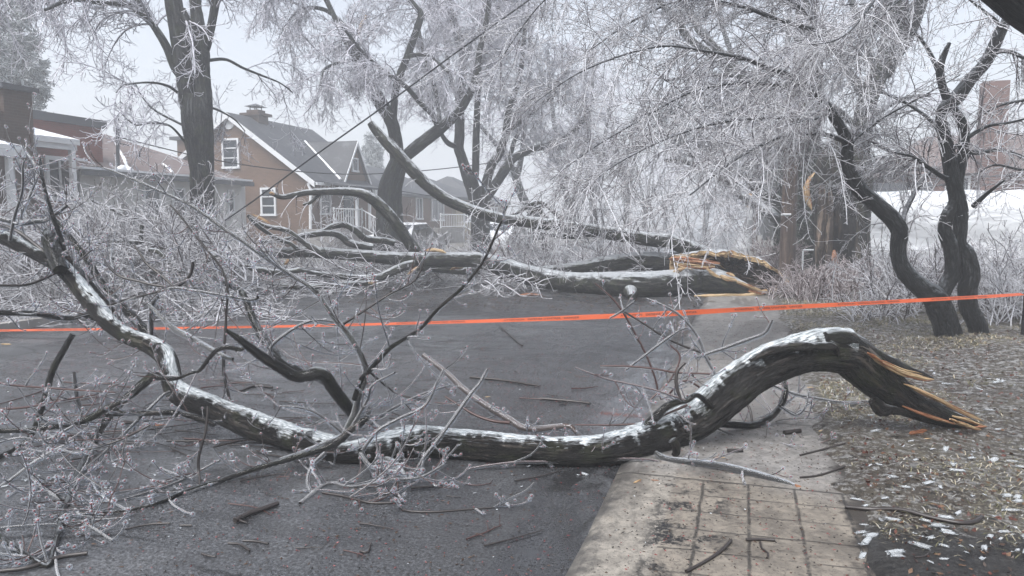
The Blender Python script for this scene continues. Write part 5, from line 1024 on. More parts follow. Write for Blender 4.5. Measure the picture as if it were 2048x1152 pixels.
# brush: the broken crown of the fallen maple
rngf = np.random.default_rng(77)
def bundle(D0, D1, poly, n, L, dirs, rng, K=10, g=(-.05, -.1), jit=.13, r=(.02, .006), z=(.1, .6)):
    """Loose branches thrown in a heap: start points over a stretch of road, each with its own bend."""
    px = rng.uniform(poly[0], poly[1], n); D = rng.uniform(D0, D1, n); B = np.array([at(u, 500, v) for u, v in zip(px, D)]); B[:, 2] = rng.uniform(*z, n)
    an = R_(rng.uniform(*dirs)) if np.isscalar(dirs[0]) and False else np.radians(rng.uniform(dirs[0], dirs[1], n)); el = np.radians(rng.uniform(dirs[2], dirs[3], n))
    d = np.cos(an)[:, None] * np.cos(el)[:, None] * RIGHT + np.sin(an)[:, None] * np.cos(el)[:, None] * FLAT; d[:, 2] = np.sin(el)
    P = np.empty((n, K, 3)); P[:, 0] = B; p = B.copy(); Ls = rng.uniform(*L, n)[:, None]; cu = rng.normal(size=(n, 3)) * jit * .7
    for k in range(1, K):
        s = k / (K - 1); d = d + cu + rng.normal(size=(n, 3)) * jit; d[:, 2] += g[0] * (1 - s) + g[1] * s; d /= np.linalg.norm(d, axis=1, keepdims=True); p = p + d * Ls / (K - 1); p[:, 2] = np.maximum(p[:, 2], .012); P[:, k] = p
    rs = rng.uniform(.5, 1, n)[:, None] * np.linspace(r[0], r[1], K)[None]; return P, np.maximum(rs, r[1] * .8)
def brush(acc, P, R, rng, n2=5, n3=6, L2=(.25, .8), L3=(.1, .3), rt=.006, g2=(-.1, .05)):
    tubes(acc, P, R, 5)
    Q, S_ = grow(P, R, cnt(P, n2, rng), rng, t=(.1, 1), L=L2, ang=(25, 65), K=6, g=g2, jit=.16, rr=(.6, rt * 1.6, rt), floor=.008); tubes(acc, Q, S_, 4)
    Q3, S3 = grow(Q, S_, cnt(Q, n3, rng), rng, t=(.1, 1), L=L3, ang=(25, 65), K=4, g=(-.1, .2), jit=.15, rr=(.7, rt, rt * .7), floor=.008); tubes(acc, Q3, S3, 3)
a = Acc()
P, R = bundle(17.2, 20.5, (850, 1330), 230, (.8, 2.2), (110, 250, -5, 55), rngf, z=(.05, .5)); brush(a, P, R, rngf, 5, 6, rt=.0065)
P, R = bundle(16.9, 19, (560, 900), 130, (.8, 2.0), (110, 250, -5, 50), rngf, z=(.05, .4)); brush(a, P, R, rngf, 5, 6, rt=.0065)
P, R = bundle(15.6, 16.6, (960, 1090), 22, (.5, 1.0), (180, 360, -30, 30), rngf, z=(.1, .5)); brush(a, P, R, rngf, 6, 6, L2=(.2, .5), rt=.005)
P, R = bundle(15.2, 16.6, (420, 780), 70, (.8, 2.0), (150, 220, -5, 30), rngf, z=(.05, .5)); brush(a, P, R, rngf, 5, 6, rt=.006)
Pl, Rl = stack([F4, *F5, F3], 12); Q, S_ = grow(Pl, Rl, cnt(Pl, 2.2, rngf), rngf, t=(.2, 1), L=(.4, 1.3), ang=(35, 75), K=7, g=(-.05, -.1), rr=(.5, .012, .006), floor=.01); tubes(a, Q, S_, 4)
Q3, S3 = grow(Q, S_, cnt(Q, 5, rngf), rngf, L=(.1, .35), K=4, g=(-.1, .1), rr=(.7, .006, .004), floor=.01); tubes(a, Q3, S3, 3)
put(a, 'twigs', TWIG_BRUSH, ft)
# the heap of broken icy branches along the far kerb on the left
bp = thing('brush_heap', (*at(220, 600, 14.5)[:2], 0), 'great tangled heap of ice-coated broken branches on the left side of the road', 'brush heap')
a = Acc(); rngb = np.random.default_rng(5)
P, R = bundle(12.6, 16.4, (-160, 520), 330, (.9, 2.6), (100, 330, 5, 60), rngb, z=(.05, .7), r=(.022, .007), g=(-.02, -.14)); brush(a, P, R, rngb, 5, 6, L2=(.3, .9), L3=(.12, .32), rt=.0068)
P, R = bundle(11.5, 13.2, (-120, 520), 150, (.6, 1.6), (100, 380, -10, 25), rngb, z=(.03, .3), r=(.016, .006)); brush(a, P, R, rngb, 5, 6, rt=.0055)
P, R = bundle(13.5, 16.0, (180, 470), 110, (1.2, 2.6), (80, 240, 15, 60), rngb, z=(.3, 1.0), r=(.02, .007), g=(.0, -.18)); brush(a, P, R, rngb, 5, 6, L2=(.3, .9), rt=.0065)
put(a, 'twigs', TWIG_BRUSH, bp)
for k, (p, d0, d1) in enumerate([([(170, 485, 3), (230, 484, 5), (285, 486, 5), (340, 500, 5), (380, 515, 5)], 13.4, 13.8), ([(300, 500, 5), (320, 505, 5), (345, 530, 5), (360, 545, 3)], 13.2, 13.0), ([(276, 510, 4), (281, 480, 4), (284, 450, 3.5)], 13.6, 13.6), ([(440, 505, 5), (400, 530, 6), (360, 540, 5), (300, 545, 4)], 14.0, 13.4), ([(480, 530, 5), (520, 540, 6), (560, 545, 6), (600, 540, 5)], 14.6, 14.9), ([(180, 400, 3), (225, 420, 4), (280, 440, 4), (340, 445, 3)], 15.4, 15.6)]):
    T = trace(p, d0, d1); a = Acc(); bark_tube(a, T, 12, .05, .06, 30, 5, .08, 300 + k); put(a, 'branch', BARK_FALLEN, bp)
rngz = np.random.default_rng(8)
# ------------------------------------------------------------------ the near limb lying over the pavement and road
rngl = np.random.default_rng(99)
nl = thing('fallen_limb', (*at(1000, 900, 4.8)[:2], 0), 'near fallen limb arched over the pavement with white ice along its top', 'fallen limb')
HT = trace([(1950, 850, 8), (1925, 843, 14), (1885, 831, 20), (1848, 816, 25), (1800, 792, 31), (1765, 765, 37), (1730, 735, 42), (1698, 708, 43), (1665, 701, 42), (1625, 703, 39), (1585, 713, 37), (1545, 727, 37), (1500, 752, 37), (1465, 778, 38), (1430, 806, 38), (1395, 833, 37), (1350, 858, 35), (1310, 874, 33), (1260, 888, 31), (1208, 900, 28.5), (1150, 903, 27), (1100, 903, 27), (1045, 900, 27), (993, 896, 28), (940, 891, 28), (886, 887, 29), (850, 884, 30), (815, 885, 30), (780, 892, 28), (743, 899, 25), (705, 905, 21), (675, 908, 17), (655, 911, 13)], 5.35, 4.85)
a = Acc(); bark_tube(a, HT, 96, .009, .085, 46, 6.5, .07, 401, mi_cap=1); put(a, 'stem', [BARK_WET, WOOD], nl)
HB = trace([(700, 903, 18), (660, 893, 22), (625, 886, 24), (600, 880, 25), (570, 872, 25.5), (536, 861, 26), (500, 848, 26), (465, 834, 24), (429, 819, 23), (395, 804, 22), (365, 791, 21), (349, 775, 19), (342, 750, 18.5), (337, 725, 18.5), (325, 706, 18.5), (300, 690, 17), (270, 679, 15.5), (243, 665, 15), (215, 643, 15.5), (195, 618, 17), (174, 593, 16.5), (150, 563, 15), (122, 533, 14.5), (95, 517, 14), (69, 504, 13.5), (35, 488, 13), (0, 472, 12.5), (-50, 450, 12), (-130, 420, 11), (-240, 400, 9)], 4.9, 6.2)
a = Acc(); bark_tube(a, HB, 60, .009, .07, 46, 6, .06, 402); put(a, 'branch', BARK_WET, nl)
a = Acc(); bark_tube(a, trace([(1345, 880, 9), (1352, 892, 9), (1352, 905, 8), (1346, 912, 5)], 4.75), 14, .01, .08, 40, 8, .1, 414); put(a, 'stub', BARK_WET, nl)
# torn right end: two long pale splinters under bark, a comb of points at the tip
for k, (p, m_, d0, d1) in enumerate([
    ([(1650, 672, 8), (1690, 680, 17), (1725, 700, 16), (1760, 716, 13), (1800, 735, 10), (1840, 749, 7), (1866, 757, 2)], BARK_WET, 5.12, 5.3),
    ([(1742, 714, 2), (1765, 726, 7), (1800, 744, 9), (1830, 752, 9), (1850, 757, 7), (1868, 759, 2)], WOOD, 5.05, 5.24),
    ([(1808, 768, 2), (1835, 780, 5), (1870, 797, 6), (1905, 814, 6), (1940, 831, 5), (1967, 842, 1.5)], WOOD, 5.14, 5.24),
    ([(1905, 832, 3), (1930, 838, 5), (1950, 846, 3.5), (1972, 852, 1)], WOOD, 5.16, 5.24), ([(1900, 838, 4), (1925, 848, 6), (1945, 855, 4), (1962, 859, 1)], WOOD, 5.14, 5.22),
    ([(1805, 812, 2), (1840, 826, 4), (1875, 838, 4), (1910, 848, 3)], WOOD_RED, 5.10, 5.16), ([(1745, 800, 8), (1762, 818, 12), (1785, 820, 9), (1825, 828, 5)], BARK_WET, 5.2, 5.22),
    ([(1735, 705, 3), (1748, 713, 5), (1765, 724, 2)], WOOD_RED, 5.04, 5.06), ([(1500, 722, 3), (1540, 702, 7), (1590, 694, 8), (1640, 692, 8), (1668, 695, 7), (1676, 712, 3)], BARK_WET, 5.05, 5.08)]):
    splinter(p, d0, d1, m_, 'torn_wood' if m_ is not BARK_WET else 'bark_strip', nl, 9, seed=420 + k)
# milky ice crust lying along the top of the limb, with icicles
def crust(T, u0, u1, seed, width=.5, th=.05):
    a = Acc(); Q = catmull(T, int(length(T) / .012)); k0, k1 = int(u0 * len(Q)), int(u1 * len(Q)); Q = Q[k0:k1]
    Tn, _, _ = frames(Q[None, :, :3]); Tn = Tn[0]; up = np.array([0, 0, 1.0]) - Tn[:, 2:3] * Tn; up /= np.maximum(np.linalg.norm(up, axis=1, keepdims=True), 1e-6); sd = np.cross(Tn, up)
    m_ = 17; V = []; CO = []; sl = np.concatenate([[0], np.cumsum(np.linalg.norm(np.diff(Q[:, :3], axis=0), axis=1))]); s = np.linspace(0, 1, m_) * 2 - 1
    for k in range(len(Q)):
        wl = width * (1 + .55 * vnoise(np.array([k * .11, seed, 1.])) + .4 * vnoise(np.array([k * .45, seed, 3.]))); wr = width * (1 + .55 * vnoise(np.array([k * .11, seed, 5.])) + .4 * vnoise(np.array([k * .45, seed, 7.])))
        for x in s:
            an = x * (wl if x < 0 else wr) * 2.0; CO.append((abs(x), sl[k], an + seed * 7)); h = 1.0 + th * (1 - x * x) ** .6 * (1 + .9 * vnoise(np.array([k * .35, x * 3, seed]))) + .075 - .03 * abs(x) ** 6
            V.append(Q[k, :3] + (up[k] * math.cos(an) + sd[k] * math.sin(an)) * Q[k, 3] * h)
    i = np.arange(len(Q) - 1)[:, None] * m_ + np.arange(m_ - 1)[None]; a.add(np.array(V), np.stack([i, i + 1, i + m_ + 1, i + m_], -1).reshape(-1, 4), co=np.array(CO))
    for k in rngl.integers(0, len(Q), int(length(Q) * 9)):
        sg = rngl.choice([-1, 1]); an = width * 1.3 * sg; p = Q[k, :3] + (up[k] * math.cos(an) + sd[k] * math.sin(an)) * Q[k, 3] * 1.03; l = rngl.uniform(.012, .05)
        tubes(a, np.array([[p, p - (0, 0, l * .5), p - (0, 0, l)]]), np.array([[.004, .0028, .0006]]), 6)
    return a
mt, n, out = new_mat('white_ice_crust'); g = G(n); at_ = g.node('ShaderNodeAttribute', attribute_name='bark_co').outputs['Vector']; ax_, sl_, an_ = g._sep(at_)
st_ = g.noise(g.comb(0.0, g.math('MULTIPLY', sl_, 9.0), g.math('MULTIPLY', an_, 5.0)), 1.6, 6, .75, .5); f = g.noise(g.pos(), 60, 4, .7); lo_ = g.noise(g.comb(0.0, g.math('MULTIPLY', sl_, 5.0), g.math('MULTIPLY', an_, 1.2)), 1.0, 4, .6)
sh1 = g.bsdf(g.mix(g.ramp(st_, .38, .68), (.25, .285, .295), (.72, .75, .775)), .16, .7, g.bump(g.math('ADD', st_, g.math('MULTIPLY', f, .5)), .7, .012))
tr = g.node('ShaderNodeBsdfTransparent'); mx = g.node('ShaderNodeMixShader')
al = g.math('ADD', g.math('MULTIPLY', g.ramp(st_, .30, .62), .42), g.math('SUBTRACT', g.math('MULTIPLY', lo_, 1.1), g.math('MULTIPLY', g.math('POWER', ax_, 1.5), 1.05)))
g.put(mx.inputs[0], g.ramp(al, -.06, .85)); n.links.new(tr.outputs[0], mx.inputs[1]); n.links.new(sh1, mx.inputs[2]); n.links.new(mx.outputs[0], out.inputs[0]); CRUST = mt
put(crust(HT, .235, .99, 2.), 'ice_crust', CRUST, nl); put(crust(HB, .02, .80, 4.), 'ice_crust', CRUST, nl)

# the living branches of the limb (pixel path, radius) at their distances
BR = [
 (5.0, 4.7, [(720, 850, 7), (706, 828, 9), (693, 811, 10.5), (668, 778, 11), (650, 752, 11.5), (632, 746, 12), (612, 751, 11), (590, 752, 10), (565, 738, 9.5), (542, 724, 9), (515, 706, 8.5), (493, 689, 7.5), (470, 672, 5), (452, 660, 3)], 'w'),
 (5.2, 6.2, [(665, 770, 7), (630, 752, 7), (600, 740, 7.5), (573, 727, 8), (545, 700, 8), (521, 668, 7.5), (509, 645, 7), (500, 623, 6.5), (486, 588, 5.5), (470, 575, 5), (448, 566, 4)], 'w'),
 (4.8, 5.4, [(690, 868, 6), (708, 830, 6), (718, 790, 6), (732, 745, 5.5), (722, 710, 5), (704, 679, 5), (686, 655, 4.6), (669, 637, 4.4), (652, 612, 4.2), (635, 588, 4), (612, 568, 4), (590, 555, 4), (555, 532, 3.6), (521, 508, 3.5), (486, 483, 3.4), (451, 460, 3.2), (416, 434, 3), (382, 411, 2.8), (347, 394, 2.4), (312, 379, 2.2), (270, 360, 2), (208, 336, 1.8), (178, 331, 1.2)], 'd'),
 (4.8, 4.6, [(708, 800, 4), (722, 760, 4.4), (739, 741, 4.2), (780, 696, 3.8), (836, 661, 3.2), (878, 616, 3), (919, 581, 2.6), (945, 552, 2.4), (965, 526, 2.2), (980, 496, 2), (992, 467, 1.8), (1005, 438, 1.5), (1015, 411, 1.2)], 'd'),
 (5.1, 5.2, [(683, 650, 3.2), (721, 626, 2.6), (780, 588, 2.4), (822, 567, 2), (838, 548, 1.8), (848, 522, 1.6), (852, 498, 1.2)], 'd'),
 (4.7, 4.4, [(975, 738, 2), (960, 765, 2.6), (943, 786, 3), (920, 818, 3.4), (897, 851, 3.4), (872, 885, 3), (850, 912, 2.8), (836, 935, 2.4), (826, 952, 2)], 'w'),
 (4.7, 4.5, [(888, 738, 1.8), (872, 770, 2.4), (850, 811, 2.8), (800, 836, 3), (760, 858, 3.2), (740, 880, 3.4), (725, 900, 3)], 'w'),
 (5.6, 5.0, [(846, 710, 4.5), (878, 734, 5), (900, 752, 5.4), (923, 775, 5.8), (958, 802, 6), (985, 820, 6), (1015, 837, 6.4), (1043, 855, 6.4), (1070, 858, 6), (1093, 856, 5.6), (1136, 852, 4.6), (1153, 866, 3)], 'r'),
 (5.4, 5.2, [(890, 793, 2), (920, 812, 2.6), (950, 830, 3), (985, 842, 3.4), (1020, 846, 3.8)], 'r'),
 (6.0, 6.4, [(322, 700, 9), (309, 680, 8.5), (280, 650, 8), (243, 610, 7.8), (220, 590, 7.2), (208, 572, 7), (196, 556, 6.4), (187, 540, 6), (176, 520, 6), (165, 508, 5.8), (140, 475, 5), (115, 446, 4), (100, 428, 3)], 'd'),
 (5.7, 5.9, [(300, 692, 8), (270, 672, 7), (243, 652, 6.6), (225, 625, 6), (208, 602, 5.6), (190, 580, 5), (174, 558, 4.8), (152, 533, 4.6), (132, 512, 4.4), (124, 485, 4.2), (115, 458, 4), (105, 430, 3.6), (95, 400, 3.2), (86, 362, 2.8), (79, 313, 2.4)], 'd'),
 (6.0, 5.7, [(-60, 420, 4), (0, 449, 4), (35, 463, 4), (69, 488, 4), (90, 505, 3.8), (104, 515, 4), (120, 513, 3), (132, 508, 2)], 'd'),
 (5.9, 5.9, [(-50, 425, 4), (0, 437, 4.4), (35, 446, 4.6), (69, 443, 4.6), (90, 441, 3.6), (112, 428, 2.6), (135, 411, 2)], 'd'),
 (5.8, 6.3, [(-70, 622, 5.5), (0, 625, 5.4), (69, 627, 5.2), (122, 635, 5), (148, 635, 4.4), (167, 630, 4), (190, 640, 5)], 'd'),
 (5.6, 6.2, [(-40, 572, 2.4), (0, 571, 2.6), (56, 569, 2.6), (104, 550, 2.4), (135, 532, 2.2), (160, 519, 2), (185, 498, 1.6)], 'd'),
 (5.7, 5.6, [(304, 690, 4), (303, 655, 4), (302, 623, 4), (306, 605, 4), (316, 594, 3)], 'd'),
 (5.2, 5.0, [(146, 668, 4.5), (136, 684, 5), (128, 699, 5.4), (108, 734, 5.6), (98, 765, 5.4), (93, 786, 5.2), (82, 820, 5), (75, 844, 4.8), (54, 883, 4.6), (25, 900, 4.4), (0, 912, 4), (-40, 935, 4)], 'd'),
 (5.5, 5.6, [(386, 524, 3), (383, 545, 3.4), (375, 557, 3.4), (360, 570, 3.4), (347, 574, 3.2), (312, 571, 2.8), (275, 562, 2.6), (243, 554, 2.6), (222, 538, 2.4), (208, 519, 1.8)], 'd'),
 (5.5, 5.4, [(335, 578, 2.6), (351, 575, 3), (385, 580, 3), (417, 585, 3.2), (460, 592, 3.2), (503, 599, 3.2), (516, 594, 4)], 'd'),
 (5.5, 5.8, [(345, 577, 2.4), (330, 580, 2.6), (290, 590, 2.6), (243, 602, 2.6), (205, 617, 2.4), (149, 634, 2)], 'd'),
 (5.6, 5.5, [(268, 490, 2), (282, 510, 2.4), (295, 529, 2.6), (326, 554, 2.8), (346, 572, 2.8)], 'd'),
 (5.2, 5.1, [(492, 694, 3), (479, 699, 4), (455, 694, 4), (434, 700, 4), (420, 715, 3.6), (410, 728, 3.4), (398, 742, 3), (382, 746, 3), (350, 757, 3.4), (312, 755, 5)], 'w'),
 (5.6, 5.2, [(290, 600, 2), (312, 623, 3), (330, 642, 4), (347, 657, 5), (375, 672, 5.6), (399, 686, 5.6), (425, 700, 5), (451, 714, 4), (466, 718, 3)], 'w'),
 (5.6, 5.4, [(340, 410, 1.8), (361, 432, 2), (385, 464, 2.2), (410, 495, 2.4), (441, 533, 2.4), (455, 574, 2.6), (453, 620, 2.6), (451, 660, 3), (447, 740, 3.4), (454, 775, 3.4), (461, 805, 2.6)], 'd'),
 (5.2, 4.6, [(340, 783, 3), (329, 788, 3), (304, 812, 3), (250, 865, 3), (225, 890, 2.8), (200, 912, 2.6), (157, 947, 2)], 'd'),
 (5.4, 4.2, [(330, 752, 6), (308, 751, 8), (290, 764, 8.5), (272, 779, 8), (250, 798, 7.4), (229, 819, 7), (205, 850, 6.4), (193, 872, 6), (178, 905, 5.6), (161, 933, 5.4), (148, 965, 5.2), (139, 990, 5), (130, 1015, 4.8), (122, 1037, 4.6), (115, 1070, 4.4), (107, 1098, 4.2), (97, 1130, 4), (78, 1125, 4.2), (54, 1108, 4.2), (25, 1090, 4), (0, 1069, 3.6), (-30, 1050, 3)], 'd'),
 (4.6, 4.8, [(-40, 866, 5), (0, 862, 5), (72, 858, 5), (115, 852, 5.4), (161, 843, 6), (193, 829, 6), (215, 815, 5), (240, 805, 4)], 'w'),
 (5.1, 5.1, [(148, 744, 3), (151, 770, 3.6), (154, 794, 3.8), (160, 813, 3.8), (168, 828, 4)], 'd'),
 (5.0, 5.0, [(430, 851, 4), (422, 846, 5), (386, 833, 5.4), (343, 825, 5.4), (286, 826, 5), (222, 828, 4.6), (180, 836, 4)], 'd'),
 (4.7, 4.1, [(735, 836, 5), (715, 850, 6), (700, 860, 6.4), (672, 887, 6.4), (640, 899, 6), (608, 908, 6), (570, 920, 5.6), (536, 930, 5.2), (483, 946, 4.8), (429, 965, 4), (390, 976, 3.6), (358, 987, 3.4), (330, 1000, 3.2), (304, 1010, 3.2), (250, 1021, 3), (200, 1024, 2.8), (150, 1015, 2.4), (128, 1002, 2), (114, 989, 1.6)], 'w'),
 (4.6, 4.3, [(440, 920, 2), (393, 944, 2.2), (350, 965, 2.2), (286, 987, 2.2), (232, 1001, 2.2), (179, 1006, 2), (150, 1010, 1.8)], 'd'),
 (4.5, 4.4, [(416, 812, 2.4), (415, 830, 2.8), (411, 865, 3), (402, 895, 3), (397, 919, 3), (398, 945, 2.6), (400, 970, 2)], 'd'),
 (4.6, 4.9, [(560, 920, 4), (600, 908, 5), (636, 894, 6), (665, 882, 6.4), (689, 872, 6.6), (712, 856, 6), (732, 836, 5), (740, 815, 4)], 'w'),
 (4.4, 4.2, [(600, 1006, 3), (620, 990, 3.2), (643, 972, 3.4), (665, 965, 3.4), (689, 972, 3.2), (715, 972, 3), (743, 967, 3), (775, 960, 2.8), (800, 958, 2.6), (840, 955, 2.4), (870, 940, 2), (893, 925, 1.6)], 'w'),
 (4.3, 4.1, [(645, 985, 3), (690, 993, 2.6), (736, 1005, 2.6), (770, 1006, 2.4), (800, 1004, 2.4)], 'd'),
 (4.25, 4.1, [(793, 955, 2.4), (796, 980, 2.4), (800, 1005, 2.4), (807, 1020, 2.4), (850, 1024, 2.4), (885, 1023, 2.2), (922, 1020, 2), (960, 1017, 1.8), (993, 1014, 1.6), (998, 1000, 1.4)], 'd'),
 (4.6, 4.7, [(930, 940, 1.4), (958, 933, 2), (1029, 924, 2.2), (1080, 923, 2.2), (1136, 922, 2.2), (1190, 919, 2), (1244, 917, 2), (1300, 919, 1.8), (1340, 930, 1.6)], 'r'),
 (4.75, 4.25, [(1310, 905, 4), (1336, 918, 5.4), (1391, 924, 6), (1430, 929, 6), (1464, 935, 6), (1519, 949, 6), (1550, 958, 5.6), (1574, 966, 5.2), (1594, 975, 4.6)], 'd'),
 (5.3, 5.6, [(1430, 800, 2), (1370, 760, 2.2), (1325, 800, 2), (1310, 755, 2), (1293, 711, 2.2), (1269, 665, 2.2), (1244, 621, 2.2), (1220, 592, 2), (1190, 567, 1.5)], 'r'),
 (5.2, 5.5, [(1440, 775, 2.6), (1430, 748, 2.6), (1410, 711, 2.6), (1400, 682, 2.6), (1383, 655, 2.4), (1354, 626, 2.4), (1317, 606, 2.2), (1293, 597, 1.8)], 'd'),
 (5.4, 5.5, [(1420, 720, 2.4), (1403, 706, 2.4), (1366, 692, 2.4), (1330, 675, 2.4), (1288, 648, 2.2), (1244, 621, 2)], 'd'),
 (5.3, 5.2, [(1390, 716, 2), (1420, 705, 3), (1439, 699, 3.4), (1470, 688, 3.6), (1500, 677, 3.4), (1530, 665, 2.6), (1545, 640, 2)], 'w'),
 (5.4, 5.3, [(1220, 636, 1.6), (1244, 622, 2), (1271, 601, 1.6)], 'w'),
 (5.3, 5.3, [(1251, 740, 2), (1293, 708, 2.6), (1330, 680, 2.6), (1360, 660, 2), (1378, 655, 1.6)], 'w'),
 (5.2, 5.1, [(1200, 732, 1.6), (1260, 733, 2), (1310, 738, 2), (1350, 745, 2), (1420, 748, 2)], 'r'),
 (5.0, 4.9, [(1150, 735, 1.6), (1210, 757, 2), (1260, 768, 2), (1310, 780, 2), (1370, 800, 2.4)], 'r'),
 (5.0, 4.95, [(1150, 850, 1.6), (1230, 850, 2), (1290, 845, 2.2), (1340, 825, 2.4), (1375, 810, 3)], 'r'),
 (5.1, 5.2, [(1300, 800, 2), (1340, 760, 2), (1360, 715, 2), (1340, 690, 1.6)], 'r'),
 (5.0, 4.9, [(1425, 815, 4), (1395, 790, 4.6), (1375, 800, 5), (1350, 805, 6), (1330, 815, 7), (1310, 835, 8), (1290, 855, 8)], 'w'),
 (4.9, 4.95, [(1362, 800, 3), (1355, 780, 3.6), (1352, 760, 3.6), (1356, 740, 3.4), (1370, 725, 3)], 'd'),
 (5.3, 5.7, [(1425, 848, 5), (1450, 848, 6), (1475, 850, 6.4), (1505, 850, 6.2), (1530, 842, 5.8), (1550, 826, 5.2), (1565, 805, 4.6), (1572, 785, 4), (1570, 762, 3)], 'w'),
 (5.6, 6.0, [(1545, 770, 2), (1578, 784, 2.4), (1600, 790, 2.6), (1629, 795, 2.6), (1683, 804, 2.6), (1738, 802, 2)], 'w'),
 (5.6, 5.8, [(1505, 850, 2.4), (1500, 820, 2.6), (1490, 800, 2.4), (1488, 770, 2)], 'd'), (5.7, 5.9, [(1520, 842, 2), (1560, 850, 2), (1600, 845, 2), (1640, 835, 1.6)], 'r'),
 (5.7, 6.0, [(1490, 848, 2), (1540, 825, 2), (1580, 800, 2), (1610, 770, 1.6)], 'd'), (5.3, 5.2, [(1430, 855, 2), (1470, 872, 2), (1530, 884, 2), (1590, 890, 1.8), (1660, 893, 1.4)], 'd'),
 (5.5, 5.7, [(1560, 812, 2), (1590, 830, 2), (1610, 815, 1.8), (1618, 780, 1.4)], 'w'),
 (5.2, 5.0, [(720, 905, 7), (755, 915, 7), (785, 925, 7), (800, 940, 6), (812, 960, 4)], 'w'),
 (5.6, 5.9, [(120, 540, 12), (108, 505, 14), (100, 478, 14), (96, 462, 8)], 'w'),
 (5.8, 6.2, [(60, 505, 3), (40, 440, 3), (60, 390, 2.6), (75, 340, 2), (42, 290, 1.5)], 'w'), (5.8, 5.6, [(20, 480, 2.6), (30, 430, 2.6), (45, 380, 2), (46, 330, 1.6), (52, 318, 1.2)], 'd'),
 (5.2, 5.3, [(540, 722, 4), (545, 690, 3.4), (600, 650, 3), (640, 640, 2.4), (690, 648, 2)], 'w'),
 (5.0, 5.2, [(735, 740, 3), (770, 770, 2.4), (800, 790, 2), (850, 800, 1.6)], 'd'), (4.9, 4.8, [(740, 850, 3), (780, 820, 2.6), (840, 790, 2.2), (900, 770, 1.8)], 'd'), (4.9, 4.9, [(690, 870, 3), (640, 830, 2.6), (600, 815, 2), (560, 812, 1.6)], 'w'),
 (4.8, 4.6, [(700, 860, 3), (735, 800, 2.6), (745, 770, 2.2), (790, 745, 1.8)], 'w'), (4.5, 4.3, [(720, 905, 3), (740, 930, 2.6), (770, 935, 2.2), (812, 925, 1.8)], 'w'), (4.4, 4.2, [(650, 905, 3), (625, 930, 2.6), (615, 960, 2.2), (622, 985, 1.6)], 'w'),
 (4.6, 4.4, [(300, 850, 2.4), (240, 880, 2.4), (170, 900, 2.2), (90, 905, 2)], 'd'), (4.6, 4.5, [(150, 850, 2.4), (90, 880, 2.4), (40, 875, 2), (-20, 890, 2)], 'w'), (4.5, 4.2, [(-30, 990, 3), (20, 960, 3), (60, 930, 3), (100, 905, 2.6), (150, 880, 2)], 'w'),
 (4.4, 4.2, [(60, 935, 2.6), (70, 960, 2.4), (100, 985, 2.4), (140, 1005, 2), (160, 1030, 1.6)], 'w'), (4.2, 4.1, [(0, 1055, 2), (60, 1050, 2), (110, 1048, 2), (170, 1048, 1.6), (225, 1080, 1.4)], 'd'),
 (5.0, 4.8, [(-30, 760, 3), (20, 770, 2.6), (80, 775, 2.2), (150, 780, 2), (230, 785, 1.6)], 'r'), (5.2, 5.0, [(-30, 820, 3), (50, 815, 2.6), (130, 800, 2.2), (190, 790, 1.6)], 'r'),
]
MATS = [TWIG_DARK, TWIG_RED, BUD, ICE, ICE_GLASS, ICE_WHITE]
tw = Acc(); ALL = []; KIND = []
for k, (d0, d1, p, kd) in enumerate(BR):
    T = trace(p, d0, d1); big = max(q[2] for q in p) > 4.2
    Pk = catmull(T, 22); ALL.append(Pk); KIND.append(kd)
    if big:
        a = Acc(); bark_tube(a, T, 16, .015, .05, 60, 10, .06, 500 + k)
        tubes(a, (Pk[None, :, :3] - np.array([0, 0, 1]) * Pk[None, :, 3:] * .12), Pk[None, :, 3] * 1.14 + .002, 14, mi=1)
        put(a, 'side_branch', [BARK_WET if kd != 'r' else simple('brown_young_bark', (.055, .03, .022), .4, .5, .2, 30), ICE if k % 5 == 2 else ICE_GLASS], nl)
    else:
        tubes(tw, Pk[None, :, :3], Pk[None, :, 3], 6, mi=1 if kd == 'r' else 0)
        if kd == 'w': tubes(tw, Pk[None, :, :3] - np.array([0, 0, 1]) * Pk[None, :, 3:] * .35 - np.array([0, 0, .002]), Pk[None, :, 3] * 1.25 + .0026, 10, mi=3)
        elif k % 3 == 0: tubes(tw, Pk[None, :, :3] - np.array([0, 0, 1]) * Pk[None, :, 3:] * .35 - np.array([0, 0, .0015]), Pk[None, :, 3] * 1.2 + .0022, 10, mi=3)
        else: tubes(tw, Pk[None, :, :3] - np.array([0, 0, 1]) * Pk[None, :, 3:] * .95 - np.array([0, 0, .001]), (np.full((1, 22), .0022) + .0010 * np.sin(np.arange(22) * 1.7 + k)[None]), 6, mi=5)
ALL = np.stack(ALL); PA, RA = ALL[:, :, :3], np.maximum(ALL[:, :, 3], .0025)
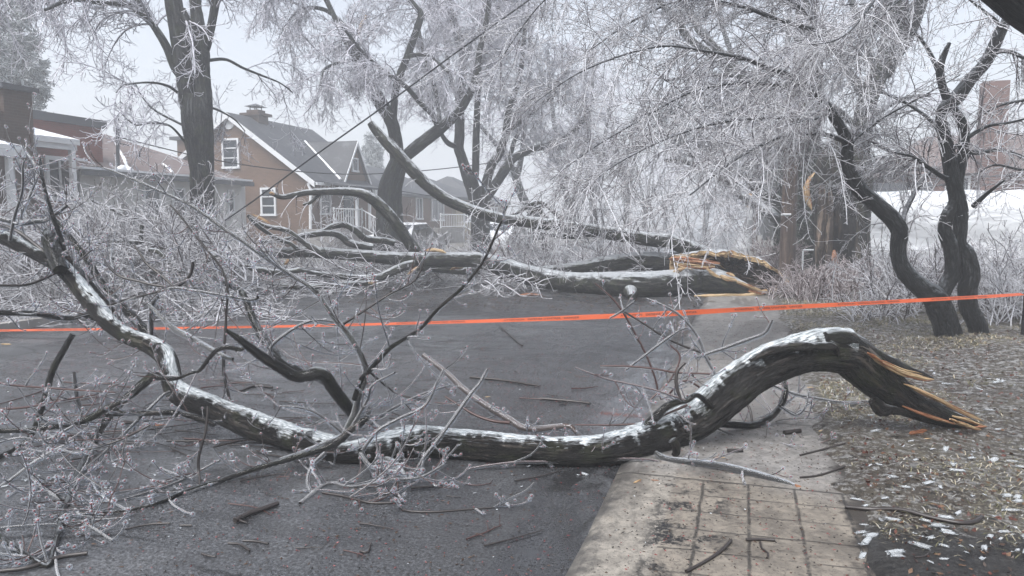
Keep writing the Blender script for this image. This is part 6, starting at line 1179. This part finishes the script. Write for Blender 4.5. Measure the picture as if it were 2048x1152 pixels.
def near_twigs(P, R, rng, n1, L1, n2, L2, dens_bud=1.0, g=(-.12, .22)):
    A, Ra = grow(P, R, cnt(P, n1, rng), rng, t=(.12, 1), L=L1, ang=(30, 75), K=8, g=g, jit=.075, rr=(.6, .004, .0022), floor=.012, tap=.25)
    B, Rb = grow(A, Ra, cnt(A, n2, rng), rng, t=(.15, 1), L=L2, ang=(35, 80), K=5, g=(-.05, .25), jit=.12, rr=(.75, .0032, .002), floor=.010, tap=.1)
    for P_, R_2 in ((A, Ra), (B, Rb)):
        n = len(P_); red = rng.random(n) < .5
        for sel, mi in ((red, 1), (~red, 0)): tubes(tw, P_[sel], R_2[sel], 5, mi=mi)
        ic = rng.random(n) < .55; tubes(tw, P_[ic] - np.array([0, 0, .0016]), R_2[ic] * 1.2 + .0024, 7, mi=3)
        ic = ~ic & (rng.random(n) < .5); tubes(tw, P_[ic] - np.array([0, 0, 1]) * (R_2[ic][..., None] * .9 + .0008), np.full(R_2[ic].shape, .0021), 5, mi=5)
        tips = P_[:, -1]; k = rng.random(n) < .8 * dens_bud
        balls(tw, tips[k], rng.uniform(.0045, .007, k.sum()), rng, 2); balls(tw, tips[k], rng.uniform(.009, .0145, k.sum()), rng, 3, True)
        # buds in pairs along the twig
        f = rng.integers(2, P_.shape[1] - 1, n); q = P_[np.arange(n), f] + rng.normal(size=(n, 3)) * .003; k = rng.random(n) < .7
        balls(tw, q[k], rng.uniform(.0035, .0058, k.sum()), rng, 2); balls(tw, q[k], rng.uniform(.007, .0115, k.sum()), rng, 3, True)
        # little icicles
        for f in range(1, P_.shape[1] - 1):
            k = rng.random(n) < .22; q = P_[k, f] - np.array([0, 0, .003]); l = rng.uniform(.008, .03, k.sum())[:, None]
            if k.any(): tubes(tw, np.stack([q, q - l * (0, 0, .5), q - l * (0, 0, 1)], 1), np.tile([[.0034, .0022, .0006]], (k.sum(), 1)), 5, mi=3)
    return A, Ra
near_twigs(PA, RA, rngl, 7.0, (.10, .40), 7, (.03, .10))
sel = np.array([min(q[0] for q in b[2]) < 760 for b in BR]); near_twigs(PA[sel], RA[sel], rngl, 2.6, (.2, .6), 7, (.03, .12), g=(-.2, .32))
near_twigs(PA[sel], RA[sel], rngl, 1.5, (.35, .85), 7, (.04, .14), g=(-.16, .3))
HBs = catmull(HB, 30)[None]; near_twigs(HBs[:, :, :3], HBs[:, :, 3], rngl, 9, (.15, .5), 6, (.03, .12))
HTs = catmull(HT[18:], 20)[None]; near_twigs(HTs[:, :, :3], HTs[:, :, 3], rngl, 1.5, (.1, .3), 6, (.03, .1))
put(tw, 'twigs', MATS, nl)
a = Acc(); T = trace([(1590, 974, 5.4), (1600, 977, 5), (1604, 979, 2)], 4.24); bark_tube(a, T, 10, .01, .2, 60, 6, .2, 6); put(a, 'torn_wood', WOOD_RED, nl)

# ------------------------------------------------------------------ barrier tape, posts, signs, wires
tape = thing('barrier_tape', (*at(1340, 627, 8)[:2], 0), 'orange barrier tape with black lettering stretched low across the street', 'tape')
TP = catmull(trace([(x, y, h * .335, d) for x, y, h, d in ((2046, 588, 5, 9.15), (1990, 592, 7, 9.0), (1900, 597, 8, 8.8), (1700, 608, 10, 8.45), (1520, 617, 12, 8.2), (1340, 627, 14, 8.0), (1180, 634, 12.5, 8.05), (1000, 641, 8, 8.2), (800, 647, 6, 8.5), (600, 652, 5, 8.9), (300, 657, 4.6, 9.4), (0, 661, 4.4, 9.9), (-200, 664, 4.4, 10.1))], 8), 320)
K = len(TP); s = np.linspace(0, 1, K); tilt = np.arccos(np.clip(TP[:, 3] * 2 / .076 * (1 + .10 * np.array([vnoise(np.array([u * 26, 2., 3.])) for u in s])), .05, 1))
Tn = np.gradient(TP[:, :3], axis=0); Tn /= np.linalg.norm(Tn, axis=1, keepdims=True); sdv = np.cross(Tn, [0, 0, 1.0]); W = np.interp(s, [0, .5, 1], [.036, .037, .036])
wv = (np.cos(tilt)[:, None] * np.array([0, 0, 1.0]) + np.sin(tilt)[:, None] * sdv)
a = Acc(); V = np.stack([TP[:, :3] - wv * W[:, None], TP[:, :3] + sdv * .003, TP[:, :3] + wv * W[:, None]], 1); i = np.arange(K - 1)[:, None] * 3 + np.arange(2)[None]; a.add(V.reshape(-1, 3), np.stack([i, i + 1, i + 4, i + 3], -1).reshape(-1, 4))
mt, n, out = new_mat('orange_plastic_tape'); g = G(n)
bs = g.bsdf((0.66, 0.125, 0.045), .4, .4); tl = g.node('ShaderNodeBsdfTranslucent'); tl.inputs[0].default_value = (.66, .14, .05, 1); mx = g.node('ShaderNodeMixShader'); mx.inputs[0].default_value = .35; n.links.new(bs, mx.inputs[1]); n.links.new(tl.outputs[0], mx.inputs[2]); n.links.new(mx.outputs[0], out.inputs[0])
put(a, 'band', mt, tape)
BLACK = simple('black_print', (.02, .018, .018), .5, .3, 0)
cumL = np.concatenate([[0], np.cumsum(np.linalg.norm(np.diff(TP[:, :3], axis=0), axis=1))])
def text_mesh(body, size):
    cu = bpy.data.curves.new('lettering', 'FONT'); cu.body = body; cu.size = size; cu.align_x = 'LEFT'; ob = bpy.data.objects.new('lettering', cu); C.collection.objects.link(ob)
    dg = bpy.context.evaluated_depsgraph_get(); me = bpy.data.meshes.new_from_object(ob.evaluated_get(dg)); bpy.data.objects.remove(ob); return me
me = text_mesh("ATTENTION   DEFENSE D'ENTRER : DANGER", .042)
vv = np.array([v.co[:] for v in me.vertices]); polys = [tuple(p.vertices) for p in me.polygons]; bpy.data.meshes.remove(me)
w_ = vv[:, 0].max(); s0 = .6
while s0 + w_ < cumL[-1] - .3:
    s_ = s0 + (w_ - vv[:, 0]); f = np.interp(s_, cumL, np.arange(K)); i = np.clip(f.astype(int), 0, K - 2); fr = (f - i)[:, None]
    q = TP[i, :3] * (1 - fr) + TP[i + 1, :3] * fr; wq = wv[i]; sq = sdv[i]
    tow = CAM - q; nrm = np.cross(Tn[i], wq); nrm *= np.sign((nrm * tow).sum(1, keepdims=True))
    q = q + wq * (vv[:, 1:2] - .015) + nrm * .0045
    a = Acc(); a.add(q, None, [t for p in polys for t in [(p[0], p[j], p[j + 1]) for j in range(1, len(p) - 1)]]); s0 += w_ + .45
    put(a, 'lettering', BLACK, tape, False)

def post(name, label, cat, px, yb, yt, r, D, mat, S=14, group=None):
    b = at(px, yb, D); t = at(px, yt, D); root = thing(name, (b[0], b[1], 0), label, cat, group); a = Acc(); rr = r * D / FPX
    bark_tube(a, np.array([[b[0], b[1], -.05, rr * 1.1], [b[0], b[1], (t[2]) * .5, rr], [b[0] + .03, b[1], t[2], rr * .88]]), S, .15, .015, 24, .5, .01, 5); return root, a
POLE = bark_mat('weathered_pole_wood', (.15, .105, .08), (.07, .05, .042), .35, .55, 0, 40, .8, thr=.3, bumpk=.3)
root, a = post('utility_pole', 'brown wooden utility pole standing left of the massive broken trunk', 'pole', 1574, 540, 190, 14.5, 20.0, POLE, 20); put(a, 'shaft', POLE, root)
a = Acc(); q = at(1572, 429, 19.78); tubes(a, np.array([[q - RIGHT * .13, q + RIGHT * .13]]), np.full((1, 2), .03), 6); put(a, 'metal_band', M['white_trim'], root)
a = Acc(); q = at(1590, 420, 19.95); tubes(a, np.array([[q - (0, 0, 1.6), q + (0, 0, 2.2)]]), np.full((1, 2), .022), 6); put(a, 'conduit', M['white_trim'], root)
root, a = post('fence_post', 'thin dark post at the right edge holding the orange tape', 'post', 2047, 692, 475, 5.5, 9.2, M['door'], 8); put(a, 'shaft', simple('black_post_paint', (.02, .02, .022), .5, .4, .1), root)
SD = 36.0; root, a = post('sign_post', 'brown post carrying a dark panel in a yellow frame beside the pavement', 'sign', 1509, 492, 412, 5.0, SD, POLE, 10); put(a, 'shaft', POLE, root)
YEL = simple('yellow_frame_paint', (.50, .27, .05), .5, .4, .15, 3); a = Acc()
c0, c1 = at(1495, 415, SD), at(1519, 387, SD); xm_ = (c0 + c1) / 2; hw = .30; hh = (c1[2] - c0[2]) / 2; ym = xm_[1]
for (u0, u1, v0, v1) in ((-hw, hw, hh - .13, hh), (-hw, hw, -hh, -hh + .07), (-hw, -hw + .07, -hh + .07, hh - .13), (hw - .07, hw, -hh + .07, hh - .13)): a.box(xm_[0] + u0, xm_[0] + u1, ym - .18, ym + .12, xm_[2] + v0, xm_[2] + v1)
put(a, 'frame', YEL, root, False)
a = Acc(); a.box(xm_[0] - hw + .07, xm_[0] + hw - .07, ym - .08, ym - .02, xm_[2] - hh + .07, xm_[2] + hh - .13); a.box(xm_[0] - hw + .07, xm_[0] + hw - .07, ym - .11, ym - .081, xm_[2] - hh * .45, xm_[2] - hh * .38); put(a, 'panel', simple('dark_panel', (.05, .055, .07), .4, .4, .1), root, False)
# plastic sheet wrapped round a young trunk, with a white notice on it
wr = thing('wrapped_trunk', (*at(1492, 480, 37)[:2], 0), 'flared pale trunk wrapped in plastic with a white notice, just left of the sign post', 'tree')
a = Acc(); bark_tube(a, trace([(1488, 496, 17), (1491, 478, 12), (1496, 455, 7.5), (1499, 430, 6), (1500, 405, 5)], 37, lift=False), 24, .08, .12, 6, .5, .08, 31); put(a, 'plastic_wrap', simple('grey_plastic_wrap', (.36, .37, .38), .35, .5, .15, 2), wr)
a = Acc(); q0, q1 = at(1494, 440, 36.7), at(1505, 421, 36.7); a.box(q0[0], q1[0], q0[1] - .02, q0[1], q0[2], q1[2]); put(a, 'notice', M['white_trim'], wr, False)
# pipe rail fence in front of the old trunk
fn = thing('pipe_fence', (*at(1750, 500, 21)[:2], 0), 'low pale pipe rail fence behind the broken trunk', 'fence'); a = Acc(); p, q = at(1606, 500, 21), at(2060, 499, 21)
tubes(a, np.array([[p, q]]), np.full((1, 2), .022), 6); put(a, 'rail', M['white_trim'], fn)
for k in range(6): a = Acc(); c = p + (q - p) * k / 5; tubes(a, np.array([[[c[0], c[1], 0], c - (0, 0, .022)]]), np.full((1, 2), .025), 6); put(a, 'post', M['white_trim'], fn)
# wires
WIRE = simple('black_cable', (.02, .022, .026), .5, .3, 0)
def wire(name, label, pts, r):
    Q = catmull(np.array([[*at(x, y, D), r] for x, y, D in pts]), 60); a = Acc(); tubes(a, Q[None, :, :3], Q[None, :, 3], 6); tag(a.build(name, WIRE), label, 'cable', 'overhead cables')
wire('overhead_cable', 'thick black cable slanting down from the top centre to the brush heap on the left', [(1200, -100, 13.2), (1058, 0, 13.4), (900, 114, 13.8), (760, 218, 14.2), (620, 318, 14.6), (520, 392, 15), (452, 440, 15.3), (400, 475, 15.5)], .016)
wire('overhead_cable', 'thin cable sagging in front of the brown gabled house towards the maples', [(240, 275, 23), (300, 290, 23.5), (420, 318, 24.5), (550, 338, 26), (680, 348, 27.5), (800, 345, 29), (950, 330, 31), (1060, 310, 33), (1250, 270, 36)], .018)
wire('overhead_cable', 'faint low cable behind the rising fallen stem', [(560, 395, 30), (720, 375, 32), (850, 390, 34), (980, 410, 37), (1080, 415, 40), (1250, 420, 44)], .018)
# snow-covered car half hidden by the second maple
def car(px, D, label):
    b = at(px, 470, D); root = thing('parked_car', (b[0], b[1], 0), label, 'car'); yaw = 0
    prof = [(-2.1, .35), (-2.15, .75), (-1.75, .95), (-1.35, .98), (-.75, 1.42), (.55, 1.45), (1.25, 1.0), (1.9, .9), (2.15, .72), (2.15, .35)]
    W_ = .86; a = Acc(); n = len(prof); 
    def sec(k, x): y, z = prof[k]; t = W_ - (.16 if z > 1.2 else 0); return (b[0] + x * t, b[1] + y, z)
    V = [sec(k, x) for k in range(n) for x in (-1, -.94, 0, .94, 1)]; V = [(x, y, z - (.05 if i % 5 in (0, 4) else 0)) for i, (x, y, z) in enumerate(V)]
    i = np.arange(n - 1)[:, None] * 5 + np.arange(4)[None]; a.add(V, np.stack([i, i + 1, i + 6, i + 5], -1).reshape(-1, 4))
    for sd_ in (0, 4): a.t.append(np.array([[0 * 5 + sd_, k * 5 + sd_, (k + 1) * 5 + sd_] for k in range(1, n - 1)])); a.tm.append(np.zeros(n - 2))
    put(a, 'body', M['snow'], root)
    for (k0, nm) in ((5, 'windscreen'), (3, 'rear_window')):
        a = Acc(); (y0, z0), (y1, z1) = prof[k0], prof[k0 + 1]; f = lambda x, u, lift: (b[0] + x, b[1] + y0 + (y1 - y0) * u, z0 + (z1 - z0) * u + lift)
        A = [f(-.6, .12, .012), f(.6, .12, .012), f(.66, .85, .012), f(-.66, .85, .012)]; a.prism(None, A, [(x, y, z - .03) for x, y, z in A]); put(a, nm, M['glass'], root, False)
    for y in (-1.35, 1.35):
        for x in (-.8, .8):
            a = Acc(); an = np.arange(16) * math.pi / 8; A = [(b[0] + x - .1, b[1] + y + .31 * math.cos(t), .31 + .31 * math.sin(t)) for t in an]; a.prism(None, A, [(p_[0] + .2, p_[1], p_[2]) for p_ in A]); put(a, 'wheel', M['dark_trim'], root, False)
    for sd_ in (-1, 1):
        a = Acc(); A = [(b[0] + sd_ * .705, b[1] + y, z) for y, z in ((-1.1, 1.0), (-.7, 1.33), (.5, 1.36), (1.0, 1.02))]; a.prism(None, A, [(x + sd_ * .03, y, z) for x, y, z in A]); put(a, 'side_window', M['glass'], root, False)
car(812, 30.5, 'snow-covered white car parked behind the second maple trunk')
car(1010, 38.0, 'snow-covered pale car parked further along, over the fallen stem')

# ------------------------------------------------------------------ loose things on the ground
rngd = np.random.default_rng(44)
def zat(x, y): return float(verge_z(x, y)) if x > .69 else (.03 if x > -.66 else .004)
for px, py, l, rot, mt_, lab in [((1668), 864, .24, .12, WOOD, 'pale yellow wood splinter at the edge of the pavement below the arch'), (1836, 877, .20, .45, WOOD_RED, 'orange red wood splinter on the verge under the torn end of the limb'), (1940, 866, .26, .1, WOOD_RED, 'narrow red brown splinter lying just right of the torn tip'), (1275, 963, .08, .8, WOOD, 'small pale wood chip on the kerb below the limb'), (1310, 961, .05, -.3, WOOD_RED, 'tiny orange chip beside the pale one on the kerb'), (1855, 888, .06, 0, WOOD, 'small yellow sliver between the splinters on the verge'), (1440, 916, .07, 0, WOOD, 'small tan chip on the pavement under the limb'), (320, 852, .10, .2, WOOD_RED, 'orange chip on the road among the left twigs'), (12, 690, .16, -.2, WOOD, 'yellow wood chip by the tape at the left edge'), (1620, 775, .06, 0, WOOD, 'tan chip beyond the arched limb'), (975, 795, .05, .3, WOOD, 'small pale chip beside the brown broken branch'), (1060, 592, .5, .05, WOOD_RED, 'long reddish bark strip on the road before the fallen stem'), (650, 580, .4, .1, WOOD, 'pale wood slivers lying before the brush heap')]:
    c = on_g(px, py, .03 if px > 1200 else .0); z = zat(c[0], c[1]); u = RIGHT * math.cos(rot) + FLAT * math.sin(rot); root_w = l * .13
    T = np.array([[*(c + u * l * t), root_w * s] for t, s in ((-.5, .25), (-.3, .8), (0, 1), (.3, .7), (.5, .1))]); T[:, 2] = z + root_w * .55
    a = Acc(); T2 = T.copy(); T2[:, 3] *= .6; bark_tube(a, T2, 7, l / 18, .3, 40, 6, .2, int(px)); fibres(a, T, 14, int(px)); a.v = [np.array([1, 1, .6]) * (v - [0, 0, z]) + [0, 0, z] for v in a.v]
    tag(a.build('wood_splinter', mt_), lab, 'wood splinter', 'wood splinters on the ground')
# dropped sticks one can tell apart
STK = [([(470, 1047), (500, 1032), (530, 1022), (556, 1012)], 5, 'thick black stick lying alone on the near asphalt'), ([(456, 1090), (480, 1092), (500, 1105)], 2.2, 'short curved twig on the near road'), ([(486, 1085), (510, 1086), (537, 1091)], 2.2, 'straight reddish twig on the near road'), ([(360, 1054), (384, 1054)], 2, 'tiny red twig left of the thick black stick'), ([(1372, 1150), (1410, 1130), (1440, 1110), (1462, 1088)], 3.4, 'curved dark twig on the scored pavement squares at the bottom'), ([(1492, 1086), (1520, 1085), (1550, 1087)], 3, 'straight dark twig on the scored pavement'), ([(1520, 1090), (1524, 1103), (1536, 1112), (1534, 1122)], 2.2, 'hooked small twig on the scored pavement'), ([(1690, 1021), (1740, 1026), (1800, 1040), (1860, 1057), (1915, 1069), (1945, 1066), (1962, 1054)], 4.5, 'long black twig curving over the icy verge'), ([(1828, 1133), (1845, 1132), (1856, 1127)], 2, 'small dark twig at the bottom right on the soil'), ([(0, 1148), (60, 1140), (120, 1120), (175, 1112)], 4.5, 'dark stick at the bottom left corner'), ([(1568, 872), (1600, 868)], 4.5, 'short dark stick on the pavement under the arch'), ([(1455, 908), (1485, 907)], 4, 'short brown stick on the pavement by the limb'), ([(480, 785), (510, 775), (545, 778)], 2.4, 'dark twig beyond the left branch'), ([(1080, 800), (1150, 806), (1180, 810)], 2.4, 'dark twig on the asphalt behind the limb'), ([(940, 757), (1010, 764), (1080, 775)], 2.2, 'long thin twig on the middle of the road'), ([(1000, 655), (1040, 690), (1045, 692)], 1.5, 'thin twig near the tape on the road'), ([(1690, 900), (1640, 905), (1600, 915)], 2, 'thin twig on the wet pavement right side'), ([(1600, 960), (1640, 955), (1690, 938)], 2.2, 'forked thin twig beside the cut end of the side branch'), ([(250, 1062), (300, 1052), (340, 1050)], 2.2, 'thin twig on the road at lower left'), ([(720, 1105), (735, 1108), (742, 1090)], 2, 'little budded twig on the near road')]
for p, r, lab in STK:
    T = []
    for x, y in p: c = on_g(x, y, .02 if x > 1200 else 0); z = zat(c[0], c[1]); T.append([c[0], c[1], z + r * c @ FLAT / FPX * .95 if False else z + r * (c @ FLAT) / FPX * .95, r * (c @ FLAT) / FPX])
    a = Acc(); bark_tube(a, np.array(T), 9, .02, .06, 60, 10, .1, int(p[0][0])); tag(a.build('fallen_twig', TWIG_DARK), lab, 'twig', 'dropped twigs')
for k in range(110):
    x, y = (rngd.uniform(40, 640), rngd.uniform(760, 925)) if k < 65 else (rngd.uniform(300, 1230), rngd.uniform(640, 1130))
    c = on_g(x, y, 0); an = rngd.normal() * .5 + PSI; l = rngd.uniform(.12, .8) * (1 if k < 65 else .45); m_ = 6; d_ = np.array([math.cos(an), math.sin(an), 0]); P_ = [c]
    for j in range(m_ - 1): d_ = d_ + rngd.normal(size=3) * (.16, .16, 0); d_ /= np.linalg.norm(d_); P_.append(P_[-1] + d_ * l / (m_ - 1))
    r_ = rngd.uniform(.003, .0085) * np.linspace(1, .5, m_); P_ = np.array(P_); P_[:, 2] = .006 + r_; a = Acc(); tubes(a, P_[None], r_[None], 6)
    Q_, R_2 = grow(P_[None], r_[None], np.array([rngd.integers(0, 4)]), rngd, L=(.03, .1), K=4, g=(0, 0), rr=(.8, .003, .0018), floor=.006)
    if len(Q_): tubes(a, Q_, R_2, 5)
    tag(a.build('fallen_twig', [TWIG_DARK, TWIG_RED][k % 3 == 0]), 'small snapped twig lying loose on the wet asphalt among others', 'twig', 'small twigs strewn over the road')
def scatter(n, X, Y, rng, p=None):
    x = rng.uniform(*X, n); y = rng.uniform(*Y, n)
    if p is not None: k = rng.random(n) < p(x, y); x, y = x[k], y[k]
    return x, y
def chips(acc, x, y, z, L, W_, H, rng, mi=0):
    n = len(x); an = rng.random(n) * 6.283; u = np.stack([np.cos(an), np.sin(an), rng.normal(size=n) * .15], 1); v = np.stack([-np.sin(an), np.cos(an), rng.normal(size=n) * .15], 1); c = np.stack([x, y, z], 1)
    l = rng.uniform(*L, n)[:, None]; w_ = rng.uniform(*W_, n)[:, None]; h = rng.uniform(*H, n)[:, None]
    V = np.stack([c - u * l, c - v * w_, c + u * l, c + v * w_, c + h * np.array([0, 0, 1.]) + u * l * rng.uniform(-.4, .4, (n, 1))], 1)
    f = np.array([(0, 1, 4), (1, 2, 4), (2, 3, 4), (3, 0, 4)])[None] + np.arange(n)[:, None, None] * 5; acc.add(V.reshape(-1, 3), None, f.reshape(-1, 3), mi=mi)
DEB = [simple('dark_bark_bits', (.02, .016, .014), .5, .4, .2, 50), BUD, simple('brown_bits', (.07, .04, .025), .6, .3, .2, 50), simple('ice_bits', (.6, .64, .67), .2, .6, .1, 50)]
a = Acc()
for mi, n_, sz in ((0, 16000, (.004, .012)), (1, 8000, (.004, .010)), (2, 6000, (.004, .016)), (3, 700, (.003, .009))):
    x, y = scatter(n_, (-8, -.6), (2.2, 15), rngd, lambda x, y: np.clip(.25 + .75 * np.exp(-((x + 1.6) / 1.6) ** 2) + .5 * (x < -2) * (y > 4.5) * (y < 8), 0, 1) * np.clip(8 / y, .2, 1)); chips(a, x, y, np.full(len(x), .005), sz, (sz[0] * .4, sz[1] * .45), (.001, .005), rngd, mi)
    x, y = scatter(n_ // 4, (-.6, .69), (2.2, 12), rngd, lambda x, y: np.clip(7 / y, .2, 1) * .55); chips(a, x, y, np.full(len(x), .031), sz, (sz[0] * .4, sz[1] * .45), (.001, .005), rngd, mi)
x, y = scatter(800, (-8, -.8), (12.5, 16.5), rngd); chips(a, x, y, np.full(len(x), .006), (.01, .05), (.004, .012), (.003, .012), rngd, 2)
x, y = scatter(260, (-8, 0), (13, 16.0), rngd); chips(a, x, y, np.full(len(x), .006), (.01, .05), (.004, .014), (.003, .012), rngd, 0)
tag(a.build('bark_and_bud_litter', DEB, smooth=False), kind='stuff')
# dead grass, leaves and ice on the verge
GR = [simple('straw_grass', (.36, .32, .23), .6, .3, .2, 8), simple('dull_grass', (.14, .135, .07), .6, .3, .2, 8), simple('iced_grass', (.44, .44, .42), .3, .5, .1, 8)]
a = Acc(); nn = 90000
x = .69 + 5.6 * rngd.random(nn) ** 1.25; y = 2.2 + 12.5 * rngd.random(nn) ** 1.3; q = np.stack([x, y, 0 * x], 1); d = fbm(q * 1.4, 9, 3); keep = rngd.random(nn) < np.clip(.42 + 2.6 * d, .02, 1) * np.clip((y - 3.75 + .3 * d) * 4, .03, 1); x, y = x[keep], y[keep]; d = d[keep]; n_ = len(x)
z = verge_z(x, y) - .004; an = rngd.random(n_) * 6.283; l = rngd.uniform(.02, .07, n_) * (1 + np.clip(y - 5, 0, 6) * .12); el = rngd.uniform(.05, .75, n_); w_ = rngd.uniform(.0010, .0024, n_) * (1 + np.clip(y - 4, 0, 8) * .15)
b0 = np.stack([x, y, z], 1); dr = np.stack([np.cos(an) * np.cos(el), np.sin(an) * np.cos(el), np.sin(el)], 1); sdx = np.stack([-np.sin(an), np.cos(an), 0 * an], 1) * w_[:, None]
md = b0 + dr * l[:, None] * .55; tp = b0 + dr * l[:, None] * np.array([1, 1, .55]); tp[:, 2] -= .0
mi = np.where(rngd.random(n_) < .5, 0, np.where(rngd.random(n_) < .75, 1, 2))
V = np.stack([b0 - sdx, b0 + sdx, md + sdx, md - sdx, tp + sdx * .3, tp - sdx * .3], 1); f = np.array([(0, 1, 2, 3), (3, 2, 4, 5)])[None] + np.arange(n_)[:, None, None] * 6
a.add(V.reshape(-1, 3), f.reshape(-1, 4), mi=np.repeat(mi, 2)); tag(a.build('grass', GR, smooth=False), kind='stuff')
LF = [simple('rotten_leaf', (.05, .028, .018), .5, .4, .3, 20), simple('brown_leaf', (.13, .075, .045), .6, .3, .3, 20), simple('red_brown_leaf', (.10, .035, .025), .5, .3, .3, 20)]
a = Acc()
for k, mm in enumerate(LF):
    n_ = 3600; x = .72 + 5.4 * rngd.random(n_) ** 1.2; y = 2.2 + 9 * rngd.random(n_) ** 1.3; p = np.stack([x, y, verge_z(x, y) + rngd.uniform(.001, .012, n_)], 1)
    u = np.stack([rngd.normal(size=n_), rngd.normal(size=n_), rngd.normal(size=n_) * .35], 1); u /= np.linalg.norm(u, axis=1, keepdims=True); v = np.cross(u, np.stack([rngd.normal(size=n_) * .4, rngd.normal(size=n_) * .4, np.ones(n_)], 1)); s_ = rngd.uniform(.006, .02, n_)[:, None]
    a.add(np.stack([p - u * s_, p + v * s_ * .6, p + u * s_ + np.array([0, 0, .004]), p - v * s_ * .6], 1).reshape(-1, 3), np.arange(n_ * 4).reshape(-1, 4), mi=k)
tag(a.build('leaf_litter', LF), kind='stuff')
mt, n, out = new_mat('ice_shard'); g = G(n)
bs = g.bsdf((.52, .55, .57), .10, .8); tr = g.node('ShaderNodeBsdfTransparent'); lw = g.node('ShaderNodeLayerWeight'); lw.inputs[0].default_value = .4; mx = g.node('ShaderNodeMixShader'); g.put(mx.inputs[0], g.math('ADD', g.math('MULTIPLY', lw.outputs['Facing'], .7), .20, True)); n.links.new(tr.outputs[0], mx.inputs[1]); n.links.new(bs, mx.inputs[2]); n.links.new(mx.outputs[0], out.inputs[0]); SHARD = mt
def shard(acc, c, l, r, an, rng, arc=2.0):
    """A curved shell of ice shed by a twig: part of a tube wall with some thickness and ragged ends."""
    u = np.array([math.cos(an), math.sin(an), rng.normal() * .12]); u /= np.linalg.norm(u); v = np.cross([0, 0, 1.], u); v /= np.linalg.norm(v); w_ = np.cross(u, v); t = np.linspace(-arc / 2, arc / 2, 7); V = []
    sg = rng.choice([-1, 1])
    for rr in (r, r * .72):
        for x in (-1, -.3, .4, 1):
            for k, q in enumerate(t): e = l * .5 * x * (1 - (.65 * rng.random() if abs(x) == 1 else .25 * rng.random())); V.append(c + u * e + v * math.sin(q) * rr + w_ * (sg * math.cos(q) * rr - (r * .55 if sg > 0 else -r * 1.0)))
    V = np.array(V); i = np.arange(3)[:, None] * 7 + np.arange(6)[None]; q = np.stack([i, i + 1, i + 8, i + 7], -1).reshape(-1, 4)
    e = [(k, k + 1, 28 + k + 1, 28 + k) for r_ in (0, 21) for k in range(r_, r_ + 6)] + [(k * 7 + s_, (k + 1) * 7 + s_, 28 + (k + 1) * 7 + s_, 28 + k * 7 + s_) for k in range(3) for s_ in (0, 6)]
    acc.add(V, np.concatenate([q, q[:, ::-1] + 28, np.array(e)]))
KEY = [(1270 + 30, 0, 0)]; pts = [(1764, 1042, .085, 1.0), (1985, 925, .10, .5), (1850, 1047, .06, -.6), (1995, 862, .07, .2), (1915, 868, .06, .6), (1785, 965, .07, .1), (1810, 985, .06, -.3), (1915, 1030, .07, .6), (1875, 1060, .09, -.1), (1900, 1075, .08, -.3), (2035, 1010, .07, .3), (1880, 985, .05, 1.2), (1955, 835, .05, .2), (1990, 770, .10, .3), (1895, 770, .12, .1), (1770, 1000, .05, 0), (2025, 930, .08, -.2), (1740, 935, .05, .5), (1865, 905, .05, .4), (2010, 1075, .07, .1), (1945, 1000, .05, .9), (1830, 930, .045, .4)]
rs_ = np.random.default_rng(12)
for _ in range(85): pts.append((rs_.uniform(1700, 2100), rs_.uniform(735, 1125), rs_.uniform(.04, .10), rs_.uniform(-.9, 1.2)))
for k, (x, y, l, an) in enumerate(pts):
    c = on_g(x, y, .06); c[2] = verge_z(c[0], c[1]) + .008; a = Acc(); shard(a, c, l, l * rs_.uniform(.16, .26), an + PSI, rs_, rs_.uniform(1.6, 2.8)); tag(a.build('ice_shard', SHARD), 'curved shard of clear ice shed by a twig, lying on the verge', 'ice shard', 'ice shards on the verge')
for k in range(70):
    c = on_g(rs_.uniform(0, 620), rs_.uniform(790, 980), 0) if k < 48 else on_g(rs_.uniform(560, 1200), rs_.uniform(880, 1000), 0); c[2] = .006; a = Acc(); l = rs_.uniform(.02, .06); shard(a, c, l, l * rs_.uniform(.16, .3), rs_.normal() * .5 + PSI, rs_, 2.2); tag(a.build('ice_shard', SHARD), 'small shard of ice lying on the dark asphalt by the fallen twigs', 'ice shard', 'ice shards on the road')
a = Acc()
for _ in range(900):
    x = .72 + 5 * rs_.random() ** 1.2; y = 2.3 + 8.5 * rs_.random() ** 1.3; shard(a, np.array([x, y, float(verge_z(x, y)) + .006]), rs_.uniform(.012, .04), rs_.uniform(.003, .008), rs_.random() * 6.28, rs_, 2.2)
tag(a.build('ice_crumbs', SHARD), kind='stuff')

# ------------------------------------------------------------------ the fog
hz = Acc().box(-200, 200, -40, 310, -1.6, 20.0).build('haze', [], smooth=False); tag(hz, kind='stuff')
mt, n, out = new_mat('haze'); v = n.nodes.new('ShaderNodeVolumePrincipled'); v.inputs['Color'].default_value = (.94, .965, 1.0, 1); v.inputs['Density'].default_value = 0.0066; v.inputs['Anisotropy'].default_value = 0.2
n.links.new(v.outputs[0], out.inputs['Volume']); hz.data.materials.clear(); hz.data.materials.append(mt)
